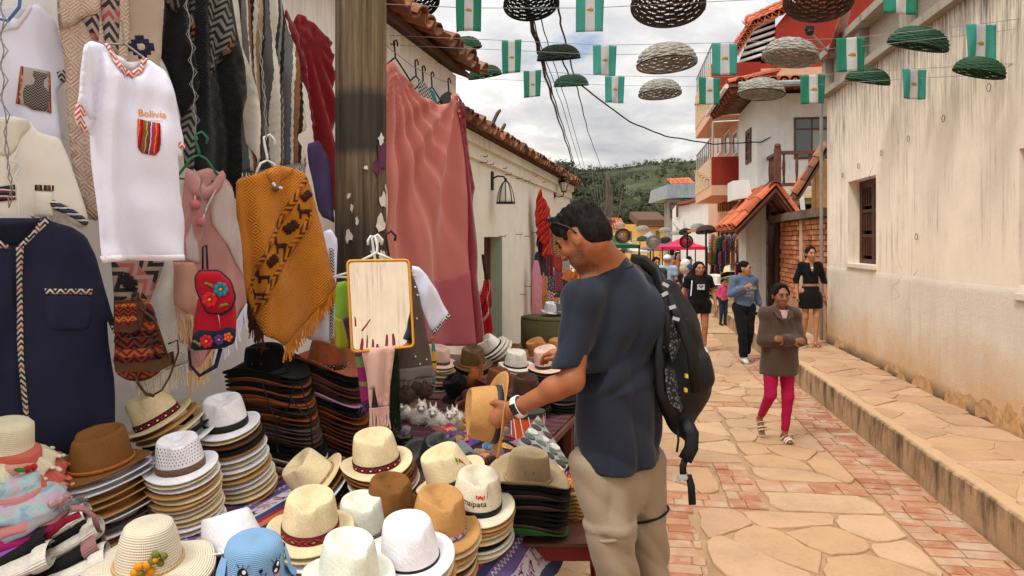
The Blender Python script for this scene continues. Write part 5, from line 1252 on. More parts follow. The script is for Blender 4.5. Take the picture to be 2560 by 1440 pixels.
pl = Plane(945,960,3.42,12)
k3 = Gar('pink_scarf',[(902,872),(988,864),(984,900),(976,960),(972,1020),(948,1024),(934,960),(928,1026),(924,1024),(918,950)],pl,m_sal,fold(.015,10,45),'pale pink wool scarf with knotted fringe below the mirror','scarf')
fringe(k3.root,[k3.pt(924,1022,.01),k3.pt(972,1018,.01)],.1,m_sal,30,.0045,16,gather=.012)
pl = Plane(985,980,3.55,12); m_dg = cloth('dark_green_wool','#1d2a1c')
k4 = Gar('dark_green_scarf',[(972,880),(996,880),(1000,960),(1000,1030),(974,1034),(976,960)],pl,m_dg,fold(.01,10,47),'dark green scarf with fringe between the pink scarf and brown shawl','scarf')
fringe(k4.root,[k4.pt(974,1030,.01),k4.pt(1000,1026,.01)],.09,m_dg,22,.004,17)
pl = Plane(1035,840,3.62,20); m_taupe = cloth('taupe_wool','#5f5048')
k5 = Gar('brown_shawl',[(1000,690),(1030,680),(1046,720),(1062,800),(1078,880),(1086,940),(1080,948),(1030,950),(990,952),(984,900),(990,800)],pl,m_taupe,fold(.012,6,49),'brown shawl with pearl beads, grey fringe and fur pompoms right of the mirror','shawl')
k5.patch('grey_hem',[(988,922),(1084,914),(1086,942),(1030,950),(990,952)],cloth('grey_wool','#77706c'),off=.017)
fringe(k5.root,[k5.pt(990,950,.01),k5.pt(1034,950,.01),k5.pt(1084,944,.01)],.085,cloth('grey_wool','#7'),44,.0035,18,gather=.045)
m_pb = mat('pearl_bead','#d8d2c4',.3,.05)
for i,(x,y) in enumerate(((1038,718),(1044,738),(1041,796),(1036,890),(988,892),(1068,900),(1050,910),(988,912),(1020,760),(1010,830))):
 mb = MB(); mb.ball(k5.pt(x,y,.02),.0055,8,5); part('bead',mb,m_pb,k5.root,smooth=True)
def fur_ball(parent,c,r_,m,n=700,seed=1,name='pompom',ln=.25):
 q = random.Random(seed); mb = MB(); mb.ball(c,r_*.82,14,10)
 for k in range(n):
  d = V((q.gauss(0,1),q.gauss(0,1),q.gauss(0,1))).normalized(); t = d.orthogonal().normalized(); t = Matrix.Rotation(q.uniform(0,6),3,d) @ t
  p = V(c)+d*r_*.75; e = V(c)+(d+t*q.uniform(-.35,.35)).normalized()*r_*(1+ln*q.uniform(-.3,.5)); w_ = t*r_*.035
  mb.add([p-w_,p+w_,e],[(0,1,2)])
 return part(name,mb,m,parent,fix=False)
m_fur = mat('brown_fur','#4a362d',.95,.3,40)
for i,(x,y,s_) in enumerate(((1012,985,27),(1060,975,26),(1040,968,18))): fur_ball(k5.root,k5.pt(x,y,.03),s_/F*3.6,m_fur,900,i)
pl = Plane(1075,760,3.8,35)
k6 = Gar('white_shirt',[(1028,664),(1050,668),(1090,720),(1126,788),(1120,800),(1082,836),(1062,800),(1040,720)],pl,m_wht,fold(.012,6,51),'white shirt with patterned hem half hidden behind the mirror and brown shawl','shirt')
k6.patch('hem_trim',[(1120,784),(1127,790),(1084,838),(1078,830)],m_alpaca,off=.018)
pl = Plane(1085,900,3.85,25)
k7 = Gar('yellow_scarf',[(1078,838),(1086,850),(1092,900),(1088,960),(1080,960),(1080,900)],pl,stripes('yellow_scarf',[(.05,'#4b8a8a'),(.02,'#c23a3a'),(.04,'#d9a22a'),(.01,'#2b2b3a'),(.05,'#d9a22a')],False),None,'narrow yellow striped scarf edge beside the brown shawl','scarf')
# ------------------------------------------------------------------ market tables
T = Fr(math.radians(17.5)); TE = -.86; TZ = .72
def table(name,label,u0,u1,v0,v1,z,loc,top=None):
 t = thing(name,label,'table',loc)
 mb = MB(); mb.fbox(T,u0,u1,v0,v1,z-.035,z-.004); part('table_top',mb,top or m_wood,t)
 for u in (u0+.06,u1-.1):
  for v in (v0+.06,v1-.1): mb = MB(); mb.fbox(T,u,u+.05,v,v+.05,0,z-.036); part('leg',mb,m_wood,t)
 return t
table('market_table','long market table under the striped woven cloth crowded with hats',-2.55,TE,.9,2.95,TZ,T(-1.6,2,0))
table('craft_table','market table behind the hats holding stuffed llamas and woven souvenirs',-2.6,-1.0,2.97,4.68,TZ,T(-1.8,3.8,0))
table('hat_table','cloth covered table of hat stacks in front of the low white house',-2.75,-1.02,4.72,6.6,TZ,T(-1.8,5.6,0))
# woven cloths
def aguayo(name,seq):
 g = G(name); x,y = g.sep(g.uv())[0:2]
 tot = sum(s_[0] for s_ in seq); st_,k = [],0.
 nz = g.m('MULTIPLY',g.m('SUBTRACT',g.noise(30,3,.6),.5),.006)
 for w_,c_ in seq: st_.append((k/tot,c_)); k += w_
 f = g.m('FRACT',g.m('DIVIDE',g.m('ADD',x,nz),tot)); cc = g.ramp(f,st_,True)
# white wavy cord on the purple, little figures on the white band
 wv = g.m('MULTIPLY',g.m('SINE',g.m('MULTIPLY',y,190.)),.006)
 d = g.m('ABSOLUTE',g.m('SUBTRACT',g.m('ADD',g.m('MULTIPLY',f,tot),wv),.150)); cc = g.mix(g.m('LESS_THAN',d,.0035),cc,(.65,.58,.6))
 fig = g.m('GREATER_THAN',g.voro(46.,g.comb(g.m('MULTIPLY',x,1.2),y),'F1'),.42)
 fx = g.m('MULTIPLY',g.m('GREATER_THAN',g.m('MULTIPLY',f,tot),.193),g.m('LESS_THAN',g.m('MULTIPLY',f,tot),.243))
 cc = g.mix(g.m('MULTIPLY',g.m('MULTIPLY',fx,fig),g.m('GREATER_THAN',g.noise(30,1),.42)),cc,g.ramp(g.noise(18,1),[(.45,'#b98796'),(.5,'#2e2947'),(.56,'#d9c7cf')],True))
 return g.out(cc,.95,g.bump(g.m('ADD',g.m('SINE',g.m('MULTIPLY',y,1400.)),g.noise(200,2)),.35,.002),.1,0,0,.1)
m_aguayo = aguayo('woven_aguayo',[(.025,'#8f2430'),(.03,'#c96a45'),(.03,'#23284e'),(.02,'#7b2a3a'),(.03,'#2b2f5c'),(.055,'#6a5591'),(.065,'#d6cdd2'),(.03,'#2d3c6e')])
mb = MB(); W0,W1 = TE-1.66,TE+.20
def clothf(a,b):
 u = W0+(W1-W0)*a; v = .95+(3.0-.95)*b; z = TZ+.004+.003*mnoise.noise(V((u*7,v*7,0)))
 d = u-(TE-.02)
 if d > 0: z = TZ+.004-d*d*2.6-.25*d+.012*math.sin(v*19+d*9)*d*5; u = u-d*.12
 return T(u,v,z)
mb.grid(clothf,90,90,0,lambda a,b: ((W1-W0)*(a-1)+.285*7,b*2.05));
part('striped_tablecloth',mb,m_aguayo,smooth=True,label='purple, navy and orange striped woven cloth spread under the hat stacks',cat='tablecloth',group='cloths on the tables')
m_maroon = cloth('maroon_cloth','#57101d',.85,.1,0,.3)
mb = MB()
def redc(a,b):
 L_ = 1.77+1.9; d = a*L_; k = .66
 q = .025*math.sin(d*9)+.015*math.sin(d*23+1)
 if d < 1.77: p = (-2.77+d,4.70-q*b,0)
 else: p = (-1.0+q*b,4.70+(d-1.77),0)
 return T(p[0],p[1],TZ-b*k)
mb.grid(redc,120,8); mb.grid(lambda a,b: T(-2.77+a*1.77,4.70+b*1.9,TZ+.003),2,2)
part('maroon_tablecloth',mb,m_maroon,smooth=True,label='maroon cloth hanging over the table of hat stacks',cat='tablecloth',group='cloths on the tables')
# ------------------------------------------------------------------ hats
HATC = {'cream': ('straw','#dcc9a0'),'white': ('straw','#e6e4e8'),'ivory': ('straw','#e0d6bd'),'pale green': ('straw','#d9dccb'),'tan': ('straw','#b98b55'),'brown': ('straw','#7a5028'),'sand': ('straw','#a89474'),'camel': ('felt','#a87243'),'black': ('felt','#0b0b0c'),'chestnut': ('felt','#6e3a26'),'dark brown': ('felt','#3c241a'),'rust': ('felt','#8e4c22'),'grey brown': ('felt','#55453c'),'pink': ('felt','#cf9fae'),'green': ('felt','#2f6b2c'),'charcoal': ('felt','#1a191d'),'mauve brown': ('felt','#56423f'),'olive': ('felt','#5d4728'),'maroon': ('felt','#4a211c'),'pale pink': ('felt','#d9b4a4'),'off white': ('felt','#dcd7c9'),'grey': ('felt','#6b6a6c'),'leather black': ('leather','#151516'),'walnut': ('felt','#54331f'),'copper': ('felt','#9a5638')}
def hatmat(c):
 kind,h = HATC[c]
 if kind == 'straw': return weave(c.replace(' ','_')+'_straw',h,300.,.5)
 if kind == 'leather': return mat('black_leather',h,.38,.2,20,.25,90,.002,.5)
 return mat(c.replace(' ','_')+'_felt',h,.9,.16,30,.3,220,.001,.12,0,0,.06)
_hat = {}
HS = {'fedora': dict(a=.092,b=.108,bw=.050,h=.118,up=.014,dip=.012,bk=.006,top='tear',tp=.83),'wide': dict(a=.092,b=.108,bw=.056,h=.118,up=.020,dip=.016,bk=.008,top='tear',tp=.83),'cowboy': dict(a=.083,b=.10,bw=.09,h=.118,up=.062,dip=.022,bk=.012,top='cattle',tp=.83),'sun': dict(a=.085,b=.095,bw=.095,h=.105,up=-.012,dip=.02,bk=.01,top='round',tp=.78),}
def hat_pts(st,s,th,off=0.):
 """crown side point at height share s and angle th (0 = front)"""
 P = HS[st]; sc_ = 1-(1-P['tp'])*(s**1.7); a,b = P['a']*sc_+off,P['b']*sc_+off
 x,y,z = a*math.sin(th),-b*math.cos(th),P['h']*s
 if P['top'] == 'tear':
  g_ = math.exp(-((abs(th)-.72)/.36)**2)*max(0,s-.25)/.75; x *= 1-.42*g_; y *= 1-.05*g_
  z *= 1-.05*math.cos(th)*s*s
 if P['top'] == 'cattle': z *= 1+.05*s*abs(math.sin(th))-.02*s*math.cos(th); x *= 1-.12*max(0,s-.4)*max(0,math.cos(th))
 return V((x,y,z))
def hat_mesh(st,c,low=False):
 k = (st,c,low)
 if k in _hat: return _hat[k]
 P = HS[st]; n = 36 if low else 48; mb = MB(); rings = []
 def brim(t,th,dz=0.):
  x = (P['a']+P['bw']*t)*math.sin(th); y = -(P['b']+P['bw']*t*.98)*math.cos(th); q = t**1.7
  z = P['up']*math.sin(th)**2*q-P['dip']*max(0,math.cos(th))**2*q-P['bk']*max(0,-math.cos(th))**2*q*(-1 if st == 'cowboy' else 1)
  if st == 'sun': z = -.028*q+.012*math.sin(3*th+.5)*q+.008*math.sin(5*th)*q
  if st == 'cowboy': x *= 1-.10*q*max(0,abs(math.sin(th))-.3)
  return V((x,y,z+dz+.0025*math.sin(3*th+1)*t))
 ang = [2*PI*i/n for i in range(n)]; wrap = lambda th: (th+PI) % (2*PI)-PI
 for t in (0.,.12,.4,.7,.94): rings.append([brim(t,wrap(th),-.003) for th in ang])
 rings.append([brim(1.,wrap(th),-.001) for th in ang])
 for t in (.985,.8,.5,.2,.03): rings.append([brim(t,wrap(th),.0025) for th in ang])
 lv = (.04,.2,.4,.6,.78,.9) if not low else (.04,.35,.7,.9)
 if low:  # a hat under another: its crown sits inside the one above
  for s in lv: rings.append([V((p.x*(1-.07*min(1,s*3)),p.y*(1-.07*min(1,s*3)),P['h']*s*.5)) for p in (hat_pts('sun',s*.5,wrap(th)) for th in ang)])
  rings.append([V((0,0,P['h']*.5)) for th in ang])
  vs = [p for r_ in rings for p in r_]; fs = [(i*n+k_,i*n+(k_+1) % n,(i+1)*n+(k_+1) % n,(i+1)*n+k_) for i in range(len(rings)-1) for k_ in range(n)]
  mb.add(vs,fs); me = mesh_of('crown_and_brim',mb,hatmat(c),smooth=True); _hat[k] = me; return me
 for s in lv: rings.append([hat_pts(st,s,wrap(th)) for th in ang])
 h = P['h']; tp = P['tp']
 topr = [hat_pts(st,1.,wrap(th)) for th in ang]
 rings.append([V((p.x*.985,p.y*.985,p.z*.975)) for p in topr])
 for q in ((.95,.87,.76,.6,.4,.2,.02) if not low else (.9,.6,.3,.02)):
  row = []
  for p,th in zip(topr,ang):
   x,y = p.x*q,p.y*q; z = p.z*1.0
   e = min(1.,(1-q)/.3)
   if P['top'] == 'tear': d = .036*math.exp(-(x/.036)**2)*(.7-.3*max(-1,min(1,-y/.07)))*min(1,e*1.25); z = z+.004*(1-q)-d
   elif P['top'] == 'cattle': d = .028*math.exp(-(x/.022)**2)*e+.012*math.exp(-((abs(x)-.05)/.02)**2)*max(0,-y/.08)*e; z = z+.008*(1-q*q)-d
   else: z = z-.0+.022*math.sqrt(max(0,1-q*q))
   row.append(V((x,y,z)))
  rings.append(row)
 vs = [p for r_ in rings for p in r_]; fs = []
 for i in range(len(rings)-1):
  for k_ in range(n): a_,b_ = i*n+k_,i*n+(k_+1) % n; fs.append((a_,b_,b_+n,a_+n))
 fs.append(tuple((len(rings)-1)*n+i for i in range(n)))
 mb.add(vs,fs); me = mesh_of('crown_and_brim',mb,hatmat(c),smooth=True); _hat[k] = me; return me
def band_mesh(st,m,s0=.03,s1=.22,off=.0022,key=None):
 k = (st,'band',key or m.name,s0,s1)
 if k not in _hat:
  n = 64; mb = MB(); rows = [[hat_pts(st,s,(2*PI*i/n+PI) % (2*PI)-PI,o) for i in range(n+1)] for s,o in ((s0,.0005),(s0,off),((s0+s1)/2,off+.0006),(s1,off),(s1,.0005))]
  per = 2*PI*.09; uv = [(per*i/n+1e-4,HS[st]['h']*s+1e-4) for s in (s0,s0,(s0+s1)/2,s1,s1) for i in range(n+1)]
  fs = [(r_*(n+1)+i,r_*(n+1)+i+1,(r_+1)*(n+1)+i+1,(r_+1)*(n+1)+i) for r_ in range(4) for i in range(n)]
  mb.add([p for r_ in rows for p in r_],fs,0,uv); _hat[k] = mesh_of('hat_band',mb,m,smooth=True,fix=True)
 return _hat[k]
def cord_mesh(st,m,s=.08,r_=.004,strands=2,amp=.004):
 k = (st,'cord',m.name,s,strands)
 if k not in _hat:
  mb = MB(); n = 120
  for j in range(strands):
   pts = [hat_pts(st,s+amp/HS[st]['h']*math.sin(26*2*PI*i/n+j*2*PI/strands),(2*PI*i/n+PI) % (2*PI)-PI,.004+.0015*math.cos(26*2*PI*i/n+j*2*PI/strands)) for i in range(n)]
   mb.tube(pts+[pts[0]],r_,5,cap=False)
  _hat[k] = mesh_of('hat_band',mb,m,smooth=True)
 return _hat[k]
def band_pattern(name,base,dark,acc,f=60.):
 if name in _mc: return _mc[name]
 g = G(name); x,y = g.sep(g.uv())[0:2]
 fx = g.m('ABSOLUTE',g.m('SUBTRACT',g.m('FRACT',g.m('MULTIPLY',x,f*.5)),.5)); fy = g.m('ABSOLUTE',g.m('SUBTRACT',g.m('DIVIDE',y,.025),.55))
 d = g.m('ADD',g.m('MULTIPLY',fx,1.),fy)
 cc = g.mix(g.m('GREATER_THAN',g.m('FRACT',g.m('MULTIPLY',d,2.2)),.5),base,dark)
 cc = g.mix(g.m('LESS_THAN',d,.16),cc,acc); cc = g.mix(g.m('GREATER_THAN',fy,.42),cc,dark)
 _mc[name] = g.out(cc,.9,g.bump(g.noise(300,2),.3,.001),.15); return _mc[name]
b_black = mat('black_ribbon','#101012',.6,.1,20,.2,200); b_red = band_pattern('red_woven_band','#8c2233','#2a1216','#d8cfc4'); b_dia = band_pattern('diamond_woven_band','#9a3a33','#5c1f1f','#7f9a86',44.)
b_zz = zig('zigzag_band','#1b1b1d','#d5d0c6',None,70.,.5,0,.78); b_brown = stripes('brown_striped_band',[(.003,'#4a2a1f'),(.0015,'#a08472')],False); b_tri = band_pattern('orange_triangle_band','#c2552c','#17171a','#d9a13c',70.)
b_purp = band_pattern('purple_woven_band','#6d2a4c','#a3a3b8','#d8cfc4',60.); b_dark = band_pattern('dark_woven_band','#2a2222','#7d6b5a','#8c2a2a',60.); b_braid = mat('braided_leather','#a5622a',.6,.3,40); b_dleather = mat('studded_leather','#2c2320',.55,.2,30,.3)
b_rope = mat('straw_rope','#a5875a',.8,.3,60); b_dbraid = mat('dark_braid','#33241c',.7,.3,60)
hat_n = [0]
def hat(st,c,M,label,group=None,band=None,low=False,cord=None,scale=1.):
 t = thing('hat',label,'hat',(0,0,0),group); t.matrix_basis = M @ Matrix.Diagonal((scale,scale,scale,1)); _wpos[t.name] = V((0,0,0))
 link_child('crown_and_brim',hat_mesh(st,c,low),t)
 if band: link_child('hat_band',band,t)
 hat_n[0] += 1; return t
def link_child(nm,me,t,M=None):
 o = bpy.data.objects.new(nm,me); C.objects.link(o); o.parent = t
 if M is not None: o.matrix_basis = M
 return o
def pose(p,yaw=0,roll=0,pitch=0):
 """yaw turns the front of the hat, roll lifts its right side as seen from the camera, pitch tips it towards the camera"""
 return Matrix.Translation(p) @ Matrix.Rotation(math.radians(-roll),4,'Y') @ Matrix.Rotation(math.radians(pitch),4,'X') @ Matrix.Rotation(math.radians(yaw),4,'Z')
def ordw_(i): return ordw[i] if i < len(ordw) else str(i+1)+'th'
def crochet(name,c,sc_=1.):
 g = G(name); x,y,z = g.sep(g.obj())[0:3]; rad = g.m('SQRT',g.m('ADD',g.m('MULTIPLY',x,x),g.m('MULTIPLY',y,y)))
 wv = g.m('SINE',g.m('MULTIPLY',g.m('ADD',rad,g.m('MULTIPLY',z,-1.)),900.*sc_)); st_ = g.m('SINE',g.m('MULTIPLY',g.m('ARCTAN2',y,x),90.)); c = col(c)
 cc = g.ramp(g.m('ADD',g.m('MULTIPLY',wv,.18),g.m('ADD',.4,g.m('MULTIPLY',g.noise(20,3),.25))),[(.2,tuple(k*.8 for k in c)),(.6,tuple(min(.93,k*1.08) for k in c))])
 return g.out(cc,.9,g.bump(g.m('ADD',wv,g.m('MULTIPLY',st_,.6)),.55,.002),.15,0,0,.15)
hr = random.Random(21)
def stack(px,py,Y,cols,topname,st='fedora',yaw=20,roll=0,pitch=4,dz=.02,band=None,scale=1.,lean=(0,0),toplabel=None,jit=1.,bands={},styles={}):
 """the topmost hat's brim centre at pixel px,py and distance Y; cols from the top down"""
 p = at(px,py,Y); M0 = pose(V((0,0,0)),yaw,roll,pitch); ax = (M0 @ V((0,0,1)))
 tops = None
 for i,c in enumerate(cols):
  q = p-ax*(dz*i)+V((lean[0]*i,lean[1]*i,0))+V((hr.uniform(-.006,.006),hr.uniform(-.006,.006),0))*(jit if i else 0)
  M = pose(q,yaw+hr.uniform(-5,5)*(jit if i else 0),roll+hr.uniform(-1.2,1.2)*(jit if i else 0),pitch+hr.uniform(-1.2,1.2)*(jit if i else 0))
  s_ = styles.get(i,st)
  lb = toplabel if i == 0 else f'{c} hat, {ordw_(i)} down in the stack under the {topname}'
  h_ = hat(s_,c,M,lb,f'stack under the {topname}',band if i == 0 else None,i > 0,scale=scale*(1 if i == 0 else hr.uniform(.985,1.015)))
  tops = tops or h_
 return tops
def eyelets(t,st,m=None,ths=(-.28,.12),s=.55):
 m = m or mat('brass_eyelet','#8a7f62',.4,.1,5,0,None,.004,.5,.8)
 for th in ths:
  p = hat_pts(st,s,th,.001); mb = MB(); mb.lathe([(.0035,0),(.0065,0),(.0065,.0015),(.0035,.0015)],p,12,Matrix(((1,0,0),(0,0,-1),(0,1,0)))); link_child('eyelet',mesh_of('eyelet',mb,m),t)
  mb = MB(); mb.lathe([(.0,0.001),(.0034,.001)],p,10,Matrix(((1,0,0),(0,0,-1),(0,1,0)))); link_child('eyelet_hole',mesh_of('eyelet_hole',mb,mat('hole_shadow','#0b0b0b')),t)
# A brown hat stack
t = stack(253,1162,2.70,['brown','white','white','tan','tan','tan','white','mauve brown','white','tan'],'brown hat with braided cord','wide',-20,3,6,.026,cord_mesh('wide',b_braid,.10,.0035,3),1.05,toplabel='brown hat with orange braided cord topping the left front stack',lean=(.004,0))
# B tilted cream hat with the red band
stack(396,1050,3.06,['cream','tan','cream','black','white'],'tilted cream hat with red band','fedora',35,27,8,.022,band_mesh('fedora',b_red,.02,.24),1.02,toplabel='cream straw hat with red diamond band, tilted above the mesh hat',lean=(.016,.004))
# C mesh hat
t = stack(452,1168,2.80,['white','cream','white','tan','cream','tan','cream','ivory','cream','cream','white','ivory','white'],'white mesh hat','fedora',25,5,6,.0185,band_mesh('fedora',b_brown,.02,.26),.95,toplabel='white hat with perforated crown and brown striped band, under the tilted cream hat')
mh = MB()
for i in range(40):
 for s in (.36,.46,.56,.66,.76,.86):
  th = 2*PI*(i+(.5 if int(s*10) % 2 else 0))/40-PI; p = hat_pts('fedora',s,th,.0008); q = hat_pts('fedora',s,th+.05,.0008); mh.add([p,q,hat_pts('fedora',s+.045,th+.05,.0008),hat_pts('fedora',s+.045,th,.0008)],[(0,1,2,3)])
o = link_child('mesh_openings',mesh_of('mesh_openings',mh,mat('mesh_opening','#6e6152',.9),fix=False),t); o['kind'] = 'stuff'
# D white fedora
stack(564,1064,3.14,['white','cream','walnut','black','tan','white','ivory','white','cream','tan','white','ivory','cream','cream','tan'],'white fedora with broad black ribbon','fedora',20,5,7,.0205,band_mesh('fedora',b_black,.02,.27),1.0,toplabel='white fedora with broad black ribbon on a tall stack',lean=(.003,0))
# E black felt cowboy
t = stack(666,932,3.55,['black','black','chestnut','black','rust','charcoal','rust','rust','dark brown','dark brown','rust','walnut','grey brown','grey brown','mauve brown','grey brown','dark brown','black','black','charcoal','off white','dark brown','off white'],'black felt hat with cord','cowboy',78,3,5,.0205,band_mesh('cowboy',b_black,.02,.1),1.08,toplabel='black felt hat with two eyelets and a loose cord, on the tallest stack',lean=(.003,-.001))
eyelets(t,'cowboy',ths=(-1.75,-1.3),s=.5)
mb = MB(); mb.tube([V((-.06,-.105,.012)),V((.02,-.125,.02)),V((.10,-.11,.04))],.004,5); mb.tube([V((-.06,-.105,.008)),V((.02,-.13,.014)),V((.105,-.115,.032))],.004,5); link_child('cord',mesh_of('cord',mb,b_black),t,Matrix.Rotation(math.radians(-70),4,'Z'))
for i,pts in enumerate(([(655,955),(672,1010),(690,1050),(694,1130)],[(735,960),(725,1010),(700,1048)],[(752,955),(762,1000),(778,1040),(780,1140)],[(720,985),(745,1020),(776,1050),(785,1150)])):
 mb = MB(); mb.tube([at(x,y,3.36) for x,y in pts],.0035,5); mb.ball(at(pts[-1][0],pts[-1][1],3.36),(.008,.008,.014),8,5); part('chin_cord',mb,b_black,label=['black chin cord hanging down the left of the tallest hat stack','black chin cord crossing the middle of the tallest hat stack','black chin cord at the right edge of the tallest hat stack','black chin cord crossing towards the right edge of the tallest stack'][i],cat='cord',group='chin cords on the tall stack')
# F brown felt cowboy with studded band
t = stack(818,912,3.78,['copper','black','black','chestnut','mauve brown','chestnut','dark brown','pink','black','charcoal','chestnut','rust','chestnut','walnut','rust','walnut','copper','chestnut','walnut'],'brown felt hat with studded band','cowboy',70,-6,6,.0225,band_mesh('cowboy',b_dleather,.02,.22),1.05,toplabel='brown felt hat with studded leather band on a tall stack beside the scarves',lean=(.0035,0))
sm = mat('silver_stud','#b9b4a8',.3,.1,5,0,None,.004,.5,.9)
for k in range(14):
 for s in (.07,.17): mb = MB(); mb.ball(hat_pts('cowboy',s,-2.2+k*.2+(.06 if s > .1 else 0),.004),.0028,6,4); link_child('stud',mesh_of('stud',mb,sm),t)
mb = MB(); p = hat_pts('cowboy',.12,-.5,.004); mb.lathe([(0,0),(.016,0),(.017,.002),(.012,.004),(0,.005)],p,14,Matrix.Rotation(-.5,3,'Z') @ Matrix(((1,0,0),(0,0,-1),(0,1,0)))); link_child('buckle',mesh_of('buckle',mb,mat('aged_brass','#6d5238',.4,.2,20,0,None,.004,.5,.8)),t)
# G cream with the red band on dark brims, brown hat beneath
stack(942,1158,2.95,['cream','brown','brown','walnut','tan','white','brown'],'upright cream hat with red band','fedora',25,6,7,.0155,band_mesh('fedora',b_red,.02,.24),1.0,toplabel='upright cream straw hat with red woven band, in the middle of the table',lean=(.004,0),bands={1: band_mesh('fedora',b_dark),2: band_mesh('fedora',b_dark),3: band_mesh('fedora',b_dark)})
stack(975,1275,2.74,['brown'],'brown hat','fedora',25,-2,6,.02,band_mesh('fedora',b_black,.02,.14),.95,toplabel='plain brown hat with thin black band, half hidden under the dark brims')
# H cream leaning left
stack(790,1205,3.02,['cream','brown','white','charcoal','brown','walnut','brown','tan','walnut'],'leaning cream hat','fedora',20,40,10,.021,cord_mesh('fedora',b_rope,.07,.003,2),1.0,toplabel='plain cream straw hat leaning to the left with a stack of brims behind',lean=(.002,0))
# I black leather hat
t = stack(1092,1158,3.25,['leather black','black','black','charcoal'],'black leather hat','cowboy',-25,-8,8,.03,cord_mesh('cowboy',b_black,.05,.004,2),.95,toplabel='shiny black leather hat with two eyelets behind the cream hats')
eyelets(t,'cowboy',ths=(.3,.72),s=.5)
hat('fedora','grey',pose(at(1160,1150,3.42),10,-48,-20),'smooth grey hat lying tipped behind the black leather hat',low=True,scale=1.0)
# J cream with printed bird
t = stack(1128,1196,2.84,['cream'],'cream hat with bird print','fedora',30,24,6,.02,band_mesh('fedora',b_black,.03,.20),.98,toplabel='cream hat with red and green bird print and black band, tilted to the left')
def decal(t,st,polys,name='print'):
 """flat print: polygons in (angle, height share) on the crown"""
 for c_,pts in polys:
  mb = MB(); mb.add([hat_pts(st,s,th,.0012) for th,s in pts],[tuple(range(len(pts)))]); link_child(name,mesh_of(name,mb,mat('ink_'+c_.lstrip('#'),c_,.8,.03),fix=False),t).data.materials[0].name = 'print_ink'
decal(t,'fedora',[('#c23a28',[(.28,.62),(.45,.72),(.58,.66),(.62,.50),(.52,.48),(.44,.56)]),('#3f8a3f',[(.14,.70),(.24,.84),(.34,.74),(.28,.66)]),('#3f8a3f',[(.10,.60),(.2,.66),(.22,.60)]),('#d98a2e',[(.5,.5),(.62,.46),(.6,.38),(.5,.42)]),('#2b2b2b',[(.3,.42),(.34,.46),(.36,.42)])])
# K ivory with lettering
t = stack(1192,1262,2.62,['ivory','tan','tan','cream','cream','charcoal','pale green','ivory','cream'],'ivory lettered hat','fedora',8,-4,7,.016,band_mesh('fedora',b_black,.02,.20),.95,toplabel='ivory hat with lettering and a red mask print, black ribbon')
me = text_mesh('Samaipata',mat('black_ink','#26222a',.8,.03)); mb = MB()
mb.add([hat_pts('fedora',.38+v.co.y*.17,-1.12+v.co.x*.25,.0012) for v in me.vertices],[tuple(p.vertices) for p in me.polygons]); link_child('lettering',mesh_of('lettering',mb,mat('black_ink','#26222a'),fix=False),t)
decal(t,'fedora',[('#c8302e',[(-.22,.74),(-.1,.70),(.0,.72),(.1,.68),(.2,.74),(.18,.62),(.08,.58),(0,.64),(-.08,.6),(-.2,.64)]),('#dcd2bc',[(-.14,.69),(-.08,.66),(-.13,.64)]),('#dcd2bc',[(.14,.69),(.08,.66),(.13,.64)]),('#33303a',[(.3,.62),(.36,.84),(.38,.84),(.33,.62)])])
# L big sand hat with diamond band
stack(776,1326,2.46,['cream','cream','white','tan','cream'],'cream hat with diamond band','fedora',8,-2,7,.022,band_mesh('fedora',b_dia,.02,.27,key='d'),1.0,toplabel='cream hat with broad colourful diamond band at the front',bands={1: band_mesh('fedora',b_dark),3: band_mesh('fedora',b_dark)},lean=(.001,0))
# M pale green with zigzag band
stack(908,1322,2.66,['pale green','cream','tan'],'pale green hat with zigzag band','fedora',25,3,6,.02,band_mesh('fedora',b_zz,.02,.16),.93,toplabel='pale green hat with narrow black zigzag band behind the white hat')
# N tan hat
stack(1096,1320,2.44,['tan','cream','tan','cream','walnut','cream','tan'],'tan hat with purple band','fedora',20,-5,7,.021,band_mesh('fedora',b_purp,.02,.18),.97,toplabel='tan hat with narrow purple woven band on a short stack')
# O white with thin black band
stack(1026,1392,2.22,['white','cream','tan','cream'],'white hat with thin black band','fedora',25,4,7,.026,band_mesh('fedora',b_black,.03,.10),.93,toplabel='white hat with thin black leather band at the front edge',bands={1: band_mesh('fedora',b_tri,.02,.2)})
# P pale green front, Q white cone
stack(872,1440,2.05,['pale green'],'pale green hat','fedora',35,-3,7,.02,None,.88,toplabel='pale greenish white hat cut off by the bottom edge of the picture')
hat('fedora','white',pose(at(585,1372,2.42),60,18,-14),'plain white hat tipped back behind the blue hat',scale=.98)
# S sun hat with flower
HATC['ivory crochet'] = ('straw','#ded3ba'); _mc['ivory_crochet_straw'] = crochet('ivory_crochet_straw','#ded3ba',.8)
t = stack(372,1405,2.2,['ivory crochet','mauve brown'],'cream sun hat','sun',-15,-3,7,.022,cord_mesh('sun',mat('cream_cord','#c9a878',.8),.05,.004,2),1.02,toplabel='cream sun hat with yellow and olive flowers on its cord')
m_yf,m_of = mat('yellow_felt','#d98e16',.9,.1,40,.3),mat('leaf_green_felt','#6f7334',.9,.1,40,.3)
fc = hat_pts('sun',.28,.62,.012); X_ = V((.8,.58,0)); Z_ = V((.1,-.1,1)).normalized()
for k in range(6):
 a = 2*PI*k/6; mb = MB(); mb.ball(fc+X_*.021*math.cos(a)+Z_*.021*math.sin(a),(.013,.010,.012),10,7); link_child('petal',mesh_of('petal',mb,m_yf,smooth=True),t)
mb = MB(); mb.ball(fc+V((.0,-.008,0)),.010,10,6); link_child('flower_centre',mesh_of('flower_centre',mb,m_of,smooth=True),t)
fc2 = fc+X_*.038+Z_*.036
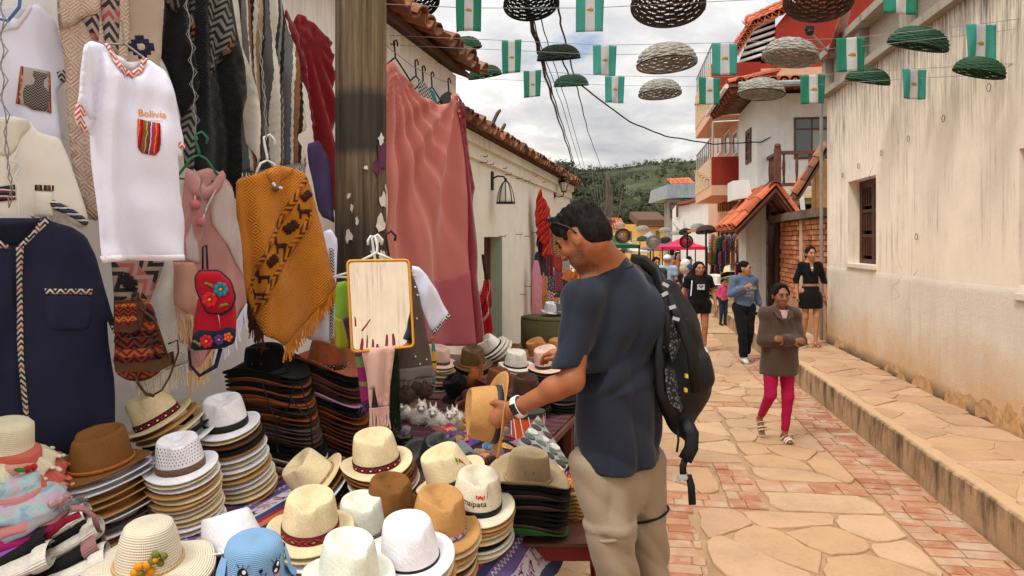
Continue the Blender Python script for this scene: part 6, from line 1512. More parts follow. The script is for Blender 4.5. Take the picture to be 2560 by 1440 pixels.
for k in range(4):
 a = 2*PI*k/4+.4; mb = MB(); mb.ball(fc2+X_*.016*math.cos(a)+Z_*.016*math.sin(a),(.013,.009,.011),10,7); link_child('petal',mesh_of('petal',mb,m_of,smooth=True),t)
mb = MB(); mb.ball(fc2+V((0,-.008,0)),.008,10,6); link_child('flower_centre',mesh_of('flower_centre',mb,m_yf,smooth=True),t)
for dx in (-.018,.012):
 mb = MB(); mb.tube([fc+X_*dx-Z_*.018,fc+X_*dx*1.3-Z_*.045+V((0,-.01,0))],.005,6); mb.ball(fc+X_*dx*1.3-Z_*.048+V((0,-.01,0)),.007,8,5); link_child('tassel',mesh_of('tassel',mb,m_of),t)
# T sand cowboy hat
t = stack(1320,1196,2.82,['sand','black','charcoal','grey brown','black','mauve brown','black','charcoal','black','grey brown','green'],'sand cowboy hat','cowboy',92,-3,8,.0185,cord_mesh('cowboy',b_rope,.06,.004,3),.86,toplabel='sand coloured cowboy hat with two eyelets and rope band beside the man')
eyelets(t,'cowboy',mat('brown_eyelet','#4a3a2a',.5),ths=(-1.8,-1.4),s=.52)
# hats on the maroon table
stack(1094,905,5.4,['pale pink','cream','cream','cream','camel','cream','cream','black','cream','off white'],'beige hat with patterned band','fedora',20,-8,5,.021,band_mesh('fedora',b_dark),.95,toplabel='small beige hat with patterned band partly hidden by the brown shawl')
stack(1182,912,5.15,['olive','black'],'olive brown hat with plaited band','fedora',10,0,6,.03,cord_mesh('fedora',b_braid,.08,.004,3),.97,toplabel='olive brown hat with orange plaited band among the far stacks')
t = stack(1150,978,5.0,['black','charcoal','black','black','charcoal'],'stitched black hat','fedora',20,32,12,.018,None,.92,toplabel='black hat with white stitched patterns slanting beside the brown shawl')
stack(1186,1018,4.85,['chestnut','tan','walnut','off white','tan','off white','brown'],'slanting chestnut hat','fedora',20,50,10,.022,None,.92,toplabel='chestnut hat topping the slanting stack of tan and white brims',lean=(.008,0))
stack(1232,872,6.1,['off white','off white','ivory'],'tilted white hat with braid','fedora',30,42,8,.024,cord_mesh('fedora',b_dbraid,.08,.005,2),.95,toplabel='white hat with dark braided band tilted under the rose cloth',lean=(.01,0))
stack(1290,914,5.7,['off white','pale green','ivory','olive','walnut','dark brown','black'],'upright white hat with braid','fedora',20,-2,6,.02,cord_mesh('fedora',b_dbraid,.08,.005,2),.95,toplabel='upright white hat with dark braided band on a low stack')
stack(1372,912,5.0,['pale pink','mauve brown','maroon','maroon','dark brown','maroon','dark brown','black','charcoal','black','black','grey brown','black'],'pale pink hat','wide',20,14,8,.0215,band_mesh('fedora',b_dleather,.02,.2),.98,toplabel='pale pink hat with studded dark band beside the man in blue',jit=1.3)
stack(1348,880,6.4,['camel'],'camel hat','fedora',30,24,8,.02,None,.95,toplabel='camel brown hat tilted left behind the pale pink hat'); stack(1395,878,6.3,['camel'],'camel hat','cowboy',60,5,8,.02,None,.85,toplabel='camel brown cowboy hat right behind the pale pink hat')
stack(1285,895,6.6,['olive'],'olive hat','fedora',20,0,5,.02,None,.95,toplabel='olive hat crown half hidden between two white hats')
t = stack(1246,966,4.85,['chestnut','dark brown','dark brown','walnut','dark brown','maroon','black','rust'],'chestnut cowboy hat','cowboy',40,-3,6,.022,None,.92,toplabel='chestnut cowboy hat with two eyelets on a dark stack near the held hat')
eyelets(t,'cowboy',ths=(-.7,-.3),s=.55)
for a_ in ((1318,985,4.6,['dark brown','maroon','dark brown','black','walnut','black'],'dark brown hat'),(1405,985,4.75,['black','grey brown','black','charcoal','black','black','dark brown'],'black hat'),(1120,945,5.7,['maroon','olive','black','cream'],'maroon hat'),(1230,905,6.4,['walnut','tan','black'],'walnut hat')): stack(*a_,'fedora',30,5,6,.02,None,.95,toplabel=f'{a_[4]} without band topping a low stack on the maroon cloth')
hat('fedora','rust',pose(at(1188,950,5.0),20,68,10),'rust brown hat standing on edge beside the chestnut cowboy hat',low=True,scale=.95)
for x,y,c_,lb in ((1310,1078,'walnut',0),): pass
# hats on the small far table by the door
ft_ = thing('small_table','small green covered table with a few hats by the low white house','table',L(LU2+.5,14,0))
mb = MB(); c0 = at(1392,790,11.5); mb.lathe([(.55,0),(.56,.02),(.2,.03)],V((c0.x,c0.y,c0.z-.03)),20); mb.lathe([(.5,-.02),(.56,-.0),(.56,-.45),(.5,-.45)],V((c0.x,c0.y,c0.z-.03)),20); part('table_cover',mb,cloth('khaki_cloth','#5d5a3a'),ft_,smooth=True)
mb = MB(); mb.tube([V((c0.x,c0.y,0)),V((c0.x,c0.y,c0.z-.3))],.05,8); part('leg',mb,m_iron,ft_)
for x,y,c_,lb in ((1378,778,'white','white hat at the front of the small far table'),(1392,768,'camel','camel hat at the back of the small far table'),(1400,778,'grey','grey hat on the small far table'),(1412,776,'off white','off white hat at the right of the small far table')):
 hat('fedora',c_,pose(at(x,y,11.5 if 'back' not in lb else 11.8),20,0,6),lb,'hats on the small far table',scale=1.15)
# ------------------------------------------------------------------ the children's hats and caps at the lower left
def bucket(c,M,label,ruffle=0.,r0=.075,r1=.16,h=.10,group=None,brim=True,n=72,drop=.05,rim=None):
 mb = MB(); rows = []
 prof = [(0.01,h),(r0*.5,h),(r0*.85,h*.96),(r0,h*.86),(r0*1.03,h*.45),(r0*1.06,0)]
 prof += [(r0*1.06+(r1-r0*1.06)*t,-drop*t*t) for t in (.2,.45,.7,.88,1.)]+[(r1-.004,-drop-.006),(r0*1.1,-.012)]
 for i,(r_,z) in enumerate(prof):
  t = max(0,(r_-r0*1.06)/(r1-r0*1.06)) if i > 5 else 0
  rows.append([V((r_*math.cos(2*PI*k/n)*(1+ruffle*.07*t*math.sin(11*2*PI*k/n)),r_*math.sin(2*PI*k/n)*(1+ruffle*.07*t*math.sin(11*2*PI*k/n)),z+ruffle*.022*t*math.sin(11*2*PI*k/n+1.5)+.008*t*math.sin(3*2*PI*k/n))) for k in range(n)])
 fs = [(0,)]; fs = [tuple(range(n))[::-1]]+[(i*n+k,i*n+(k+1) % n,(i+1)*n+(k+1) % n,(i+1)*n+k) for i in range(len(prof)-1) for k in range(n)]
 mb.add([p for r_ in rows for p in r_],fs)
 t = thing('hat',label,'hat',(0,0,0),group); t.matrix_basis = M
 link_child('crown_and_brim',mesh_of('crown_and_brim',mb,c,smooth=True),t)
 if rim:
  mb = MB()
  for k in range(n//2):
   a = rows[-3][(2*k) % n]; b = rows[-3][(2*k+1) % n]; mb.ball(a+(a-V((0,0,a.z))).normalized()*.006,(.011,.011,.006),7,4)
  o = link_child('scalloped_edge',mesh_of('scalloped_edge',mb,rim,smooth=True),t); o['kind'] = 'stuff'
 return t
cw,cpk,cco = crochet('cream_crochet','#ded3b4'),crochet('pink_crochet','#d29a86'),crochet('coral_crochet','#c96252')
tq = bucket(cw,pose(at(22,1132,2.5),0,-8,8),'cream crocheted child hat with scalloped brim and red cherries',.9,.07,.145,.115,'scalloped child hats',rim=cw)
for k,(th,r_) in enumerate(((-.55,.012),(-.4,.011),(-1.9,.010))): mb = MB(); mb.ball(V((.13*math.cos(th),.13*math.sin(th),-.01)),r_,10,7); link_child('cherry',mesh_of('cherry',mb,mat('red_felt','#a5161f',.8,.1,30,.3),smooth=True),tq)
mb = MB(); mb.ball(V((.10,-.09,-.005)),(.02,.01,.006),9,5); link_child('leaf',mesh_of('leaf',mb,mat('green_felt','#2f6b34',.9),smooth=True),tq)
bucket(cco,pose(at(42,1160,2.5),40,-10,10),'coral scalloped child hat, second in the left edge pile',1.,.07,.155,.06,'scalloped child hats',rim=cco)
bucket(cpk,pose(at(28,1182,2.48),80,-12,12),'dusty pink scalloped child hat with looped edge, third in the left edge pile',.8,.07,.17,.06,'scalloped child hats',rim=cpk)
g = G('pastel_tie_dye'); cc = g.ramp(g.noise(9,3,.6,None,1.),[(.32,'#8f9ec4'),(.45,'#a9c9c4'),(.55,'#c9a9bd'),(.68,'#b9b4d6')]); m_past = g.out(cc,.9,g.bump(g.wave(160,None,1.),.5,.002),.1)
for i,(x,y,c_,lb,dr) in enumerate(((35,1228,m_past,'pastel blue and pink bucket hat in the left edge pile',.05),(42,1262,mat('salmon_cap','#c27a7c',.9,.1,30,.4,200),'salmon pink bucket hat below the pastel one',.04),(32,1275,mat('grey_cap','#8f8e92',.9,.1,30,.4,200),'grey bucket hat in the left edge pile',.04),(28,1292,mat('magenta_cap','#97165f',.9,.1,30,.4,200),'magenta bucket hat in the left edge pile',.04),(36,1318,mat('violet_cap','#8e54a8',.9,.1,30,.4,200),'violet bucket hat in the left edge pile',.045),(30,1342,mat('taupe_cap','#75695b',.9,.1,30,.4,200),'taupe bucket hat near the bottom of the left edge pile',.04),(24,1362,mat('oat_cap','#a3947c',.9,.1,30,.4,200),'oatmeal bucket hat lowest in the left edge pile',.04))):
 bucket(c_,pose(at(x,y,2.42-i*.01),i*35,8 if i > 1 else 2,9),lb,.12,.075,.145,.05,'bucket hats at the left edge',drop=dr)
m_kw,m_kb = mat('white_knit','#ddd5c8',.95,.12,60,.9,160,.004),mat('black_knit_wool','#141416',.95,.2,60,.9,160,.004)
def knitcap(px,py,Y,roll,m,label,w_=.12,cuff=None,ln=.09):
 """a folded knitted cap: ribbed body lying on its side with its turned cuff"""
 t = thing('knit_cap',label,'cap',(0,0,0),'knitted caps at the left edge'); t.matrix_basis = pose(at(px,py,Y),25,roll,5)
 mb = MB()
 def fn(a,b):
  th = 2*PI*a; s = b; wdt = w_*(.35+.65*math.sin(min(1,s*1.25)*PI*.5)); rr = 1+.025*math.sin(th*26)
  return V((-ln*1.2+s*ln*2.2,wdt*math.cos(th)*rr*.8,.022*math.sin(th)*rr*(1 if s > .1 else .6)))
 mb.grid(fn,80,10); link_child('body',mesh_of('body',mb,m,smooth=True),t)
 mb = MB(); mb.grid(lambda a,b: V((ln*.62+b*ln*.5,w_*.84*math.cos(2*PI*a)*(1+.03*math.sin(52*PI*a)),.031*math.sin(2*PI*a)*(1+.05*math.sin(52*PI*a))*(.9 if b in (0,1) else 1.05))),80,4); link_child('cuff',mesh_of('cuff',mb,cuff or m,smooth=True),t)
 return t
knitcap(140,1325,2.42,28,m_kw,'white ribbed knit cap on top of the lower left pile',cuff=m_kw)
knitcap(150,1346,2.40,28,m_kb,'black knit cap between two white ones in the lower left pile')
knitcap(170,1362,2.36,30,m_kw,'white knit cap second from the top in the lower left pile'); knitcap(40,1385,2.3,26,m_kb,'black knit cap at the left of the lower pile')
knitcap(170,1400,2.3,28,m_kb,'black ribbed knit cap with dusty cuff in the lower left pile',cuff=mat('rose_knit','#9b6f70',.95,.1,60,.9,160,.004)); knitcap(180,1428,2.25,20,m_kw,'white ribbed knit cap lowest in the lower left pile'); knitcap(35,1425,2.2,20,m_kw,'white knit cap at the bottom left corner')
m_rosek = mat('rose_knit','#9b6f70')
for i,(pts,m_,lb) in enumerate((([(195,1285),(160,1300),(120,1335),(60,1372),(5,1395)],mat('crimson_wool','#8c1530',.95,.1,30,.5),'crimson wool cord draped over the knit caps'),([(175,1270),(205,1268),(235,1290),(242,1320)],m_rosek,'rose wool ties on the uppermost knit cap'),([(60,1380),(78,1400),(70,1430)],m_rosek,'rose wool tassel hanging between the knit caps'))):
 mb = MB(); P = [at(x,y,2.28+.02*k) for k,(x,y) in enumerate(pts)]; mb.tube(P,.008,6); mb.tube([p+V((.008,-.006,-.004)) for p in P],.007,6); part('wool_cord',mb,m_,smooth=True,label=lb,cat='cord',group='wool cords on the knit caps')
fz = [(150,1248,'#c9a0a2','fluffy pink ear sticking out of the child hat pile'),(185,1258,'#77777b','fluffy grey ear sticking out of the child hat pile')]
for i,(x,y,c_,lb) in enumerate(fz):
 q = random.Random(i); mb = MB(); a,b = at(x-24,y+14,2.4),at(x+24,y-10,2.42)
 mb.tube([a,a.lerp(b,.5),b],[.012,.012,.004],8)
 for k in range(500):
  t_ = q.random(); p = a.lerp(b,t_); d = V((q.gauss(0,1),q.gauss(0,1),q.gauss(0,1))).normalized(); e = p+d*.02; w_ = d.orthogonal().normalized()*.0012; mb.add([p-w_,p+w_,e],[(0,1,2)])
 part('fluffy_ear',mb,mat('fluff_%s' % 'ab'[i],c_,.95,.2,40),label=lb,cat='toy ear',fix=False,group='fluffy ears in the hat pile')
# ------------------------------------------------------------------ blue child hat with an embroidered puppy face
m_blue = crochet('blue_straw','#7ba6cc',1.)
bt = thing('child_hat','light blue child straw hat with floppy ears and an embroidered puppy face','hat',(0,0,0)); BM = pose(at(634,1432,2.02),16,-4,8) @ Matrix.Scale(.86,4); bt.matrix_basis = BM
BP = [(.004,.118),(.04,.12),(.068,.116),(.082,.105),(.089,.085),(.092,.05),(.095,.01),(.1,-.005),(.125,-.03),(.135,-.045)]
mb = MB(); mb.lathe(BP,n=56); link_child('crown_and_brim',mesh_of('crown_and_brim',mb,m_blue,smooth=True),bt)
def bcurve(th,z,off=.002):
 z += .013
 r_ = np.interp(-z,[-p[1] for p in BP[1:]],[p[0] for p in BP[1:]])+off; return V((r_*math.sin(th),-r_*math.cos(th),z))
def bdisc(name,th,z,rx,rz,m,off,n=20,lo=0,hi=2*PI):
 mb = MB(); pts = [bcurve(th+rx*math.cos(lo+(hi-lo)*k/n)/.092,z+rz*math.sin(lo+(hi-lo)*k/n),off) for k in range(n)]; mb.add(pts,[tuple(range(n))]); return link_child(name,mesh_of(name,mb,m,fix=False),bt)
mk,mw_,mp_,mr_ = mat('black_thread','#141216',.7),mat('white_thread','#e2e0e0',.7),mat('pink_thread','#d98a9c',.7),mat('red_thread','#b8202a',.7)
for th in (-.30,.86):
 bdisc('eye',th,.038,.0165,.021,mk,.002); bdisc('eye_glint',th+.05,.047,.006,.007,mw_,.0028); bdisc('eye_glint',th-.05,.030,.0065,.006,mw_,.0028); bdisc('cheek',th-.02,.010,.010,.006,mp_,.0022)
 for d in (-.14,0,.14): mb = MB(); mb.tube([bcurve(th+d*.9,.058,.003),bcurve(th+d*1.5,.07,.003)],.0012,4); link_child('eyelash',mesh_of('eyelash',mb,mk),bt)
bdisc('nose',.28,.046,.006,.006,mk,.0025); bdisc('tongue',.28,.012,.009,.013,mr_,.0025)
mb = MB(); mb.tube([bcurve(.28+d,z,.003) for d,z in ((0,.04),(0,.03),(-.05,.024),(-.13,.022),(-.19,.028))],.0014,4); mb.tube([bcurve(.28+d,z,.003) for d,z in ((0,.03),(.05,.024),(.13,.026),(.18,.036))],.0014,4); link_child('mouth',mesh_of('mouth',mb,mk),bt)
for th in (-1.25,1.75):
 mb = MB(); mb.grid(lambda a,b: bcurve(th+(a-.5)*(.45+.25*math.sin(b*PI)),.068-b*.10,.014*math.sin(min(1,b*1.2)*PI*.5)+.006*math.sin(a*PI)),8,10); link_child('ear',mesh_of('ear',mb,cloth('blue_cotton','#7fa9d0'),smooth=True),bt)
# ------------------------------------------------------------------ people: smooth bodies grown from a distance field
class Field:
 def __init__(s,lo,hi,h):
  s.lo,s.h = np.array(lo,float),h; s.n = np.ceil((np.array(hi)-s.lo)/h).astype(int)+1
  s.D = np.full(s.n,.5,np.float32); s.ax = [s.lo[i]+h*np.arange(s.n[i]) for i in range(3)]
 def _win(s,lo,hi,pad):
  a = np.clip(np.floor((np.array(lo)-pad-s.lo)/s.h).astype(int),0,s.n); b = np.clip(np.ceil((np.array(hi)+pad-s.lo)/s.h).astype(int)+1,0,s.n)
  if (b <= a).any(): return None
  w = tuple(slice(i,j) for i,j in zip(a,b)); return w,np.meshgrid(*[s.ax[i][w[i]] for i in range(3)],indexing='ij',sparse=True)
 def _put(s,w,d,k,op):
  A = s.D[w]
  if op == 'sub': d = -d; hh = np.clip(.5-.5*(A-d)/k,0,1); s.D[w] = A*(1-hh)+d*hh+k*hh*(1-hh)
  else: hh = np.clip(.5+.5*(A-d)/k,0,1); s.D[w] = A*(1-hh)+d*hh-k*hh*(1-hh)
 def cone(s,p,q,r1,r2,k=.02,flat=None,op='add'):
  """capsule p-q with two radii; flat=(axis, share) squashes it along an axis"""
  p,q = np.array(p,float),np.array(q,float); R = max(r1,r2); W = s._win(np.minimum(p,q)-R,np.maximum(p,q)+R,3*k+2*s.h)
  if W is None: return s
  w,(X,Y,Z) = W; x,y,z = X-p[0],Y-p[1],Z-p[2]; v = q-p
  if flat is not None:
   n = np.array(flat[0],float); n /= np.linalg.norm(n); f = 1/flat[1]-1; dn = x*n[0]+y*n[1]+z*n[2]; x,y,z = x+n[0]*dn*f,y+n[1]*dn*f,z+n[2]*dn*f; v = v+n*(v@n)*f
  L2 = max(v@v,1e-9); t = np.clip((x*v[0]+y*v[1]+z*v[2])/L2,0,1)
  d = np.sqrt((x-v[0]*t)**2+(y-v[1]*t)**2+(z-v[2]*t)**2)-(r1+(r2-r1)*t)
  if flat is not None: d = d*(flat[1]*.5+.5)
  s._put(w,d,k,op); return s
 def ell(s,c,r,R=None,k=.015,op='add'):
  c = np.array(c,float); m = max(r); W = s._win(c-m,c+m,3*k+2*s.h)
  if W is None: return s
  w,(X,Y,Z) = W; x,y,z = X-c[0],Y-c[1],Z-c[2]
  if R is not None: a = [x*R[0][i]+y*R[1][i]+z*R[2][i] for i in range(3)]
  else: a = [x,y,z]
  q = np.sqrt((a[0]/r[0])**2+(a[1]/r[1])**2+(a[2]/r[2])**2); q2 = np.sqrt((a[0]/r[0]**2)**2+(a[1]/r[1]**2)**2+(a[2]/r[2]**2)**2)
  s._put(w,q*(q-1)/np.maximum(q2,1e-6),k,op); return s
 def cut(s,p,n,k=.006):
  """keep what lies behind the plane through p with normal n"""
  n = np.array(n,float); n /= np.linalg.norm(n); X,Y,Z = np.meshgrid(*s.ax,indexing='ij',sparse=True)
  d = (X-p[0])*n[0]+(Y-p[1])*n[1]+(Z-p[2])*n[2]; hh = np.clip(.5-.5*(s.D-d)/k,0,1); s.D = (s.D*(1-hh)+d*hh+k*hh*(1-hh)).astype(np.float32); return s
 def cutcap(s,p,n,r_,k=.005):
  """cut only near p, for a sleeve or trouser end"""
  n = np.array(n,float); n /= np.linalg.norm(n); p = np.array(p,float); W = s._win(p-r_,p+r_,0)
  if W is None: return s
  w,(X,Y,Z) = W; d = (X-p[0])*n[0]+(Y-p[1])*n[1]+(Z-p[2])*n[2]; rad = np.sqrt((X-p[0])**2+(Y-p[1])**2+(Z-p[2])**2); A = s.D[w]; s.D[w] = np.where(rad < r_,np.maximum(A,d),A); return s
 def wrinkle(s,amp,fx,fy,fz,seed=0.,warp=1.):
  X,Y,Z = np.meshgrid(*s.ax,indexing='ij',sparse=True); m = np.abs(s.D) < .05
  a = np.sin(fx*X+fz*.35*Z+warp*np.sin(fz*Z*.8+seed)+seed)*np.sin(fy*Y+fz*.5*Z+seed*2)+.6*np.sin(fz*Z+warp*1.5*np.sin(fx*X*.6+seed*3)+fy*.6*Y)
  s.D = np.where(m,s.D+amp*a,s.D).astype(np.float32); return s
 def mesh(s):
  D = s.D; S_ = D < 0; n = D.shape; cs = [(i,j,k) for i in (0,1) for j in (0,1) for k in (0,1)]
  sl = lambda A,c: A[c[0]:n[0]-1+c[0],c[1]:n[1]-1+c[1],c[2]:n[2]-1+c[2]]
  cnt = sum(sl(S_,c).astype(np.int8) for c in cs); mx = (cnt > 0) & (cnt < 8); I = np.argwhere(mx)
  if not len(I): return [],[]
  acc = np.zeros((len(I),3)); num = np.zeros(len(I))
  for c in cs:
   for a in range(3):
    if c[a]: continue
    e = list(c); e[a] = 1; d0 = D[I[:,0]+c[0],I[:,1]+c[1],I[:,2]+c[2]].astype(float); d1 = D[I[:,0]+e[0],I[:,1]+e[1],I[:,2]+e[2]].astype(float)
    x = (d0 < 0) != (d1 < 0); t = np.where(x,d0/np.where(x,d0-d1,1),0); pos = np.tile(np.array(c,float),(len(I),1)); pos[:,a] += t; acc += pos*x[:,None]; num += x
  vs = s.lo+(I+acc/num[:,None])*s.h; id_ = np.full(mx.shape,-1); id_[tuple(I.T)] = np.arange(len(I)); F_ = []
  for a in range(3):
   b,c = (a+1) % 3,(a+2) % 3; A0 = [slice(None)]*3; A1 = [slice(None)]*3; A0[a] = slice(0,-1); A1[a] = slice(1,None)
   E = S_[tuple(A0)] != S_[tuple(A1)]; J = np.argwhere(E); ok = (J[:,b] > 0) & (J[:,c] > 0) & (J[:,b] < n[b]-1) & (J[:,c] < n[c]-1); J = J[ok]
   if not len(J): continue
   def cell(db,dc): K = J.copy(); K[:,b] -= db; K[:,c] -= dc; return id_[K[:,0],K[:,1],K[:,2]]
   q = np.stack([cell(1,1),cell(0,1),cell(0,0),cell(1,0)],1); ins = S_[J[:,0],J[:,1],J[:,2]]; q[~ins] = q[~ins][:,::-1]; F_.append(q[(q >= 0).all(1)])
  return vs,np.concatenate(F_)
def skinpart(name,f,m,parent=None,mask=None,smoothit=2,**k):
 vs,fs = f.mesh() if isinstance(f,Field) else f
 mb = MB(); mb.v = [tuple(p) for p in vs]; mb.f = [tuple(int(i) for i in q) for q in fs]; mb.m = [0]*len(fs); mb.uv = [(0.,0.)]*len(vs)
 if smoothit and len(fs):  # relax the grid steps
  P = np.array(vs); Q = np.asarray(fs); E = np.concatenate([Q[:,[0,1]],Q[:,[1,2]],Q[:,[2,3]],Q[:,[3,0]]])
  for _ in range(smoothit):
   A = np.zeros_like(P); N = np.zeros(len(P)); np.add.at(A,E[:,0],P[E[:,1]]); np.add.at(N,E[:,0],1); np.add.at(A,E[:,1],P[E[:,0]]); np.add.at(N,E[:,1],1); P = P*.5+.5*A/np.maximum(N,1)[:,None]
  mb.v = [tuple(p) for p in P]
 o = part(name,mb,m,parent,smooth=True,fix=False,**k)
 if mask is not None:
  at_ = o.data.attributes.new('mask','FLOAT','POINT'); P = np.array(mb.v); at_.data.foreach_set('value',mask(P).astype(np.float32))
 return o
def skin(name,c,dark=None):
 g = G(name); c = col(c); n = g.noise(25,5,.6); cc = g.ramp(n,[(.3,tuple(k*.86 for k in c)),(.7,tuple(min(.9,k*1.08) for k in c))])
 a = g.n('ShaderNodeAttribute',attribute_name='mask').outputs['Fac']
 if dark: cc = g.mix(g.m('MULTIPLY',a,g.step(g.noise(240,2,.7),.2,.7)),cc,dark)
 p = g.out(cc,.5,g.bump(g.noise(160,3),.15,.001),.35); return p
def hairm(name,c):
 g = G(name); o = g.obj(); n = g.noise(1.,3,.6,g.map(o,(70,70,18))); c = col(c)
 return g.out(g.ramp(n,[(.35,tuple(k*.4 for k in c)),(.7,tuple(k*1.4 for k in c))]),.8,g.bump(n,1.,.008),.1)
m_hair = hairm('black_hair',(.014,.011,.010)); m_eye = mat('eye_white','#a89e96',.4,.02); m_iris = mat('dark_iris','#1c120d',.2); m_lip = mat('lips','#8a4a42',.5,.1); m_brow = mat('eyebrow_hair','#17110e',.8)
class Frame3:
 def __init__(s,o,f,up=(0,0,1)):
  s.o = V(o); s.f = V(f).normalized(); s.r = s.f.cross(V(up)).normalized(); s.u = s.r.cross(s.f)
 def __call__(s,r_,f_,u_): return s.o+s.r*r_+s.f*f_+s.u*u_
 def R(s): return [[s.r[i],s.f[i],s.u[i]] for i in range(3)]
def head(F_,H_,k=1.,fem=False):
 """cranium, jaw, nose, ears; H_: frame at the middle of the skull, looking along f"""
 R = H_.R(); e = lambda c,r,kk=.012: F_.ell(H_(*[x*k for x in c]),[x*k for x in r],R,kk*k)
 e((0,-.012,.02),(.076,.096,.092)); e((0,.03,-.035),(.062,.066,.075),.02); e((0,.046,-.088),(.036 if fem else .043,.040,.028),.025); e((0,.068,-.104),(.018,.018,.014),.02)
 e((0,.086,.024),(.05,.012,.012),.02)
 for x in (-1,1): e((x*.044,.066,-.028),(.02,.02,.02),.02); e((x*.078,-.008,-.018),(.010,.021,.031),.006); e((x*.030,.090,.006),(.014,.010,.009),.008)
 for x in (-1,1): F_.ell(H_(x*.031*k,.101*k,.004*k),[.013*k]*3,None,.006,'sub')
 F_.cone(H_(0,.090*k,.012*k),H_(0,.118*k,-.034*k),.008*k,.013*k,.010); e((-.011,.106,-.038),(.009,.011,.008),.008); e((.011,.106,-.038),(.009,.011,.008),.008)
 e((0,.094,-.066),(.022,.010,.0075),.007); e((0,.091,-.078),(.018,.010,.007),.006)
def face_bits(parent,H_,k=1.,brow=1.,eyes=True):
 for x in (-1,1):
  mb = MB(); mb.ball(H_(x*.031*k,.091*k,.005*k),.0088*k,10,7); part('eye',mb,m_eye if eyes else m_brow,parent,smooth=True)
  mb = MB(); mb.ball(H_(x*.030*k,.0968*k,.005*k),.0058*k,8,5); part('iris',mb,m_iris,parent,smooth=True)
  mb = MB(); mb.tube([H_(x*.013*k,.102*k,.021*k),H_(x*.03*k,.104*k,.028*k),H_(x*.05*k,.090*k,.023*k)],[.003*k*brow,.004*k*brow,.0018*k],6); part('eyebrow',mb,m_brow,parent,smooth=True)
  mb = MB(); mb.tube([H_(x*.017*k,.098*k,.012*k),H_(x*.03*k,.103*k,.0155*k),H_(x*.045*k,.093*k,.010*k)],.0022*k,5); part('eyelid',mb,m_brow,parent,smooth=True)
 mb = MB(); mb.tube([H_(-.024*k,.092*k,-.070*k),H_(-.008*k,.104*k,-.068*k),H_(0,.105*k,-.070*k),H_(.008*k,.104*k,-.068*k),H_(.024*k,.092*k,-.070*k)],[.002*k,.005*k,.0055*k,.005*k,.002*k],7); eyes and part('lips',mb,m_lip,parent,smooth=True)
def hand(F_,w,d,n,k=1.,curl=.5,side=1):
 """wrist w, pointing along d, back of the hand facing n; four fingers of their own length and a thumb from the palm's side"""
 d,n = V(d).normalized(),V(n).normalized(); s_ = d.cross(n).normalized()*side; w = V(w); pc = w+d*.045*k
 F_.cone(w,w+d*.075*k,.026*k,.034*k,.012,((n.x,n.y,n.z),.5))
 for i,(off,ln) in enumerate(((-.027,.072),(-.009,.080),(.010,.074),(.027,.058))):
  a = w+d*.078*k+s_*off*k; d1 = (d*math.cos(curl*.5)-n*math.sin(curl*.5)); d2 = (d*math.cos(curl*1.5)-n*math.sin(curl*1.5)); d3 = (d*math.cos(curl*2.3)-n*math.sin(curl*2.3))
  b = a+d1*ln*.45*k; c = b+d2*ln*.32*k; e = c+d3*ln*.25*k
  F_.cone(a,b,.0098*k,.009*k,.006); F_.cone(b,c,.009*k,.0082*k,.004); F_.cone(c,e,.0082*k,.0068*k,.004)
 a = w+d*.02*k-s_*.026*k; b = a+(d*.7-s_*.6-n*.25)*.042*k; c = b+(d*.95-s_*.15-n*.35*curl)*.034*k
 F_.cone(a,b,.014*k,.011*k,.01); F_.cone(b,c,.0105*k,.0085*k,.004)
def arr(*p): return [np.array(tuple(x)) for x in p]
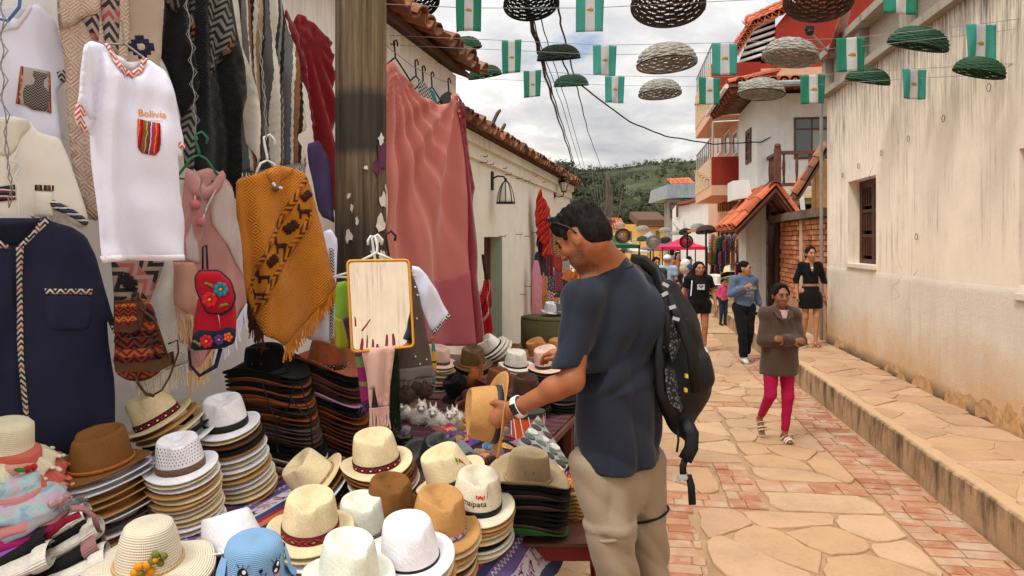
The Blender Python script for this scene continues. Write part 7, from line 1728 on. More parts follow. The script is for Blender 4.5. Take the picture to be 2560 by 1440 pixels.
def walker(label,loc,yaw,k,J,top,bottom,shoes,skinc,hairfn,fem=False,h=.0115,look=None,extra=None,group=None,armskin=.0,legskin=0.,child=False):
 """a standing or walking figure facing -y before it is turned by yaw; J overrides joints in a 1.65 m body"""
 root_h = None; a = math.radians(yaw); Rz = Matrix.Rotation(a,3,'Z'); base = V(loc)
 P = dict(pel=(0,0,.92),chest=(0,-.005,1.24),neck=(0,.01,1.41),head=(0,-.012,1.545),shl=(.165,.01,1.355),shr=(-.165,.01,1.355),ell=(.20,.03,1.10),elr=(-.20,.03,1.10),wrl=(.21,-.04,.86),wrr=(-.21,-.04,.86),hil=(.085,0,.90),hir=(-.085,0,.90),knl=(.09,-.02,.49),knr=(-.09,-.02,.49),anl=(.09,.03,.09),anr=(-.09,.03,.09),lean=0.)
 P.update(dict(shl=(.142,.01,1.345),shr=(-.142,.01,1.345)) if fem else {}); P.update(J); W = {n_: base+Rz @ (V(p)*k) for n_,p in P.items() if n_ != 'lean'}
 fw = Rz @ V((0,-1,0)); lat = Rz @ V((1,0,0)); look = Rz @ V(look or (0,-1,-.03)).normalized(); Hd = Frame3(W['head'],look)
 allp = np.array([tuple(p) for p in W.values()]); lo,hi = allp.min(0)-.17*k,allp.max(0)+.19*k; lo[2] = base.z-.01
 mk = lambda: Field(lo,hi,h)
 B = mk(); head(B,Hd,k*(1.02 if not child else 1.0),fem)
 B.cone(W['head']-V((0,0,.06*k))-fw*.01*k,W['neck'],.046*k*(.9 if fem else 1.05),.056*k,.025); B.cone(W['neck'],W['chest'],.06*k,.105*k,.05,(fw,.75)); B.cone(W['chest'],W['pel'],.105*k,.115*k,.04,(fw,.75))
 for s_ in 'lr':
  B.cone(W['neck']-V((0,0,.03*k)),W['sh'+s_],.05*k,.047*k,.03); B.cone(W['sh'+s_],W['el'+s_],.044*k,.035*k,.015); B.cone(W['el'+s_],W['wr'+s_],.036*k,.024*k,.012)
  B.cone(W['pel'],W['hi'+s_],.09*k,.085*k,.03); B.cone(W['hi'+s_],W['kn'+s_],.08*k,.05*k,.02); B.cone(W['kn'+s_],W['an'+s_],.047*k,.031*k,.015)
  cm = W['kn'+s_].lerp(W['an'+s_],.3)-fw*.018*k; B.ell(cm,(.04*k,.042*k,.08*k),None,.02)
  d = (W['wr'+s_]-W['el'+s_]).normalized(); nb = (lat*(1 if s_ == 'l' else -1)+fw*.3); nb = J.get('hn'+s_,None) and Rz @ V(J['hn'+s_]) or nb
  hand(B,W['wr'+s_],d,nb,k,.45,1 if s_ == 'l' else -1)
  toe = W['an'+s_]+fw*.13*k-V((0,0,.06*k)) if ('toe'+s_) not in J else base+Rz @ (V(J['toe'+s_])*k)
  B.cone(W['an'+s_]-V((0,0,.03*k))+fw*(-.03*k),toe,.034*k,.026*k,.015)
  W['toe'+s_] = toe
 body = skinpart('person',B,skinc,None,label=label,cat='person',group=group,smoothit=1)
 face_bits(body,Hd,k*1.02)
 hf = Field(np.array(tuple(Hd.o))-.2*k-np.array([0,0,.35*k]),np.array(tuple(Hd.o))+.17*k,min(h,.009)); hairfn(hf,Hd,k,W,fw); skinpart('hair',hf,m_hair,body)
 def torso(F_,grow,z0,loose=1.,k2=.03):
  F_.cone(W['neck']-V((0,0,.055*k)),W['chest'],(.07+grow)*k,(.118+grow)*k,k2,(fw,.72)); wst = W['chest'].lerp(W['pel'],.45); F_.cone(W['chest'],wst,(.122+grow)*k,(.112*loose+grow)*k,k2,(fw,.74)); F_.cone(wst,base+Rz @ (V((P['pel'][0],P['pel'][1],z0))*k),(.112*loose+grow)*k,(.125*loose+grow)*k,k2,(fw,.76))
  for s_ in 'lr': F_.cone(W['neck']-V((0,0,.045*k)),W['sh'+s_],(.042+grow)*k,(.052+grow)*k,.03)
 def sleeves(F_,share,grow):
  for s_ in 'lr':
   a_,b_,c_ = W['sh'+s_],W['el'+s_],W['wr'+s_]
   if share <= 1: e = a_.lerp(b_,share); F_.cone(a_,e,(.052+grow)*k,(.048+grow)*k,.02); F_.cutcap(e+(b_-a_).normalized()*.008*k,b_-a_,.11*k)
   else: e = b_.lerp(c_,share-1); F_.cone(a_,b_,(.052+grow)*k,(.044+grow)*k,.02); F_.cone(b_,e,(.044+grow)*k,(.034+grow)*k,.018); F_.cutcap(e+(c_-b_).normalized()*.006*k,c_-b_,.075*k)
 def legs(F_,share,grow,taper=1.):
  F_.cone(W['pel']+V((0,0,.06*k)),W['pel'],(.115+grow)*k,(.12+grow)*k,.03,(fw,.78))
  for s_ in 'lr':
   a_,b_,c_ = W['hi'+s_],W['kn'+s_],W['an'+s_]; F_.cone(W['pel'],a_,(.10+grow)*k,(.09+grow)*k,.03)
   if share <= 1: e = a_.lerp(b_,share); F_.cone(a_,e,(.09+grow)*k,(.078+grow)*k,.02); F_.cutcap(e+(b_-a_).normalized()*.01,b_-a_,.13*k)
   else: e = b_.lerp(c_,share-1); F_.cone(a_,b_,(.088+grow)*k,(.056+grow)*k,.025); F_.cone(b_,e,(.056+grow)*k,(.038+grow)*k*taper,.02); F_.cutcap(e+(c_-b_).normalized()*.01,c_-b_,.08*k)
 ctx = dict(k=k,W=W,fw=fw,lat=lat,base=base,Rz=Rz,mk=mk,torso=torso,sleeves=sleeves,legs=legs,body=body,P=P,Hd=Hd)
 for nm,fn,m_ in (bottom,top): F_ = mk(); fn(F_,ctx); skinpart(nm,F_,m_,body)
 for s_ in 'lr':
  F_ = Field(np.minimum(*arr(W['an'+s_],W['toe'+s_]))-.08,np.maximum(*arr(W['an'+s_],W['toe'+s_]))+.08,min(h,.008)); shoes(F_,s_,ctx)
 if extra: extra(ctx)
 return body
def shoe(m,grow=.008,name='shoe',sole=True):
 def f(F_,s_,c):
  k,W,fw = c['k'],c['W'],c['fw']; a = W['an'+s_]-V((0,0,.025*k)); F_.cone(a-fw*.035*k,W['toe'+s_],(.038+grow)*k,(.030+grow)*k,.02,(V((0,0,1)),.85)); F_.cone(a+V((0,0,.03*k)),a,.038*k,.04*k,.015)
  skinpart(name,F_,m,c['body'])
 return f
def sandal(m):
 def f(F_,s_,c):
  k,W,fw = c['k'],c['W'],c['fw']; a = W['an'+s_]-V((0,0,.045*k)); t = W['toe'+s_]; d = (t-a).normalized(); up = d.cross(c['lat']); up = up if up.z > 0 else -up
  mb = MB();
  for q,r_ in ((.15,.006),(.55,.011),(.8,.011)):
   p = a.lerp(t+d*.02*k,q); mb.tube([p+c['lat']*.042*k*math.cos(x)*1.05+up*(.044*k*math.sin(x)-.012*k) for x in [PI*i/8 for i in range(9)]],r_*k,6,flat=.6)
  part('sandal_strap',mb,m,c['body'],smooth=True)
  mb = MB(); mb.tube([a-d*.05*k-up*.032*k,a.lerp(t,.5)-up*.034*k,t+d*.035*k-up*.03*k],[.036*k,.038*k,.036*k],12,flat=.3,up=up); part('sole',mb,mat('cork_sole','#b59a76',.9),c['body'],smooth=True)
 return f
def hair_back(F_,H_,k,W,fw,ln=0.,ponytail=False):
 R = H_.R(); F_.ell(H_(0,-.018*k,.035*k),(.086*k,.100*k,.090*k),R,.01); F_.ell(H_(0,-.05*k,-.03*k),(.078*k,.066*k,.075*k),R,.02)
 F_.ell(H_(0,.088*k,-.03*k),(.056*k,.075*k,.112*k),R,.012,'sub')
 for x in (-1,1): F_.cone(H_(x*.025*k,.05*k,.105*k),H_(x*.078*k,.018*k,.01*k),.018*k,.016*k,.012)
 F_.wrinkle(.0022,160,160,40,1.)
def hair_short(F_,H_,k,W,fw):
 R = H_.R(); F_.ell(H_(0,-.012*k,.045*k),(.083*k,.100*k,.083*k),R,.01); F_.ell(H_(0,-.05*k,-.015*k),(.076*k,.062*k,.07*k),R,.02); F_.ell(H_(0,.092*k,-.03*k),(.064*k,.07*k,.108*k),R,.010,'sub'); F_.wrinkle(.003,120,120,90,2.)
def hair_bun(F_,H_,k,W,fw): hair_back(F_,H_,k,W,fw); F_.ell(H_(0,-.115*k,-.02*k),(.035*k,.03*k,.035*k),H_.R(),.015)
def hair_long(F_,H_,k,W,fw):
 hair_back(F_,H_,k,W,fw)
 for x in (-1,1): F_.cone(H_(x*.07*k,-.02*k,-.02*k),H_(x*.085*k,-.01*k,-.16*k),.03*k,.034*k,.02); F_.cone(H_(x*.085*k,-.01*k,-.16*k),H_(x*.08*k,.02*k,-.30*k),.034*k,.02*k,.02)
 F_.cone(H_(0,-.09*k,-.05*k),H_(0,-.09*k,-.28*k),.06*k,.05*k,.03); F_.wrinkle(.003,150,150,10,3.)
sk_a,sk_b,sk_c = skin('brown_skin','#8f5c40'),skin('olive_skin','#b07a58'),skin('tan_skin','#a56f4e')
# ---- woman in the brown jacket, arms crossed, mid-stride
m_jack = cloth('brown_fleece','#4d3d33',.95,.1,0,.25,.1,.4,120); m_fuch = cloth('fuchsia_leggings','#a81544',.85,.06); m_pinkt = cloth('pale_pink_tee','#d9b3bd')
gp = ground(1948,1104); kk = 1.43/1.65
def jacket(F_,c):
 k,W,fw,lat = c['k'],c['W'],c['fw'],c['lat']; c['torso'](F_,.034,.66,1.34);
 for s_,x in (('l',1),('r',-1)):
  F_.cone(W['sh'+s_],W['el'+s_],.060*k,.058*k,.02); F_.cone(W['el'+s_],W['wr'+s_],.062*k,.046*k,.02)
 F_.cut((c['base']+V((0,0,.70*k))),(0,0,-1)); F_.ell(W['neck']+fw*.09*k-V((0,0,.0)),(.05*k,.09*k,.10*k),None,.01,'sub'); F_.wrinkle(.005,34,30,26,1.2)
def jextra(c):
 k,W,fw,lat,b = c['k'],c['W'],c['fw'],c['lat'],c['body']; n = W['neck']
 for x in (-1,1):
  mb = MB(); mb.prism([n+lat*x*.045*k+fw*.03*k+V((0,0,.035*k)),n+lat*x*.10*k+fw*.06*k-V((0,0,.02*k)),n+lat*x*.085*k+fw*.12*k-V((0,0,.085*k)),n+lat*x*.025*k+fw*.128*k-V((0,0,.12*k)),n+lat*x*.04*k+fw*.09*k-V((0,0,.03*k))],fw*.012*k); part('collar',mb,m_jack,b)
 mb = MB(); mb.prism([n+lat*x*k+fw*.082*k+V((0,0,z*k)) for x,z in ((-.05,-.02),(.05,-.02),(.01,-.16),(-.01,-.16))],fw*.015*k); part('tee',mb,m_pinkt,b)
 ch = W['chest']; mb = MB(); mb.tube([ch+lat*.015*k+fw*.122*k-V((0,0,z*k)) for z in (.2,.34,.5)],.006*k,6); part('front_edge',mb,m_jack,b)
def hair_tied(F_,H_,k,W,fw): hair_back(F_,H_,k,W,fw)
walker('woman in brown jacket and fuchsia leggings walking with crossed arms in white sandals',gp,4,kk,dict(chest=(.0,-.02,1.23),neck=(-.005,-.03,1.40),head=(-.01,-.06,1.53),shl=(.145,-.01,1.325),shr=(-.145,-.01,1.325),ell=(.20,-.07,1.06),elr=(-.205,-.07,1.06),wrl=(-.03,-.19,1.09),wrr=(.06,-.17,1.07),hnl=(0,-1,.3),hnr=(0,-1,.3),hil=(.075,0,.88),hir=(-.085,0,.88),knl=(.07,-.05,.48),knr=(-.12,-.06,.50),anl=(.045,-.03,.09),anr=(-.15,.12,.235),toel=(.045,-.16,.03),toer=(-.15,.07,.10)),('jacket',jacket,m_jack),('leggings',lambda F_,c: (c['legs'](F_,1.9,.004,.95),F_.wrinkle(.002,40,40,60,.5)),m_fuch),sandal(mat('white_strap','#d9d0bd',.7)),sk_a,hair_tied,True,.0095,(-.05,-1,-.06),jextra)
# ---- young woman in the black blazer on the pavement
m_blz = cloth('black_blazer','#121215',.8,.1)
gp = ground(2026,866,.275)
def blazer(F_,c):
 k,W,fw = c['k'],c['W'],c['fw']; c['torso'](F_,.012,1.02,.92); c['sleeves'](F_,1.97,.006); F_.cut(c['base']+V((0,0,1.045*k)),(0,0,-1)); F_.ell(W['neck']+fw*.085*k-V((0,0,.06*k)),(.034*k,.075*k,.11*k),None,.008,'sub'); F_.wrinkle(.003,40,40,30,.7)
def skirt(F_,c):
 k,W,fw = c['k'],c['W'],c['fw']; b = c['base']; F_.cone(b+c['Rz'] @ (V((0,0,.99))*k),b+c['Rz'] @ (V((0,0,.80))*k),.138*k,.185*k,.03,(fw,.78)); F_.cone(b+c['Rz'] @ (V((0,0,.80))*k),b+c['Rz'] @ (V((0,0,.62))*k),.185*k,.195*k,.03,(fw,.8)); F_.cut(b+V((0,0,.635*k)),(0,0,-1)); F_.cut(b+V((0,0,1.005*k)),(0,0,1)); F_.wrinkle(.002,40,30,12,.4)
def bextra(c):
 k,W,fw,lat,b = c['k'],c['W'],c['fw'],c['lat'],c['body']; n = W['neck']
 mb = MB(); mb.prism([n+lat*x*k+fw*.070*k+V((0,0,z*k)) for x,z in ((-.03,-.09),(.03,-.09),(.0,-.2))],fw*.02*k); part('top',mb,m_wht,b)
 for x in (-1,1): mb = MB(); mb.prism([n+lat*x*.035*k+fw*.05*k,n+lat*x*.085*k+fw*.09*k-V((0,0,.07*k)),n+lat*x*.06*k+fw*.115*k-V((0,0,.12*k)),n+lat*x*.008*k+fw*.122*k-V((0,0,.21*k))],fw*.01*k); part('lapel',mb,m_blz,b)
walker('young woman in cropped black blazer and short black skirt on the raised pavement',gp,-4,1.45/1.65,dict(wrl=(.235,-.05,.88),wrr=(-.235,-.05,.88),ell=(.225,.03,1.11),elr=(-.225,.03,1.11),anl=(.05,-.10,.09),knl=(.075,-.08,.49),anr=(-.10,.06,.10),knr=(-.085,-.02,.49)),('blazer',blazer,m_blz),('skirt',skirt,m_blz),sandal(mat('tan_strap','#8c5c40',.7)),sk_b,hair_bun,True,.0115,(.1,-1,0),bextra)
# ---- man in the blue sweatshirt, looking to his left
m_swt = cloth('blue_sweatshirt','#556680',.95,.08,0,.2,.1,.3,120); m_blkj = cloth('black_jeans','#17181c')
gp = ground(1860,905)
def sweat(F_,c): k = c['k']; c['torso'](F_,.034,.93,1.12); c['sleeves'](F_,1.95,.022); F_.cut(c['base']+V((0,0,.925*k)),(0,0,-1)); F_.wrinkle(.0045,36,34,30,2.)
def wrap_text(txt,c,x0,z,size,m,name='lettering',cen=True,dep=.155):
 k,W,fw,lat = c['k'],c['W'],c['fw'],c['lat']; me = text_mesh(txt,m,.012); xs = [v.co.x for v in me.vertices]; mid = (max(xs)+min(xs))/2 if cen else 0; mb = MB(); o = c['base']+c['Rz'] @ (V((c['P']['chest'][0],c['P']['chest'][1],0))*k)
 mb.add([o+lat*((v.co.x-mid)*size+x0)*k+fw*(dep*math.sqrt(max(.05,1-(((v.co.x-mid)*size+x0)/.21)**2))*.80+.004)*k+V((0,0,(z+v.co.y*size)*k)) for v in me.vertices],[tuple(p.vertices) for p in me.polygons]); part(name,mb,m,c['body'],fix=False)
m_wprint = mat('white_print','#c9c9c6',.8,.03)
def sextra(c):
 wrap_text('ARIZONA',c,.0,1.20,.060,m_wprint); wrap_text('EST',c,-.085,1.14,.030,m_wprint); wrap_text('1912',c,.085,1.14,.030,m_wprint)
 k,W,fw,lat = c['k'],c['W'],c['fw'],c['lat']; o = c['base']+V((0,0,0)); mb = MB(); pp = lambda x,z: o+lat*x*k+fw*(.138+.004)*k+V((0,0,z*k))
 for x,z0,z1 in ((0,1.10,1.18),(-.022,1.12,1.15),(.022,1.13,1.16)): mb.tube([pp(x,z0),pp(x,z1)],.006*k,6,flat=.4)
 mb.tube([pp(-.05,1.10),pp(.05,1.10)],.005*k,5); part('cactus_print',mb,m_wprint,c['body'])
walker('man in blue lettered sweatshirt and black trousers looking aside with raised hand',gp,6,1.5/1.65,dict(ell=(.24,.10,1.13),wrl=(.30,.05,.92),elr=(-.23,-.03,1.13),wrr=(-.075,-.20,1.24),hnr=(-.3,-1,.2),knl=(.08,-.02,.5),anl=(.09,.14,.12),toel=(.09,.06,.03),knr=(-.075,-.1,.5),anr=(-.055,-.11,.09)),('sweatshirt',sweat,m_swt),('trousers',lambda F_,c: (c['legs'](F_,1.96,.022,1.15),F_.wrinkle(.004,30,30,40,1.)),m_blkj),shoe(mat('white_sneaker','#d5d0c8',.7)),sk_b,hair_short,False,.0115,(.8,-.6,.02),sextra)
# ---- woman in black t-shirt and shorts
gp = ground(1747,882)
def tee(grow=.018,z0=.9,sl=.62): return lambda F_,c: (c['torso'](F_,grow,z0,1.08),c['sleeves'](F_,sl,.014),F_.cut(c['base']+V((0,0,z0*c['k'])),(0,0,-1)),F_.wrinkle(.003,38,34,26,1.))
def textra(c):
 k,fw,lat = c['k'],c['fw'],c['lat']; o = c['base']; mb = MB(); pp = lambda x,z,d=.150: o+lat*x*k+fw*d*k+V((0,0,z*k))
 mb.prism([pp(-.055,1.16),pp(.055,1.16),pp(.055,1.26),pp(-.055,1.26)],fw*-.01*k); part('print_panel',mb,m_wprint,c['body'])
 mb = MB()
 for x in (-.035,-.012,.012,.035): mb.tube([pp(x,1.255,.152),pp(x*.6,1.29,.152)],.008*k,5,flat=.3)
 for x,z in ((0,1.20),(-.02,1.225),(.02,1.225)): mb.ball(pp(x,z,.151),(.014*k,.003,.014*k),8,5)
 part('print',mb,mat('black_ink','#26222a'),c['body'])
 mb = MB(); W = c['W']; mb.tube([W['shr']+V((.03*k,0,.05*k)),W['shr']+fw*.1*k+V((.02*k,0,-.05*k)),W['shr']+fw*.11*k+V((0,0,-.3*k))],.01*k,5); part('bag_strap',mb,m_wht,c['body'])
bw_ = walker('woman with long black hair in black t-shirt and shorts carrying a white strapped bag',gp,0,1.47/1.65,dict(ell=(.235,.03,1.1),elr=(-.235,.03,1.1),wrl=(.25,-.04,.86),wrr=(-.24,-.06,.86),knr=(-.09,-.06,.49),anr=(-.07,-.05,.09)),('tshirt',tee(.03,.93),m_blz),('shorts',lambda F_,c: c['legs'](F_,.42,.018),m_blz),shoe(mat('white_sneaker','#d5d0c8')),sk_b,hair_long,True,.0115,(.15,-1,0),textra); bw_.scale = (1.2,1.12,1)
# ---- children and the crowd behind
m_pinkj = cloth('pink_jacket','#c54a72',.8,.08); m_jean = cloth('blue_jeans','#26364a'); m_redt = cloth('red_tee','#a8232f'); m_sky = cloth('light_blue_shirt','#8fa9c4'); m_olv = cloth('olive_shirt','#3a3f30')
long_top = lambda F_,c: (c['torso'](F_,.03,.9,1.1),c['sleeves'](F_,1.95,.014),F_.cut(c['base']+V((0,0,.9*c['k'])),(0,0,-1)))
trous = ('trousers',lambda F_,c: c['legs'](F_,1.95,.012),m_jean); bootm = shoe(mat('dark_shoe','#1c1a1a',.7))
CH = dict(head=(0,-.012,1.56))
walker('small girl in pink jacket and jeans standing by the kerb',ground(1808,814),18,1.03/1.72,dict(CH,wrl=(.10,-.17,1.08),wrr=(-.17,-.12,1.0),elr=(-.22,.02,1.1)),('jacket',long_top,m_pinkj),trous,bootm,sk_b,hair_back,True,.011,(.1,-1,-.1),child=True)
walker('boy in red shirt with a hand at his mouth, behind the black backpack',ground(1694,868),-6,1.18/1.72,dict(CH,wrl=(.03,-.16,1.40),ell=(.2,-.08,1.16)),('tshirt',tee(),m_redt),trous,bootm,sk_b,hair_short,False,.011,(-.1,-1,0),child=True)
walker('man in dark olive shirt with glasses, half hidden behind the black backpack',ground(1640,838),-10,1.50/1.65,{},('shirt',tee(.02,.88),m_olv),trous,bootm,sk_b,hair_short,False,.014,(.3,-1,-.05))
def hair_cap(F_,H_,k,W,fw): F_.ell(H_(0,-.01*k,.04*k),(.088*k,.105*k,.085*k),H_.R(),.01); F_.cut(H_(0,0,.02*k),-H_.u)
w_ = walker('man in light blue shirt and white cap seen from behind in the crowd',ground(1668,820),165,1.52/1.65,{},('shirt',tee(.02,.88),m_sky),trous,bootm,sk_b,hair_cap,False,.015)
[setattr(o,'name','cap') or o.data.materials.__setitem__(0,m_wht) for o in w_.children if o.name.startswith('hair')]
walker('man in black t-shirt standing at the hanging goods on the right',ground(1806,775),-70,1.58/1.65,dict(wrl=(.1,-.25,1.05),wrr=(-.1,-.25,1.05)),('tshirt',tee(.02,.88),m_blz),trous,bootm,sk_b,hair_short,False,.016)
walker('woman with dark hair in an orange top far down the street',ground(1694,760),20,1.5/1.65,{},('top',tee(.01,.9),cloth('orange_top','#a5623a')),trous,bootm,sk_b,hair_long,True,.018)
walker('man with black hair and grey shirt far down the street',ground(1680,745),150,1.55/1.65,{},('shirt',tee(.02,.88),cloth('grey_shirt','#6c6f74')),trous,bootm,sk_b,hair_short,False,.02)
walker('person in dark clothes bending at a far stall',ground(1722,770),60,1.4/1.65,{},('shirt',tee(.02,.88),cloth('plum_shirt','#4a2a34')),trous,bootm,sk_b,hair_short,False,.018)
# ------------------------------------------------------------------ the man at the hat table
sk_m = skin('tanned_skin','#9c5f3e','#2a1a14'); m_tee = cloth('navy_tee','#1f2431',.85,.07,0,.12,.2,.2); m_trs = cloth('khaki_trousers','#94846f',.85,.08,0,.1)
fdir = V((-.75,.66,0)).normalized(); latR = fdir.cross(V((0,0,1))).normalized()
hf_ = V((-.70,.52,-.50)).normalized(); HM0 = Frame3(at(1457,590,2.45),hf_); hk = .845; HM = lambda *c: HM0(*[x*hk for x in c]); HM.o,HM.u,HM.r,HM.f,HM.R = HM0.o,HM0.u,HM0.r,HM0.f,HM0.R
tc = at(1537,705,2.55); shL,shR = at(1454,750,2.41),at(1610,712,2.68); elb,wri = at(1430,952,2.35),at(1287,1022,2.44); nb = at(1527,676,2.52)
lo = np.array(tuple(at(1190,1250,2.2)))-.05; hi = np.array(tuple(at(1690,470,2.9))); lo[1],hi[1] = 2.15,2.95
B = Field(lo,hi,.0065); head(B,HM0,hk*1.02)
B.cone(HM(0,-.035,-.05),nb,.052,.058,.025); B.cone(nb-V((0,0,.02)),tc-V((0,0,.1)),.05,.085,.03); B.cone(nb,shL,.055,.05,.04); B.cone(nb,shR,.055,.05,.04); hipc = at(1545,1130,2.55); B.cone(tc-V((0,0,.13)),hipc,.13,.12,.04,(fdir,.65))
B.cone(shL,elb,.044,.038,.02); B.cone(elb,wri,.038,.0255,.02); B.ell(elb.lerp(wri,.28)+V((0,0,.004)),(.05,.036,.037),None,.02)
elR,wrR = shR+V((-.02,.05,-.29)),shR+fdir*.26+V((-.05,0,-.28)); B.cone(shR,elR,.05,.042,.02); B.cone(elR,wrR,.042,.028,.02)
hd = (at(1243,1046,2.47)-wri).normalized(); hn = V((.25,-.93,.25)).normalized(); hand(B,wrR,fdir,V((0,0,1)),1.05,.6,1)
def stub(P):
 q = (P-np.array(tuple(HM.o)))/hk; f = q@np.array(tuple(HM.f)); u = q@np.array(tuple(HM.u)); r_ = q@np.array(tuple(HM.r))
 jaw = np.clip((-.035-u-.35*np.maximum(0,.05-f)*.6)/.02,0,1)*np.clip((f+.012)/.02,0,1)*np.clip((.17+u)/.03,0,1)*np.clip(1-(np.abs(u+.058)<.004)*.0,0,1); return jaw*.85
hand(B,wri,hd,hn,.95,.95,-1)
man = skinpart('person',B,sk_m,None,mask=stub,label='bearded man in navy t-shirt and khaki trousers holding a tan hat at the table',cat='person',smoothit=2)
face_bits(man,HM0,hk*1.0,1.3,False)
Hf = Field(np.array(tuple(HM.o))-.16,np.array(tuple(HM.o))+.17,.0055); R = HM.R()
Hf.ell(HM(0,-.008,.062),[v*hk for v in (.086,.106,.076)],R,.01); Hf.ell(HM(0,-.058,-.005),[v*hk for v in (.080,.062,.082)],R,.02); Hf.ell(HM(0,.055,.082),[v*hk for v in (.066,.040,.034)],R,.025)
for x in (-1,1): Hf.cone(HM(x*.079,.034,.03),HM(x*.078,.026,-.03),.010,.005,.010)
Hf.ell(HM(0,.105,-.04),[v*hk for v in (.075,.06,.10)],R,.01,'sub')
for x in (-1,1): Hf.ell(HM(x*.085,.02,-.05),[v*hk for v in (.03,.034,.05)],R,.008,'sub')
X,Y,Z = np.meshgrid(*Hf.ax,indexing='ij',sparse=True); topm = np.clip(((X-HM.o.x)*HM.u.x+(Y-HM.o.y)*HM.u.y+(Z-HM.o.z)*HM.u.z-.02)/.05,0,1)
Hf.D = (Hf.D+topm*(.0042*np.sin(120*X+1.5*np.sin(60*Z)+40*Y)*np.sin(80*Z+40*Y)+.003*np.sin(230*X+150*Z))+.0012*np.sin(300*X+200*Y)*np.sin(280*Z)).astype(np.float32)
skinpart('hair',Hf,m_hair,man,smoothit=1)
# t-shirt
lo2 = np.array(tuple(at(1360,1240,2.3))); hi2 = np.array(tuple(at(1700,610,2.9))); lo2[1],hi2[1] = 2.2,2.95
Sf = Field(lo2,hi2,.0075); up_ = V((0,0,1)); wst = at(1548,980,2.55); hem = at(1546,1165,2.55)
Sf.cone(tc-V((0,0,.175)),wst,.182,.166,.05,(fdir,.62)); Sf.cone(wst,hem,.166,.178,.04,(fdir,.70)); Sf.cone(nb-V((0,0,.03)),shL,.055,.057,.04); Sf.cone(nb-V((0,0,.03)),shR,.055,.062,.04); Sf.cone(nb-V((0,0,.022)),tc-V((0,0,.11)),.07,.135,.05); Sf.cone(nb-V((0,0,.035)),shL.lerp(shR,.5)-fdir*.02-V((0,0,.03)),.07,.09,.05); Sf.ell(tc-fdir*.05-V((0,0,.11)),(.14,.1,.12),None,.05)
slv = at(1424,915,2.37); Sf.cone(shL,slv,.058,.053,.035); Sf.cutcap(slv+(slv-shL).normalized()*.004,slv-shL+V((.03,0,.02)),.13)
Sf.cone(shR,shR.lerp(elR,.7),.07,.066,.03)
X,Y,Z = np.meshgrid(*Sf.ax,indexing='ij',sparse=True)
a1 = (X-.3)*latR.x+(Y-2.55)*latR.y; z_ = Z-1.2
rg = lambda q: 1-2*np.abs(np.sin(q*.5))**.8
fz_ = .010*rg(42*a1+9*z_+1.8*np.sin(6*z_+2)+.8*np.sin(20*a1))*np.clip(.35+(1.62-Z)*1.1,.15,1.1)+.007*rg(64*a1-20*z_+2*np.sin(9*z_))*np.clip((1.55-Z)*1.6,.1,1)+.009*rg(34*z_+12*a1+2*np.sin(11*a1))*np.clip((1.42-Z)*2.5,0,1)+.006*rg(50*X-46*Z+3*np.sin(12*Z))*(Z > 1.3)
Sf.D = (Sf.D+fz_).astype(np.float32)
hz = at(1545,1150,2.55).z; hd_ = Z-(hz-.012+.018*np.clip((X-.355)/.15,-1.2,1.2)**2); hh = -hd_; Sf.D = np.maximum(Sf.D,hh).astype(np.float32)
Sf.ell(nb+V((0,0,.042))-fdir*-.015,(.062,.062,.04),None,.006,'sub')
skinpart('tshirt',Sf,m_tee,man,smoothit=1)
mb = MB(); mb.tube([nb+V((0,0,.012))+V((.074*math.cos(2*PI*i/24),.074*math.sin(2*PI*i/24),-.012*math.cos(2*PI*i/24+2.4))) for i in range(25)],.006,6,cap=False); part('collar',mb,m_tee,man,smooth=True)
# trousers and shoes
hL,hR = at(1492,1160,2.49),at(1604,1160,2.62); kL,kR = at(1528,1320,2.46),at(1614,1310,2.62); aL,aR = at(1585,1865,2.50),at(1662,1850,2.68)
Tf = Field(np.minimum(*arr(hL,aL))-np.array([.2,.28,.1]),np.array([.66,2.95,hz+.12]),.0085)
Tf.cone(hipc+V((0,0,.03)),hipc-V((0,0,.08)),.140,.150,.03,(fdir,.72)); Tf.cone(hL,kL,.090,.073,.025); Tf.cone(kL,aL,.073,.056,.03); Tf.cone(hR,kR,.088,.068,.025); Tf.cone(kR,aR,.068,.058,.03)
X,Y,Z = np.meshgrid(*Tf.ax,indexing='ij',sparse=True)
Tf.D = (Tf.D+.009*rg(40*Z+18*X+2.2*np.sin(14*X+9*Z))*np.clip(1.25-Z,.3,1.)+.006*rg(58*X+18*Z+30*Y+2*np.sin(17*Z))-.006*(np.abs(Z-kL.z-.012) < .012)*(X < .48)).astype(np.float32); Tf.cut(hipc+V((0,0,.05)),(0,0,1)); skinpart('trousers',Tf,m_trs,man,smoothit=1)
mb = MB(); mb.tube([kR+V((.079*math.cos(a),.079*math.sin(a),.04+.02*math.cos(a))) for a in [2*PI*i/28 for i in range(29)]],.0045,6,cap=False); part('leg_zip',mb,m_blkstrap,man,smooth=True)
mb = MB(); mb.tube([kL+V((.078*math.cos(a),.078*math.sin(a),-.01+.014*math.cos(a))) for a in [2*PI*i/28 for i in range(29)]],.007,6,cap=False); part('leg_seam',mb,m_trs,man,smooth=True)
for a_ in (aL,aR):
 Ff = Field(np.array(tuple(a_))-.3,np.array(tuple(a_))+.2,.012); Ff.cone(V((a_.x,a_.y,.06)),V((a_.x,a_.y,.05))+fdir*.17,.05,.042,.02); skinpart('shoe',Ff,mat('dark_shoe','#1c1a1a'),man)
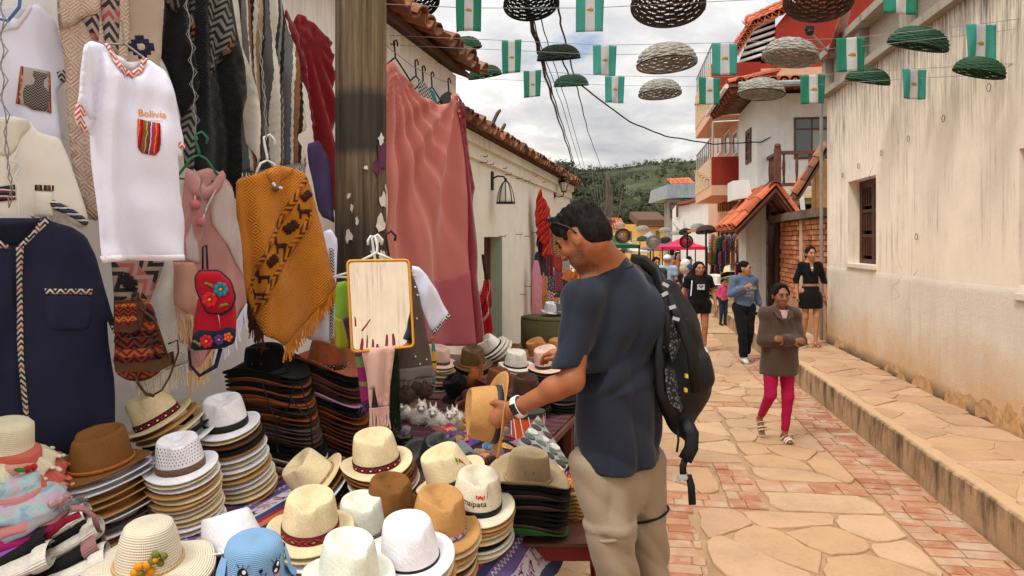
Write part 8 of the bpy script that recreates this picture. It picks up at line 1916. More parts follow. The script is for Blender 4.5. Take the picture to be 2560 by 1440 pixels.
# sunglasses pushed up into the hair, wristband, the held hat
sg = thing('sunglasses','dark sunglasses pushed up into the black hair of the man in navy','sunglasses',HM.o)
mb = MB()
for x in (-1,1): mb.tube([HM(x*.066,.074,.104),HM(x*.088,.03,.074),HM(x*.092,-.01,.032),HM(x*.090,-.028,-.005)],.0032,5)
mb.tube([HM(-.066,.074,.104),HM(0,.084,.120),HM(.066,.074,.104)],.003,5); part('frame',mb,mat('black_plastic','#1c1b1b'),sg,smooth=True)
for x in (-1,1): mb = MB(); mb.ball(HM(x*.036,.078,.118),(.017,.004,.012),10,6); part('lens',mb,mat('dark_glass','#1b1512'),sg,smooth=True)
wd = (wri-elb).normalized(); wp = elb.lerp(wri,.93); s1_ = wd.cross(V((0,0,1))).normalized(); s2_ = s1_.cross(wd)
wb = thing('fitness_band','white wristband with a dark screen on the left wrist of the man','watch',wp)
mb = MB(); N = 28; mb.add([wp+(s1_*math.cos(2*PI*i/N)+s2_*math.sin(2*PI*i/N))*r_+wd*d for d,r_ in ((-.011,.034),(-.010,.0375),(.010,.0375),(.011,.034)) for i in range(N)],[(j*N+i,j*N+(i+1) % N,(j+1)*N+(i+1) % N,(j+1)*N+i) for j in range(3) for i in range(N)]); part('strap',mb,m_hanger_w,wb,smooth=True)
fd_ = V((.25,-.85,.3)); fd_ = (fd_-wd*fd_.dot(wd)).normalized(); fs_ = fd_.cross(wd); mb = MB(); mb.box(wp+fd_*.038,(.019,.036,.008),Matrix((wd,fs_,fd_)).transposed()); part('screen',mb,mat('black_plastic','#1c1b1b'),wb)
zl = V((-.955,-.22,.12)).normalized(); yl = V((.14,-.08,1.)); yl = (yl-zl*yl.dot(zl)).normalized(); xl = yl.cross(zl); HMx = Matrix((xl,yl,zl)).transposed().to_4x4(); HMx.translation = at(1247,1036,2.56)
hat('wide','tan',HMx,'tan hat with dark ribbon held sideways by the man in navy',None,band_mesh('wide',mat('grey_ribbon','#2a2c30',.6),.03,.22),scale=.92)
# ------------------------------------------------------------------ woven basket lamps and flags over the street
def basket(m,mi,R_=.25,hh=.165,nr=13,nb=20):
 q = random.Random(5); mb = MB(); rim = MB(); rb = MB()
 pr = lambda t: (R_*math.cos(t*PI/2)**.75 if t < 1 else 0,hh*math.sin(t*PI/2))
 for i in range(nr):
  t = .03+.93*i/nr; r_,z = pr(t); N = 60
  mb.tube([V(((r_+.006*(-1)**i*math.cos(nb/2*2*PI*k/N))*math.cos(2*PI*k/N),(r_+.006*(-1)**i*math.cos(nb/2*2*PI*k/N))*math.sin(2*PI*k/N),z+q.uniform(-.003,.003))) for k in range(N+1)],.0102 if t < .8 else .007,5,cap=False)
 for k in range(nb): a = 2*PI*k/nb; rb.tube([V((pr(t)[0]*math.cos(a),pr(t)[0]*math.sin(a),pr(t)[1])) for t in (0,.15,.3,.45,.6,.75,.88,.97)],.0042,5)
 for j in (0,1): rim.tube([V(((R_+.004)*math.cos(2*PI*k/48),(R_+.004)*math.sin(2*PI*k/48),.006*math.sin(24*2*PI*k/48+j*PI))) for k in range(49)],.0075,6,cap=False)
 return [mesh_of(n_,b_,m) for n_,b_ in (('weave',mb),('rim',rim),('rib',rb))]
bm_ = {'g': basket(mat('green_wicker','#2c4f38',.75,.3,25,.3),0),'d': basket(mat('dark_green_wicker','#1d2c21',.75,.3,25,.3),0),'w': basket(mat('grey_wicker','#9b978f',.8,.35,25,.3),0),'k': basket(mat('brown_wicker','#4b4037',.8,.35,25,.3),0)}
bname = {'g': 'green','d': 'dark green','w': 'whitish grey','k': 'brown grey'}
rows = [('top',[(1033,12,130,'d',-14),(1327,14,132,'d',-4),(1670,18,178,'k',3),(2045,8,160,'k',10)],[(1172,-30,80,65),(1475,-30,78,70),(2252,-70,33,90)]),('middle',[(1156,128,98,'g',-14),(1397,148,105,'d',-4),(1667,162,145,'w',-3),(1975,146,132,'w',10),(2293,116,136,'g',12)],[(1279,102,184,50),(1512,113,188,60),(1812,107,186,65),(2128,95,180,72),(2452,60,155,75)]),('bottom',[(1213,192,82,'g',-10),(1428,215,84,'g',-3),(1650,236,103,'w',-2),(1903,236,110,'w',4),(2168,204,102,'g',10),(2446,184,114,'g',14)],[(1331,178,244,45),(1537,190,257,50),(1774,192,260,55),(2033,188,260,62),(2285,172,247,60)])]
g = G('green_white_flag'); x = g.sep(g.uv())[0]; f_ = g.m('DIVIDE',x,.19); cc = g.ramp(f_,[(0,(.045,.29,.19)),(.335,(.66,.66,.66)),(.665,(.045,.29,.19))],True); m_flag = g.out(cc,.7,None,.2,0,.42)
m_flag_backlit = m_flag.copy(); [setattr(e.color_ramp.elements[k],'color',(.08,.40,.33,1)) for e in m_flag_backlit.node_tree.nodes if e.type == 'VALTORGB' for k in (0,2)]  # lighter copy: skylight through the cloth put into the green
m_emb = [mat('emblem_ink',c_,.8) for c_ in ('#a9862f','#8a3a34','#566a8a')]
m_string = mat('grey_string','#8d8b86',.8)
for rn,bs,fl in rows:
 for i,(x,y,w_,c_,ro) in enumerate(bs):
  Y = min(.5*F/w_,3.05/((x+w_*.6-1280)/F-.1513)-.1) if x > 1900 else .5*F/w_; sc_ = w_*Y/F/.5; p = at(x,y,Y); t = thing('basket_lamp',f'{bname[c_]} woven basket lampshade, {ordw[i]} from the left in the {rn} row over the street','lampshade',(0,0,0),'woven baskets strung over the street')
  tip = 4 if c_ in 'wk' else -9-((i*7) % 5); t.matrix_basis = pose(p,i*37,-ro,-tip if rn != 'top' else -16) @ Matrix.Scale(sc_,4); _wpos[t.name] = V((0,0,0))
  for me in bm_[c_]: o = link_child(me.name.split('.')[0],me,t); o['kind'] = 'stuff' if o.name.startswith('weave') else 'thing'
 ends = []
 for i,(x,y0,y1,w_) in enumerate(fl):
  Y = .3*F/w_*.82; Y = {'top': 4.9,'middle': 6.7,'bottom': 8.6}[rn]; Y = min(Y,3.05/((x+w_*.6-1280)/F-.1513)-.08) if x > 1900 else Y; pl = Plane(x,y0,Y,4 if i % 2 else -5); sk = (-3,1,3,-2,2)[i]
  fg = Gar('flag',[(x-w_/2,y0),(x+w_/2,y0+sk),(x+w_/2-3,y1+sk),(x-w_/2+1,y1)],pl,m_flag_backlit if (i+len(rn)) % 3 == 1 or (rn == 'middle' and i == 2) else m_flag,fold(.012,4,i*3+len(rn),.3,1.,.001),f'green and white vertical striped flag, {ordw[i]} from the left in the {rn} row','flag','flags strung over the street',smooth=0,thick=.003,edge=.003)
  uvl = fg.body.data.uv_layers[0].data; mxu = max(u.uv[0] for u in uvl)
  for u in uvl: u.uv[0] *= .19/mxu
  ym = (y0+y1)/2; u_ = w_/9
  for j,(a,b,c2,d2,m_) in enumerate(((-1.1,-.2,-.5,.3,0),(-.45,-.6,.4,.2,1),(.5,-.5,1.,.5,0),(-.4,.25,.45,.6,2))): fg.patch('emblem',[(x+a*u_,ym+b*u_),(x+c2*u_,ym+b*u_),(x+c2*u_,ym+d2*u_),(x+a*u_,ym+d2*u_)],m_emb[j % 3 if j < 3 else 2],off=.006,thick=.0006)
  ends.append((x,y0,Y))
 Y = ends[0][2]; L0,L1_ = (880 if rn == 'top' else 965),2555; ys = np.interp([L0]+[e[0] for e in ends]+[L1_],[e[0] for e in ends],[e[1] for e in ends]); xs = [L0]+[e[0] for e in ends]+[L1_]
 for k_,dy in enumerate((0,24 if rn != 'top' else 50)):
  mb = MB(); mb.tube([at(a,b+dy-(14 if a in (L0,L1_) else 0),(min(Y,3.1/((2555-1280)/F-.1513)) if a == L1_ else next((e[2] for e in ends if e[0] == a),Y))+.03+k_*(.25 if a < 1900 else .05)) for a,b in zip(xs,ys)],.0028,4); part('string',mb,m_string,label=f'{"upper" if k_ == 0 else "lower"} string of the {rn} row of baskets and flags',cat='string',group='strings over the street')
# far baskets further down the street
for i,(x,y,w_,c_,pt) in enumerate(((1557,590,38,'k',70),(1606,575,32,'w',-12),(1606,600,28,'g',-12),(1634,605,36,'w',66),(1662,578,28,'w',-10),(1663,602,26,'k',30),(1716,604,33,'d',72),(1713,582,30,'d',20),(1745,572,38,'w',-10),(1765,580,48,'k',12),(1794,588,34,'k',80),(1856,562,30,'k',72),(1690,585,24,'w',-10),(1550,565,26,'w',-10))):
 t = thing('basket_lamp',f'small {bname[c_]} basket, {ordw[i]} of the far row hanging low over the crowd','lampshade',(0,0,0),'far baskets over the crowd'); Y = .5*F/w_; t.matrix_basis = pose(at(x,y,Y),0,4,pt*-1);
 for me in bm_[c_]: link_child(me.name.split('.')[0],me,t)
# power lines
m_cab = mat('black_cable','#141414',.6)
for i,(pts,r_,lb) in enumerate((([(1296,-60,7),(1322,40,8.5),(1352,150,11),(1385,265,16),(1420,370,25),(1452,470,45)],.021,'thick twisted bundle of black power cables running down the street'),([(1303,-60,7),(1327,40,8.5),(1358,150,11),(1390,262,16),(1424,368,25),(1453,468,45)],.014,'thinner black cable twisted beside the thick bundle'),([(1320,0,8),(1350,110,11),(1408,270,18),(1470,480,45)],.008,'thin wire left of the pair beside the cable bundle'),([(1338,0,8),(1370,110,11),(1420,270,18),(1478,480,45)],.008,'thin wire right of the pair beside the cable bundle'),([(1390,-30,7),(1402,60,9),(1430,170,12),(1448,240,15),(1470,330,22),(1500,410,32),(1535,500,60)],.012,'single knotted black cable between the flags'),([(1400,140,12),(1424,190,12.5),(1500,250,13.5),(1575,305,14.5),(1662,340,15.5),(1780,360,16.2),(1900,355,16.6),(1990,320,16.7),(2058,270,16.8)],.014,'sagging black cable crossing to the white balcony house'),([(1880,500,16),(1960,415,16.2)],.01,'short cable from the white box to the balcony'))):
 P = [at(*p) for p in pts]; Q = []
 for a,b in zip(P,P[1:]):
  for j in range(10): Q.append(a.lerp(b,j/10)+V((math.sin((len(Q))*1.3+i)*r_*.6,0,math.cos(len(Q)*1.3)*r_*.5)))
 mb = MB(); mb.tube(Q+[P[-1]],r_,6); part('power_cable',mb,m_cab,label=lb,cat='cable',group='power cables')
fp = at(1520,600,48); pp_ = thing('utility_pole','distant wooden utility pole tangled in drooping wires','pole',V((fp.x,fp.y,0)))
mb = MB(); mb.tube([V((fp.x,fp.y,0)),V((fp.x,fp.y,at(0,432,48).z))],[.2,.15],8); part('trunk',mb,m_bark,pp_); mb = MB(); q = random.Random(8)
for k in range(26): a = q.uniform(-1.2,1.2); mb.tube([V((fp.x+q.uniform(-.2,.2),fp.y-.2,q.uniform(3,6))),V((fp.x+a*.5,fp.y-.3,q.uniform(2,4))),V((fp.x+a,fp.y-.2,q.uniform(3,6.4)))],.02,4)
part('wires',mb,mat('grey_cable','#5d564c',.8),pp_,kind='stuff')
# ------------------------------------------------------------------ market canopies
def canopy(label,c_,x0,x1,ye,ya,Y,dep,xa=None,name='canopy'):
 m = cloth(label.split()[0]+'_canopy',c_,.7,.05,.15); a,b = at(x0,ye,Y),at(x1,ye,Y); ap_ = at(xa or (x0+x1)/2,ya,Y+dep/2); t = thing(name,label,'canopy',V(((a.x+b.x)/2,Y,0)),'market canopies'); D = V((0,dep,0))
 mb = MB(); vs = [a,b,b+D,a+D]; mid = [(vs[i]+vs[(i+1) % 4])/2 for i in range(4)]; sm_ = [p.lerp(ap_,.5)-V((0,0,.12)) for p in vs]
 mb.add(vs+sm_+[ap_],[(0,1,5,4),(1,2,6,5),(2,3,7,6),(3,0,4,7),(4,5,8),(5,6,8),(6,7,8),(7,4,8)]); part('roof',mb,m,t,fix=False)
 mb = MB(); dz = V((0,0,-(b.x-a.x)*.07)); mb.add([p for v in vs for p in (v,v+dz)],[(0,1,3,2),(2,3,5,4),(4,5,7,6),(6,7,1,0)]); part('valance',mb,m,t,fix=False)
 for p in vs: mb = MB(); mb.tube([V((p.x,p.y,0)),p],.03,5); part('post',mb,m_iron,t)
canopy('pink pop-up canopy over a stall in the middle of the far street','#c22a50',1656,1768,617,589,34,2.2); canopy('purple grey canopy beside the pink one','#6d6478',1620,1700,622,592,40,3); canopy('green canopy over the stalls on the far left side','#1f5a40',1470,1598,612,585,26,4,1530); canopy('white canopy edge next to the green one','#cfcac2',1560,1626,628,604,28,2.5,1575); canopy('blue white striped canopy at the far end of the street','#8d95a5',1600,1650,600,578,55,4); canopy('orange awning over the clothes stall on the right','#c07a35',1765,1852,572,548,20.5,2.2,1830)
# ------------------------------------------------------------------ stalls along the far walls
hc = ['#8e1f2a','#2d3a4a','#c9c2b6','#5a2f4a','#1f4a44','#b5485a','#26262c','#c79a3c','#7a7f88','#a33a2a']
hn = ['red','slate blue','cream','plum','dark green','rose','black','yellow','grey','brick red']
def hung(x,y,w_,h_,Y,k,where,yaw=0,m=None):
 pl = Plane(x,y,Y,yaw); q = random.Random(k*7+int(x)); j = lambda: q.uniform(-.12,.12)
 px = [(x-w_*.2,y),(x+w_*.2,y+1),(x+w_*(.5+j()),y+h_*.2),(x+w_*(.45+j()),y+h_*(1+j())),(x,y+h_*(1+j())),(x-w_*(.5+j()),y+h_*(.95+j())),(x-w_*(.45+j()),y+h_*.2)]
 sheet('hanging_garment',px,pl,m or zig('stall_weave_%d' % (k % 10),hc[k % 10],hc[(k*3+2) % 10],None,9.+k % 4,.5,.4*k),res=.05,disp=lambda s,t,h: .03*math.sin(s*30+k),label=f'{hn[k % 10]} patterned garment, {where}',cat='garment',group='garments hung on the far stalls')
for i in range(24): hung(1782+(i % 8)*13,585+(i//8)*34+(i*5 % 9),20,42,19.2-(i % 8)*.32,i*7+i//8,f'{ordw[i % 8]} from the left in the {("top", "middle", "lower")[i//8]} row under the orange awning',55)
for i in range(16): hung(1352+(i % 4)*20,560+(i//4)*52+(i % 3)*9,26,62,L.hit(1352+(i % 4)*20,600,LU2+.16).y,i*3+1,f'{ordw[i % 4]} from the left in row {("one", "two", "three", "four")[i//4]} on the low white house',65)
m_rp = stripes('red_poncho_stripes',[(.05,'#b01a1c'),(.008,'#d9682c'),(.04,'#c2201f'),(.006,'#2a1214'),(.03,'#a8161a'),(.006,'#d9a23a')],rot=.5)
Y = L.hit(1360,560,LU2+.25).y; pl = Plane(1360,560,Y,60); sheet('poncho',[(1346,474),(1352,472),(1366,510),(1378,560),(1376,600),(1380,640),(1364,636),(1362,648),(1342,560),(1339,545)],pl,m_rp,.05,fold(.05,3,61),label='bright red striped poncho hung high on the low white house',cat='poncho')
Y = L.hit(1340,700,LU2+.2).y; pl = Plane(1340,700,Y,55); pk_ = Gar('pink_scarf',[(1334,654),(1342,650),(1350,662),(1354,730),(1356,795),(1330,790),(1328,700)],pl,cloth('rose_pink_wool','#c98a9a'),fold(.02,7,63),'rose pink scarf with cream fringe on a nail of the low white house','scarf'); fringe(pk_.root,[pk_.pt(1330,790,.01),pk_.pt(1356,795,.01)],.13,m_tanf,16,.01,20)
Y = L.hit(1216,750,LU2+.22).y; pl = Plane(1216,750,Y,55); rb_ = Gar('folded_umbrella',[(1205,702),(1214,696),(1226,700),(1230,760),(1232,845),(1200,845),(1202,760)],pl,stripes('umbrella_stripes',[(.03,'#a31a26'),(.008,'#d9c5b8'),(.04,'#b8202a'),(.01,'#5a1018')]),fold(.05,6,65),'red striped folded cloth bundle with black strap beside the narrow door','bundle'); mb = MB(); mb.tube([rb_.pt(1204,636,.03),rb_.pt(1206,670,.03),rb_.pt(1213,700,.03)],.02,6); part('strap',mb,m_blkstrap,rb_.root)
# key fobs on a rack and stacked hats behind the crowd
for i in range(6):
 p = at(1418+i*11,688+(i % 2)*5,7.6); mb = MB(); R_ = Matrix.Rotation(.3*i,3,'Z') @ Matrix.Rotation(.5,3,'Y'); mb.box(p,(.075,.02,.11),R_); mb.tube([p+V((0,0,.055)),p+V((0,0,.11))],.004,5); part('key_fob',mb,mat('tan_leather','#a8602c',.6,.3,30),label=f'small tan leather fob, {ordw[i]} from the left on the metal rack',cat='key fob',group='leather fobs on the rack')
mb = MB(); mb.tube([at(1412,672,7.6),at(1482,668,7.6)],.006,5); mb.tube([at(1445,672,7.6),V((at(1445,672,7.6).x,7.6,.7))],.008,5); part('rack',mb,m_wire,label='thin metal rack carrying the leather fobs',cat='rack')
stack(1788,708,17.5,['off white','grey','cream','black','cream','black','off white'],'far cream hat','fedora',20,0,4,.06,None,1.7,toplabel='pale hat topping the far stack behind the black shirted woman'); stack(1826,688,18,['cream','black','cream'],'far straw hat','sun',20,0,-30,.06,None,1.9,toplabel='big straw hat propped above the far hat stack')
for i,(x,y,c_) in enumerate(((1714,660,'#d8d5cf'),(1718,665,'#2c5f9a'),(1712,672,'#b5a98f'))): mb = MB(); mb.ball(at(x,y,18),.13,12,8); part('ball',mb,mat('ball_%s' % 'abc'[i],c_,.5),smooth=True,label=['white toy ball hanging among far stalls','blue toy ball hanging among far stalls','beige toy ball hanging among far stalls'][i],cat='ball')
# ------------------------------------------------------------------ bags among the clothes
m_blth = mat('brown_leather','#4a2a18',.5,.3,20,.3); m_bw = zig('backpack_weave','#6a261e','#1c1614','#a5562f',24.,.5,objc=True)
bk = thing('leather_backpack','brown leather backpack with red woven panels hanging between white shawl and navy shirt','backpack',at(360,930,2.92)); Yb = 2.9
Q = lambda x,y,d=0: at(x,y,Yb+d)
fB = Field(np.array(tuple(Q(230,1000,-.2))),np.array(tuple(Q(480,690,.2))),.008); fB.cone(Q(335,790),Q(348,890),.075,.10,.03,((.5,-1,0),.6)); skinpart('body',fB,m_bw,bk)
def bpart(nm,px,m,d=-.085,th=.014): mb = MB(); mb.prism([Q(x,y,d+(x-330)/F*1.4) for x,y in px],V((.004,.6,0)).normalized()*th); return part(nm,mb,m,bk)
bpart('flap',[(284,752),(350,748),(362,770),(352,820),(330,832),(284,830)],m_blth); bpart('flap_panel',[(288,762),(338,758),(340,800),(326,812),(288,812)],zig('flap_weave','#8a3420','#2a1a14','#c27a3a',40.,objc=True),-.093); bpart('pocket',[(300,848),(372,842),(378,905),(300,908)],m_bw,-.10,.03); bpart('base_band',[(288,905),(400,900),(425,880),(428,912),(392,930),(288,930)],m_blth,-.098,.03)
for pts,w_ in (([(350,770),(385,800),(405,850),(420,895)],.012),([(420,860),(444,850),(446,880),(425,940),(405,975),(380,990)],.009),([(338,930),(345,960),(365,985),(385,990)],.009),([(330,750),(330,735),(345,732),(346,750)],.006),([(345,800),(365,850),(392,880)],.004)): mb = MB(); mb.tube([Q(x,y,-.09+(x-330)/F*1.4) for x,y in pts],w_,6,flat=.4); part('strap',mb,m_blth,bk,smooth=True)
rbk = thing('red_backpack','small red backpack with embroidered flowers hanging on the pink poncho','backpack',at(540,870,3.02)); pl = Plane(540,760,3.02,20); P_ = lambda x,y,n=0: pl.p(*pl.st(x,y),n)
m_rf,m_nv = cloth('red_felt_bag','#a8182a',.9,.08),cloth('navy_felt','#24263a')
def rp(nm,px,m,off,th=.02,bu=0.): return sheet(nm,px,pl,m,.012,None,th,off,bu,1,.02,rbk)
rp('body',[(496,740),(586,740),(592,790),(590,850),(560,868),(480,872),(484,800)],m_rf,.0,.05,.02); rp('lower_band',[(486,822),(590,812),(588,852),(560,866),(478,872)],m_nv,.065,.01); rp('flap_edge',[(488,690),(500,672),(550,672),(580,700),(592,740),(582,770),(556,786),(520,782),(506,760),(490,720)],m_nv,.068,.014); rp('flap',[(492,692),(502,676),(548,676),(576,702),(587,740),(578,766),(554,780),(523,777),(510,758),(494,720)],m_rf,.078,.012)
def flower(x,y,r_,c_,n=7):
 for k in range(n): a = 2*PI*k/n; mb = MB(); c0 = P_(x+r_*.58*math.cos(a),y+r_*.58*math.sin(a),.095); mb.ball(c0,(r_*.36/F*3,.004,r_*.36/F*3),8,5); part('petal',mb,mat(c_[0],c_[1],.8,.1),rbk,smooth=True)
 mb = MB(); mb.ball(P_(x,y,.098),(r_*.22/F*3,.004,r_*.22/F*3),8,5); part('flower_centre',mb,m_yf,rbk,smooth=True)
tl,rd,pu,og = ('teal_thread','#1f7f95'),('red_thread_flower','#c8202a'),('purple_thread','#4a2f7a'),('orange_thread','#d9552a')
flower(553,720,20,tl); flower(526,745,21,rd); flower(518,846,18,('crimson_thread','#b81830')); flower(549,842,14,pu); flower(571,836,13,og,5)
for x,y,a in ((525,708,.6),(560,758,-.4),(496,850,.9)):
 for k in (-1,0,1): mb = MB(); mb.ball(P_(x+k*6,y+k*4*a,.095),(.010,.003,.005),7,4,0,Matrix.Rotation(a+k*.5,3,'Y')); part('leaf',mb,mat('olive_thread','#7a7a2a',.8),rbk)
for pts,m_,w_ in (([(508,672),(508,618),(517,612),(520,672)],m_nv,.008),([(474,872),(478,910),(500,935),(540,912),(552,868)],m_nv,.010),([(548,782),(550,796),(553,812)],sm,.004)): mb = MB(); mb.tube([P_(x,y,.04 if w_ > .005 else .09) for x,y in pts],w_,6,flat=.4); part('strap' if w_ > .005 else 'clip',mb,m_,rbk,smooth=True)
# ------------------------------------------------------------------ the black backpack on the shoulder of the man
m_bp,m_msh,m_refl = mat('black_nylon','#101113',.6,.25,14,.25,60),None,mat('reflective_grey','#a9adb0',.4)
g = G('honeycomb_mesh'); vd = g.voro(95.,None,'F1'); m_msh = g.out(g.ramp(vd,[(.30,'#5d6064'),(.5,'#15161a')]),.7,g.bump(vd,.4,.004),.3)
bp_ = thing('black_backpack','black hiking backpack with grey mesh hanging from the right shoulder of the man','backpack',at(1710,1080,2.55)); YB = 2.53; K = lambda x,y,d=0.: at(x,y,YB+d)
fB = Field(np.array(tuple(K(1590,1140,-.15))),np.array(tuple(K(1810,640,.32))),.007); fl_ = ((.55,-.83,0),.62)
fB.cone(K(1672,730,.1),K(1690,830,.08),.050,.09,.04,fl_); fB.cone(K(1690,830,.08),K(1706,960,.06),.10,.115,.04,fl_); fB.cone(K(1706,960,.06),K(1706,1045,.05),.11,.06,.04,fl_); fB.cone(K(1745,905,.04),K(1762,945,.03),.045,.035,.03); fB.cone(K(1705,1050,.03),K(1722,1090,.02),.04,.022,.02)
fB.wrinkle(.005,46,40,30,2.); skinpart('body',fB,m_bp,bp_,smoothit=1)
def bstr(nm,pts,w_,m,fl2=.35,d=-.03,up=(0,-1,0)): mb = MB(); mb.tube([K(x,y,d+(pts_d or 0)) for x,y,*r in pts for pts_d in [r[0] if r else 0]],w_,7,flat=fl2,up=up); return part(nm,mb,m,bp_,smooth=True)
bstr('shoulder_strap',[(1580,652,.16),(1612,656,.08),(1640,680,.03),(1655,730,-.01),(1664,800,-.04),(1660,880,-.05)],.026,m_bp); bstr('edge_strap',[(1668,740,-.02),(1700,800,-.04),(1730,880,-.05),(1742,980,-.03)],.02,m_bp); bstr('side_panel',[(1652,820,-.05),(1648,900,-.05),(1652,980,-.05),(1680,1040,-.04)],.016,m_bp)
for px,d in (([(1682,790),(1712,802),(1700,850),(1680,905),(1668,850)],-.075),([(1662,920),(1680,930),(1694,990),(1702,1030),(1676,1010),(1664,970)],-.075)): mb = MB(); mb.prism([K(x,y,d+(x-1680)*.0006) for x,y in px],V((.02,.05,0))); part('mesh_panel',mb,m_msh,bp_)
for x,y,a in ((1664,712,.5),(1662,735,-.5),(1681,768,-.3),(1690,797,.3),(1668,866,-.6)): mb = MB(); mb.box(K(x,y,-.088),(.022,.006,.011),Matrix.Rotation(a,3,'Y')); part('reflective_tab',mb,m_refl,bp_)
for x,y in ((1716,940),(1714,975)): mb = MB(); mb.box(K(x,y,-.075),(.008,.02,.011)); part('yellow_toggle',mb,mat('yellow_toggle','#c9b13a',.5),bp_)
bstr('hip_belt',[(1712,1050,.0),(1730,1085,-.02),(1728,1120,-.02),(1712,1150,-.02)],.024,m_bp); bstr('webbing',[(1712,1150,-.02),(1707,1165,-.02),(1708,1195,-.02)],.012,m_blkstrap,.2); bstr('webbing',[(1708,1195,-.02),(1722,1192,-.02),(1728,1215,-.02),(1731,1262,-.02)],.013,m_blkstrap,.2); bstr('cord',[(1693,1070,-.01),(1696,1100,-.01),(1692,1130,-.01)],.004,m_blkstrap,1.)
mb = MB(); c0 = K(1706,1192,-.05); mb.box(c0,(.03,.012,.016));
for dx in (-.018,0,.018): mb.tube([c0+V((dx,0,0)),c0+V((dx-.012,0,-.016))],.004,5)
part('buckle',mb,m_refl,bp_)
# ------------------------------------------------------------------ llamas, souvenirs, buttons, basket and stool
m_llw,m_llc = mat('white_alpaca_fur','#dcd6cb',.95,.1,40),mat('caramel_fur','#b58a5c',.95,.2,40)
tb = lambda x,y,Y,dz=0: at(x,y,Y)
for i,(x,y,s_,m_,lb) in enumerate(((1012,1020,22,m_llw,'white toy llama at the left end of the fur toy row'),(1050,1030,30,m_llw,'largest fluffy white toy llama under the fur pompoms'),(1090,1040,28,m_llw,'fluffy white toy llama in the middle of the toy row'),(1120,1045,24,m_llw,'small white toy llama left of the caramel one'),(1142,1035,22,m_llw,'white toy llama turned to the right'),(1162,1055,22,m_llc,'caramel fluffy toy llama nearest the held hat'))):
 Y = 4.45-(y-1020)*.006; r_ = s_/F*Y; c0 = at(x,y+12,Y); t = thing('toy_llama',lb,'stuffed toy',c0-V((0,0,r_*1.2)),'stuffed llamas on the craft table')
 fur_ball(t,c0,r_,m_,420,i,'body',.3); hd2 = c0+V((r_*.35*(1 if i % 2 else -1)*.6,-r_*.5,r_*.95)); fur_ball(t,hd2,r_*.52,m_,240,i+20,'head',.25)
 mb = MB(); mb.ball(hd2+V((.0,-r_*.5,-r_*.1)),(r_*.2,r_*.3,r_*.17),8,5); part('muzzle',mb,m_,t,smooth=True); mb = MB()
 for dx in (-1,1): mb.ball(hd2+V((dx*r_*.2,-r_*.48,r_*.12)),r_*.07,6,4)
 part('eyes',mb,m_iris,t)
 for dx in (-1,1): mb = MB(); mb.tube([hd2+V((dx*r_*.2,0,r_*.4)),hd2+V((dx*r_*.28,0,r_*.85))],[r_*.13,r_*.03],6); part('ear',mb,m_,t)
sc_c = [('crimson','#a81c2c'),('turquoise','#2a8a9a'),('yellow','#c9a42a'),('magenta','#a8246a'),('green','#2f6f3a'),('orange','#c8622a'),('blue','#35509a'),('violet','#5f3a7a')]
q = random.Random(31); pq = [(q.uniform(1100,1335),q.uniform(1066,1165)) for _ in range(64)]
for i,(x,y) in enumerate(pq):
 rk = sorted(range(i % 8,64,8),key=lambda k: pq[k][0]).index(i); Y = 1.04*F/(y-HZ)-.1; cn,ch = sc_c[i % 8]; cn2 = sc_c[(i*5+3) % 8][1]
 m_ = zig('souvenir_%d' % (i % 8),ch,cn2,sc_c[(i+4) % 8][1],45.+i % 5,.5,i*.4); p = at(x,y,Y); mb = MB(); a_ = q.uniform(0,3); s_ = q.uniform(.03,.05)
 ux,uy = V((math.cos(a_),math.sin(a_),q.uniform(-.3,.3)))*s_,V((-math.sin(a_),math.cos(a_),.2))*s_*.7
 mb.grid(lambda a,b: p+ux*(a*2-1)+uy*(b*2-1)+V((0,0,.022*math.sin(a*PI)*math.sin(b*PI))),8,6,0,lambda a,b: (a*.09+i*.1+.001,b*.06+.001)); mb.grid(lambda a,b: p+ux*(a*2-1)+uy*(b*2-1)-V((0,0,.012*math.sin(a*PI)*math.sin(b*PI))),8,6)
 part('woven_pouch',mb,m_,smooth=True,label=f'small {cn} woven pouch, {ordw[rk]} of its colour from the left in the souvenir heap',cat='souvenir',group=f'{cn} woven pouches on the craft table')
mb = MB(); mb.grid(lambda a,b: T(-2.0+a*.98,2.96+b*1.73,TZ+.004+.006*math.sin(a*40)*math.sin(b*31)),20,24,0,lambda a,b: (a+.001,b*1.5+.001)); part('woven_cloth',mb,zig('craft_cloth','#4a1626','#2c1a2e','#6d3a2a',26.),smooth=True,label='dark red woven cloth covering the craft table',cat='tablecloth',group='cloths on the tables')
bb = thing('button_board','grey display board of round wooden buttons propped beside the man','display board',at(1360,1150,3.2)); A_,B_,C_,D_ = at(1296,1104,3.35),at(1345,1038,3.75),at(1424,1158,3.45),at(1380,1225,3.05)
mb = MB(); nrm = (B_-A_).cross(D_-A_).normalized(); nrm = nrm if nrm.y < 0 else -nrm; mb.prism([A_,B_,C_,D_],-nrm*.02); part('board',mb,mat('grey_felt_board','#8b8c90',.9,.08),bb); md = [mesh_of('button',MB().lathe([(0,.006),(.026,.006),(.028,.003),(.028,0)],n=14),m_) for m_ in (mat('dark_wood_button','#3b2a22',.6,.3,60),mat('pale_button','#b9b8ae',.6,.2,60),mat('green_button','#4a5a48',.6,.3,60))]
for i in range(5):
 for j in range(4): p = A_.lerp(D_,.12+.25*j).lerp(B_.lerp(C_,.12+.25*j),.18+.17*i)+nrm*.001; inst('button',md[(i*2+j) % 3],Matrix.Translation(p) @ nrm.to_track_quat('Z','Y').to_matrix().to_4x4(),bb)
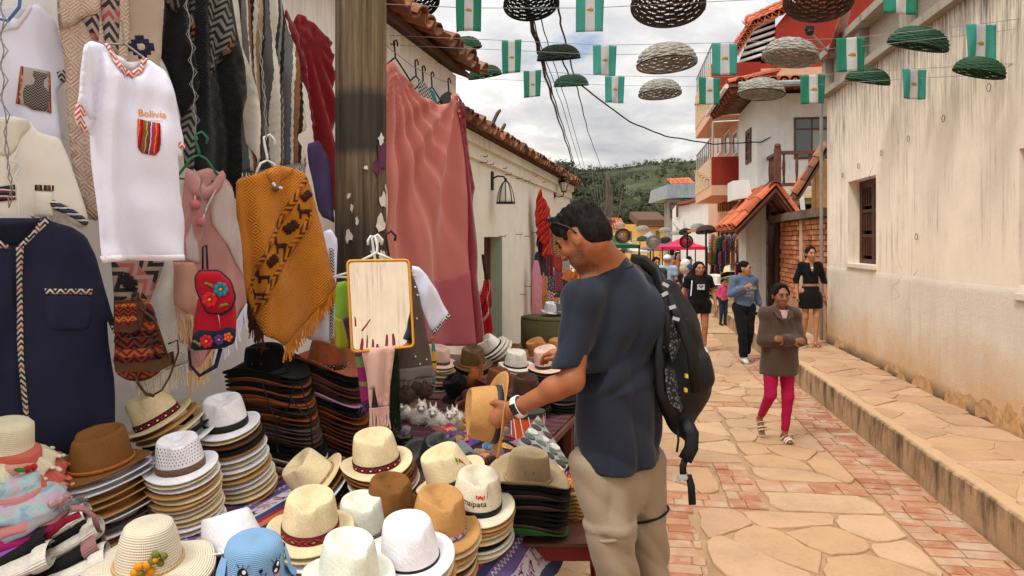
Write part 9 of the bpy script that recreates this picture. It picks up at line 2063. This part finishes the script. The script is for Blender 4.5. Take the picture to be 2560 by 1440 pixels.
nh = thing('wooden_holder','brown laser cut wooden holder with arched filigree front','holder',at(1232,1195,2.95)); mb = MB(); mb.prism([at(1208+24+32*math.cos(a),1180-42*math.sin(a),2.95) for a in [PI*k/12 for k in range(13)]],V((0,.02,0))); mb.prism([at(1240+24*math.cos(a),1178-36*math.sin(a),3.02) for a in [PI*k/12 for k in range(13)]],V((0,.02,0))); part('arch_panel',mb,mat('laser_cut_wood','#6d442a',.7,.3,90,.6),nh)
mb = MB(); [mb.tube([at(1232,1176,2.945),at(1232+27*math.cos(a),1176-34*math.sin(a),2.945)],.003,4) for a in [PI*k/9 for k in range(1,9)]]; part('filigree',mb,m_iron,nh)
dr_ = thing('toy_drum','orange toy drum laced with white cords','drum',at(1320,1075,3.9)); c0 = at(1320,1062,3.85); mb = MB(); mb.lathe([(.085,-.06),(.085,.05),(.0,.05)],c0,20); part('shell',mb,mat('orange_drum','#c8551f',.5),dr_,smooth=False); mb = MB(); mb.lathe([(.0,.0505),(.09,.052),(.09,.075),(.0,.076)],c0,20); part('head',mb,mat('dark_drum_skin','#2c2a28',.7),dr_); mb = MB(); [mb.tube([c0+V((.089*math.cos(a),.089*math.sin(a),.06)),c0+V((.089*math.cos(a+.3),.089*math.sin(a+.3),-.06))],.003,4) for a in [k*PI/6 for k in range(12)]]; part('lacing',mb,m_wht,dr_)
st = thing('plastic_stool','dark red plastic stool under the board at the end of the table','stool',at(1400,1440,2.95)); sc0 = at(1400,1322,2.95); m_st = mat('dark_red_plastic','#7a1a20',.4,.08)
mb = MB(); mb.box(sc0,(.30,.30,.02)); mb.box(sc0-V((0,0,.035)),(.32,.32,.05)); part('seat',mb,m_st,st); mb = MB(); [mb.box(sc0-V((0,0,.24))+V(o_),s_) for o_,s_ in (((0,-.155,0),(.26,.016,.05)),((.155,0,0),(.016,.26,.05)),((-.155,0,0),(.016,.26,.05)))]; part('rail',mb,m_st,st)
for dx in (-1,1):
 for dy in (-1,1): mb = MB(); mb.tube([sc0+V((dx*.14,dy*.14,-.05)),V((sc0.x+dx*.19,sc0.y+dy*.19,0))],.024,4); part('leg',mb,m_st,st)
mb = MB(); mb.box(at(1400,1310,2.95),(.3,.42,.014)); part('plank',mb,m_wood,label='bare plank lying on the red stool',cat='plank')
ba = thing('straw_basket','small straw basket with orange woven goods on the plank behind the hip of the man','basket',at(1440,1290,3.05)); c0 = at(1440,1285,3.05); mb = MB()
for k in range(8): mb.tube([c0+V(((.085+.002*k)*math.cos(2*PI*j/30),(.085+.002*k)*math.sin(2*PI*j/30),k*.016+.003*(-1)**j)) for j in range(31)],.008,5,cap=False)
part('wall',mb,mat('straw_wicker','#b58f4e',.8,.3,50),ba); mb = MB(); mb.ball(c0+V((0,0,.12)),(.08,.08,.06),12,7); part('contents',mb,zig('orange_goods','#c8502a','#d9a23a','#2a2a3a',50.,objc=True),ba,smooth=True)
for i,(x,y,s_) in enumerate(((985,1120,30),(960,1098,26),(1005,1090,26))): mb = MB(); c0 = at(x,y,3.75); q = random.Random(i); mb.ball(c0,(s_/F*4,.07,s_/F*3),10,7); mb.v = [tuple(V(p)+V((q.uniform(-.012,.012),q.uniform(-.012,.012),q.uniform(-.012,.012)))) for p in mb.v]; part('plastic_bag',mb,mat('dark_plastic_film','#231d1a',.25,.4,14,.6,30,.01,.6),label=['crumpled dark plastic bag below the scarves','crumpled dark plastic bag under the pink scarf','crumpled dark plastic bag by the toy llamas'][i],cat='bag',group='plastic bags below the scarves')
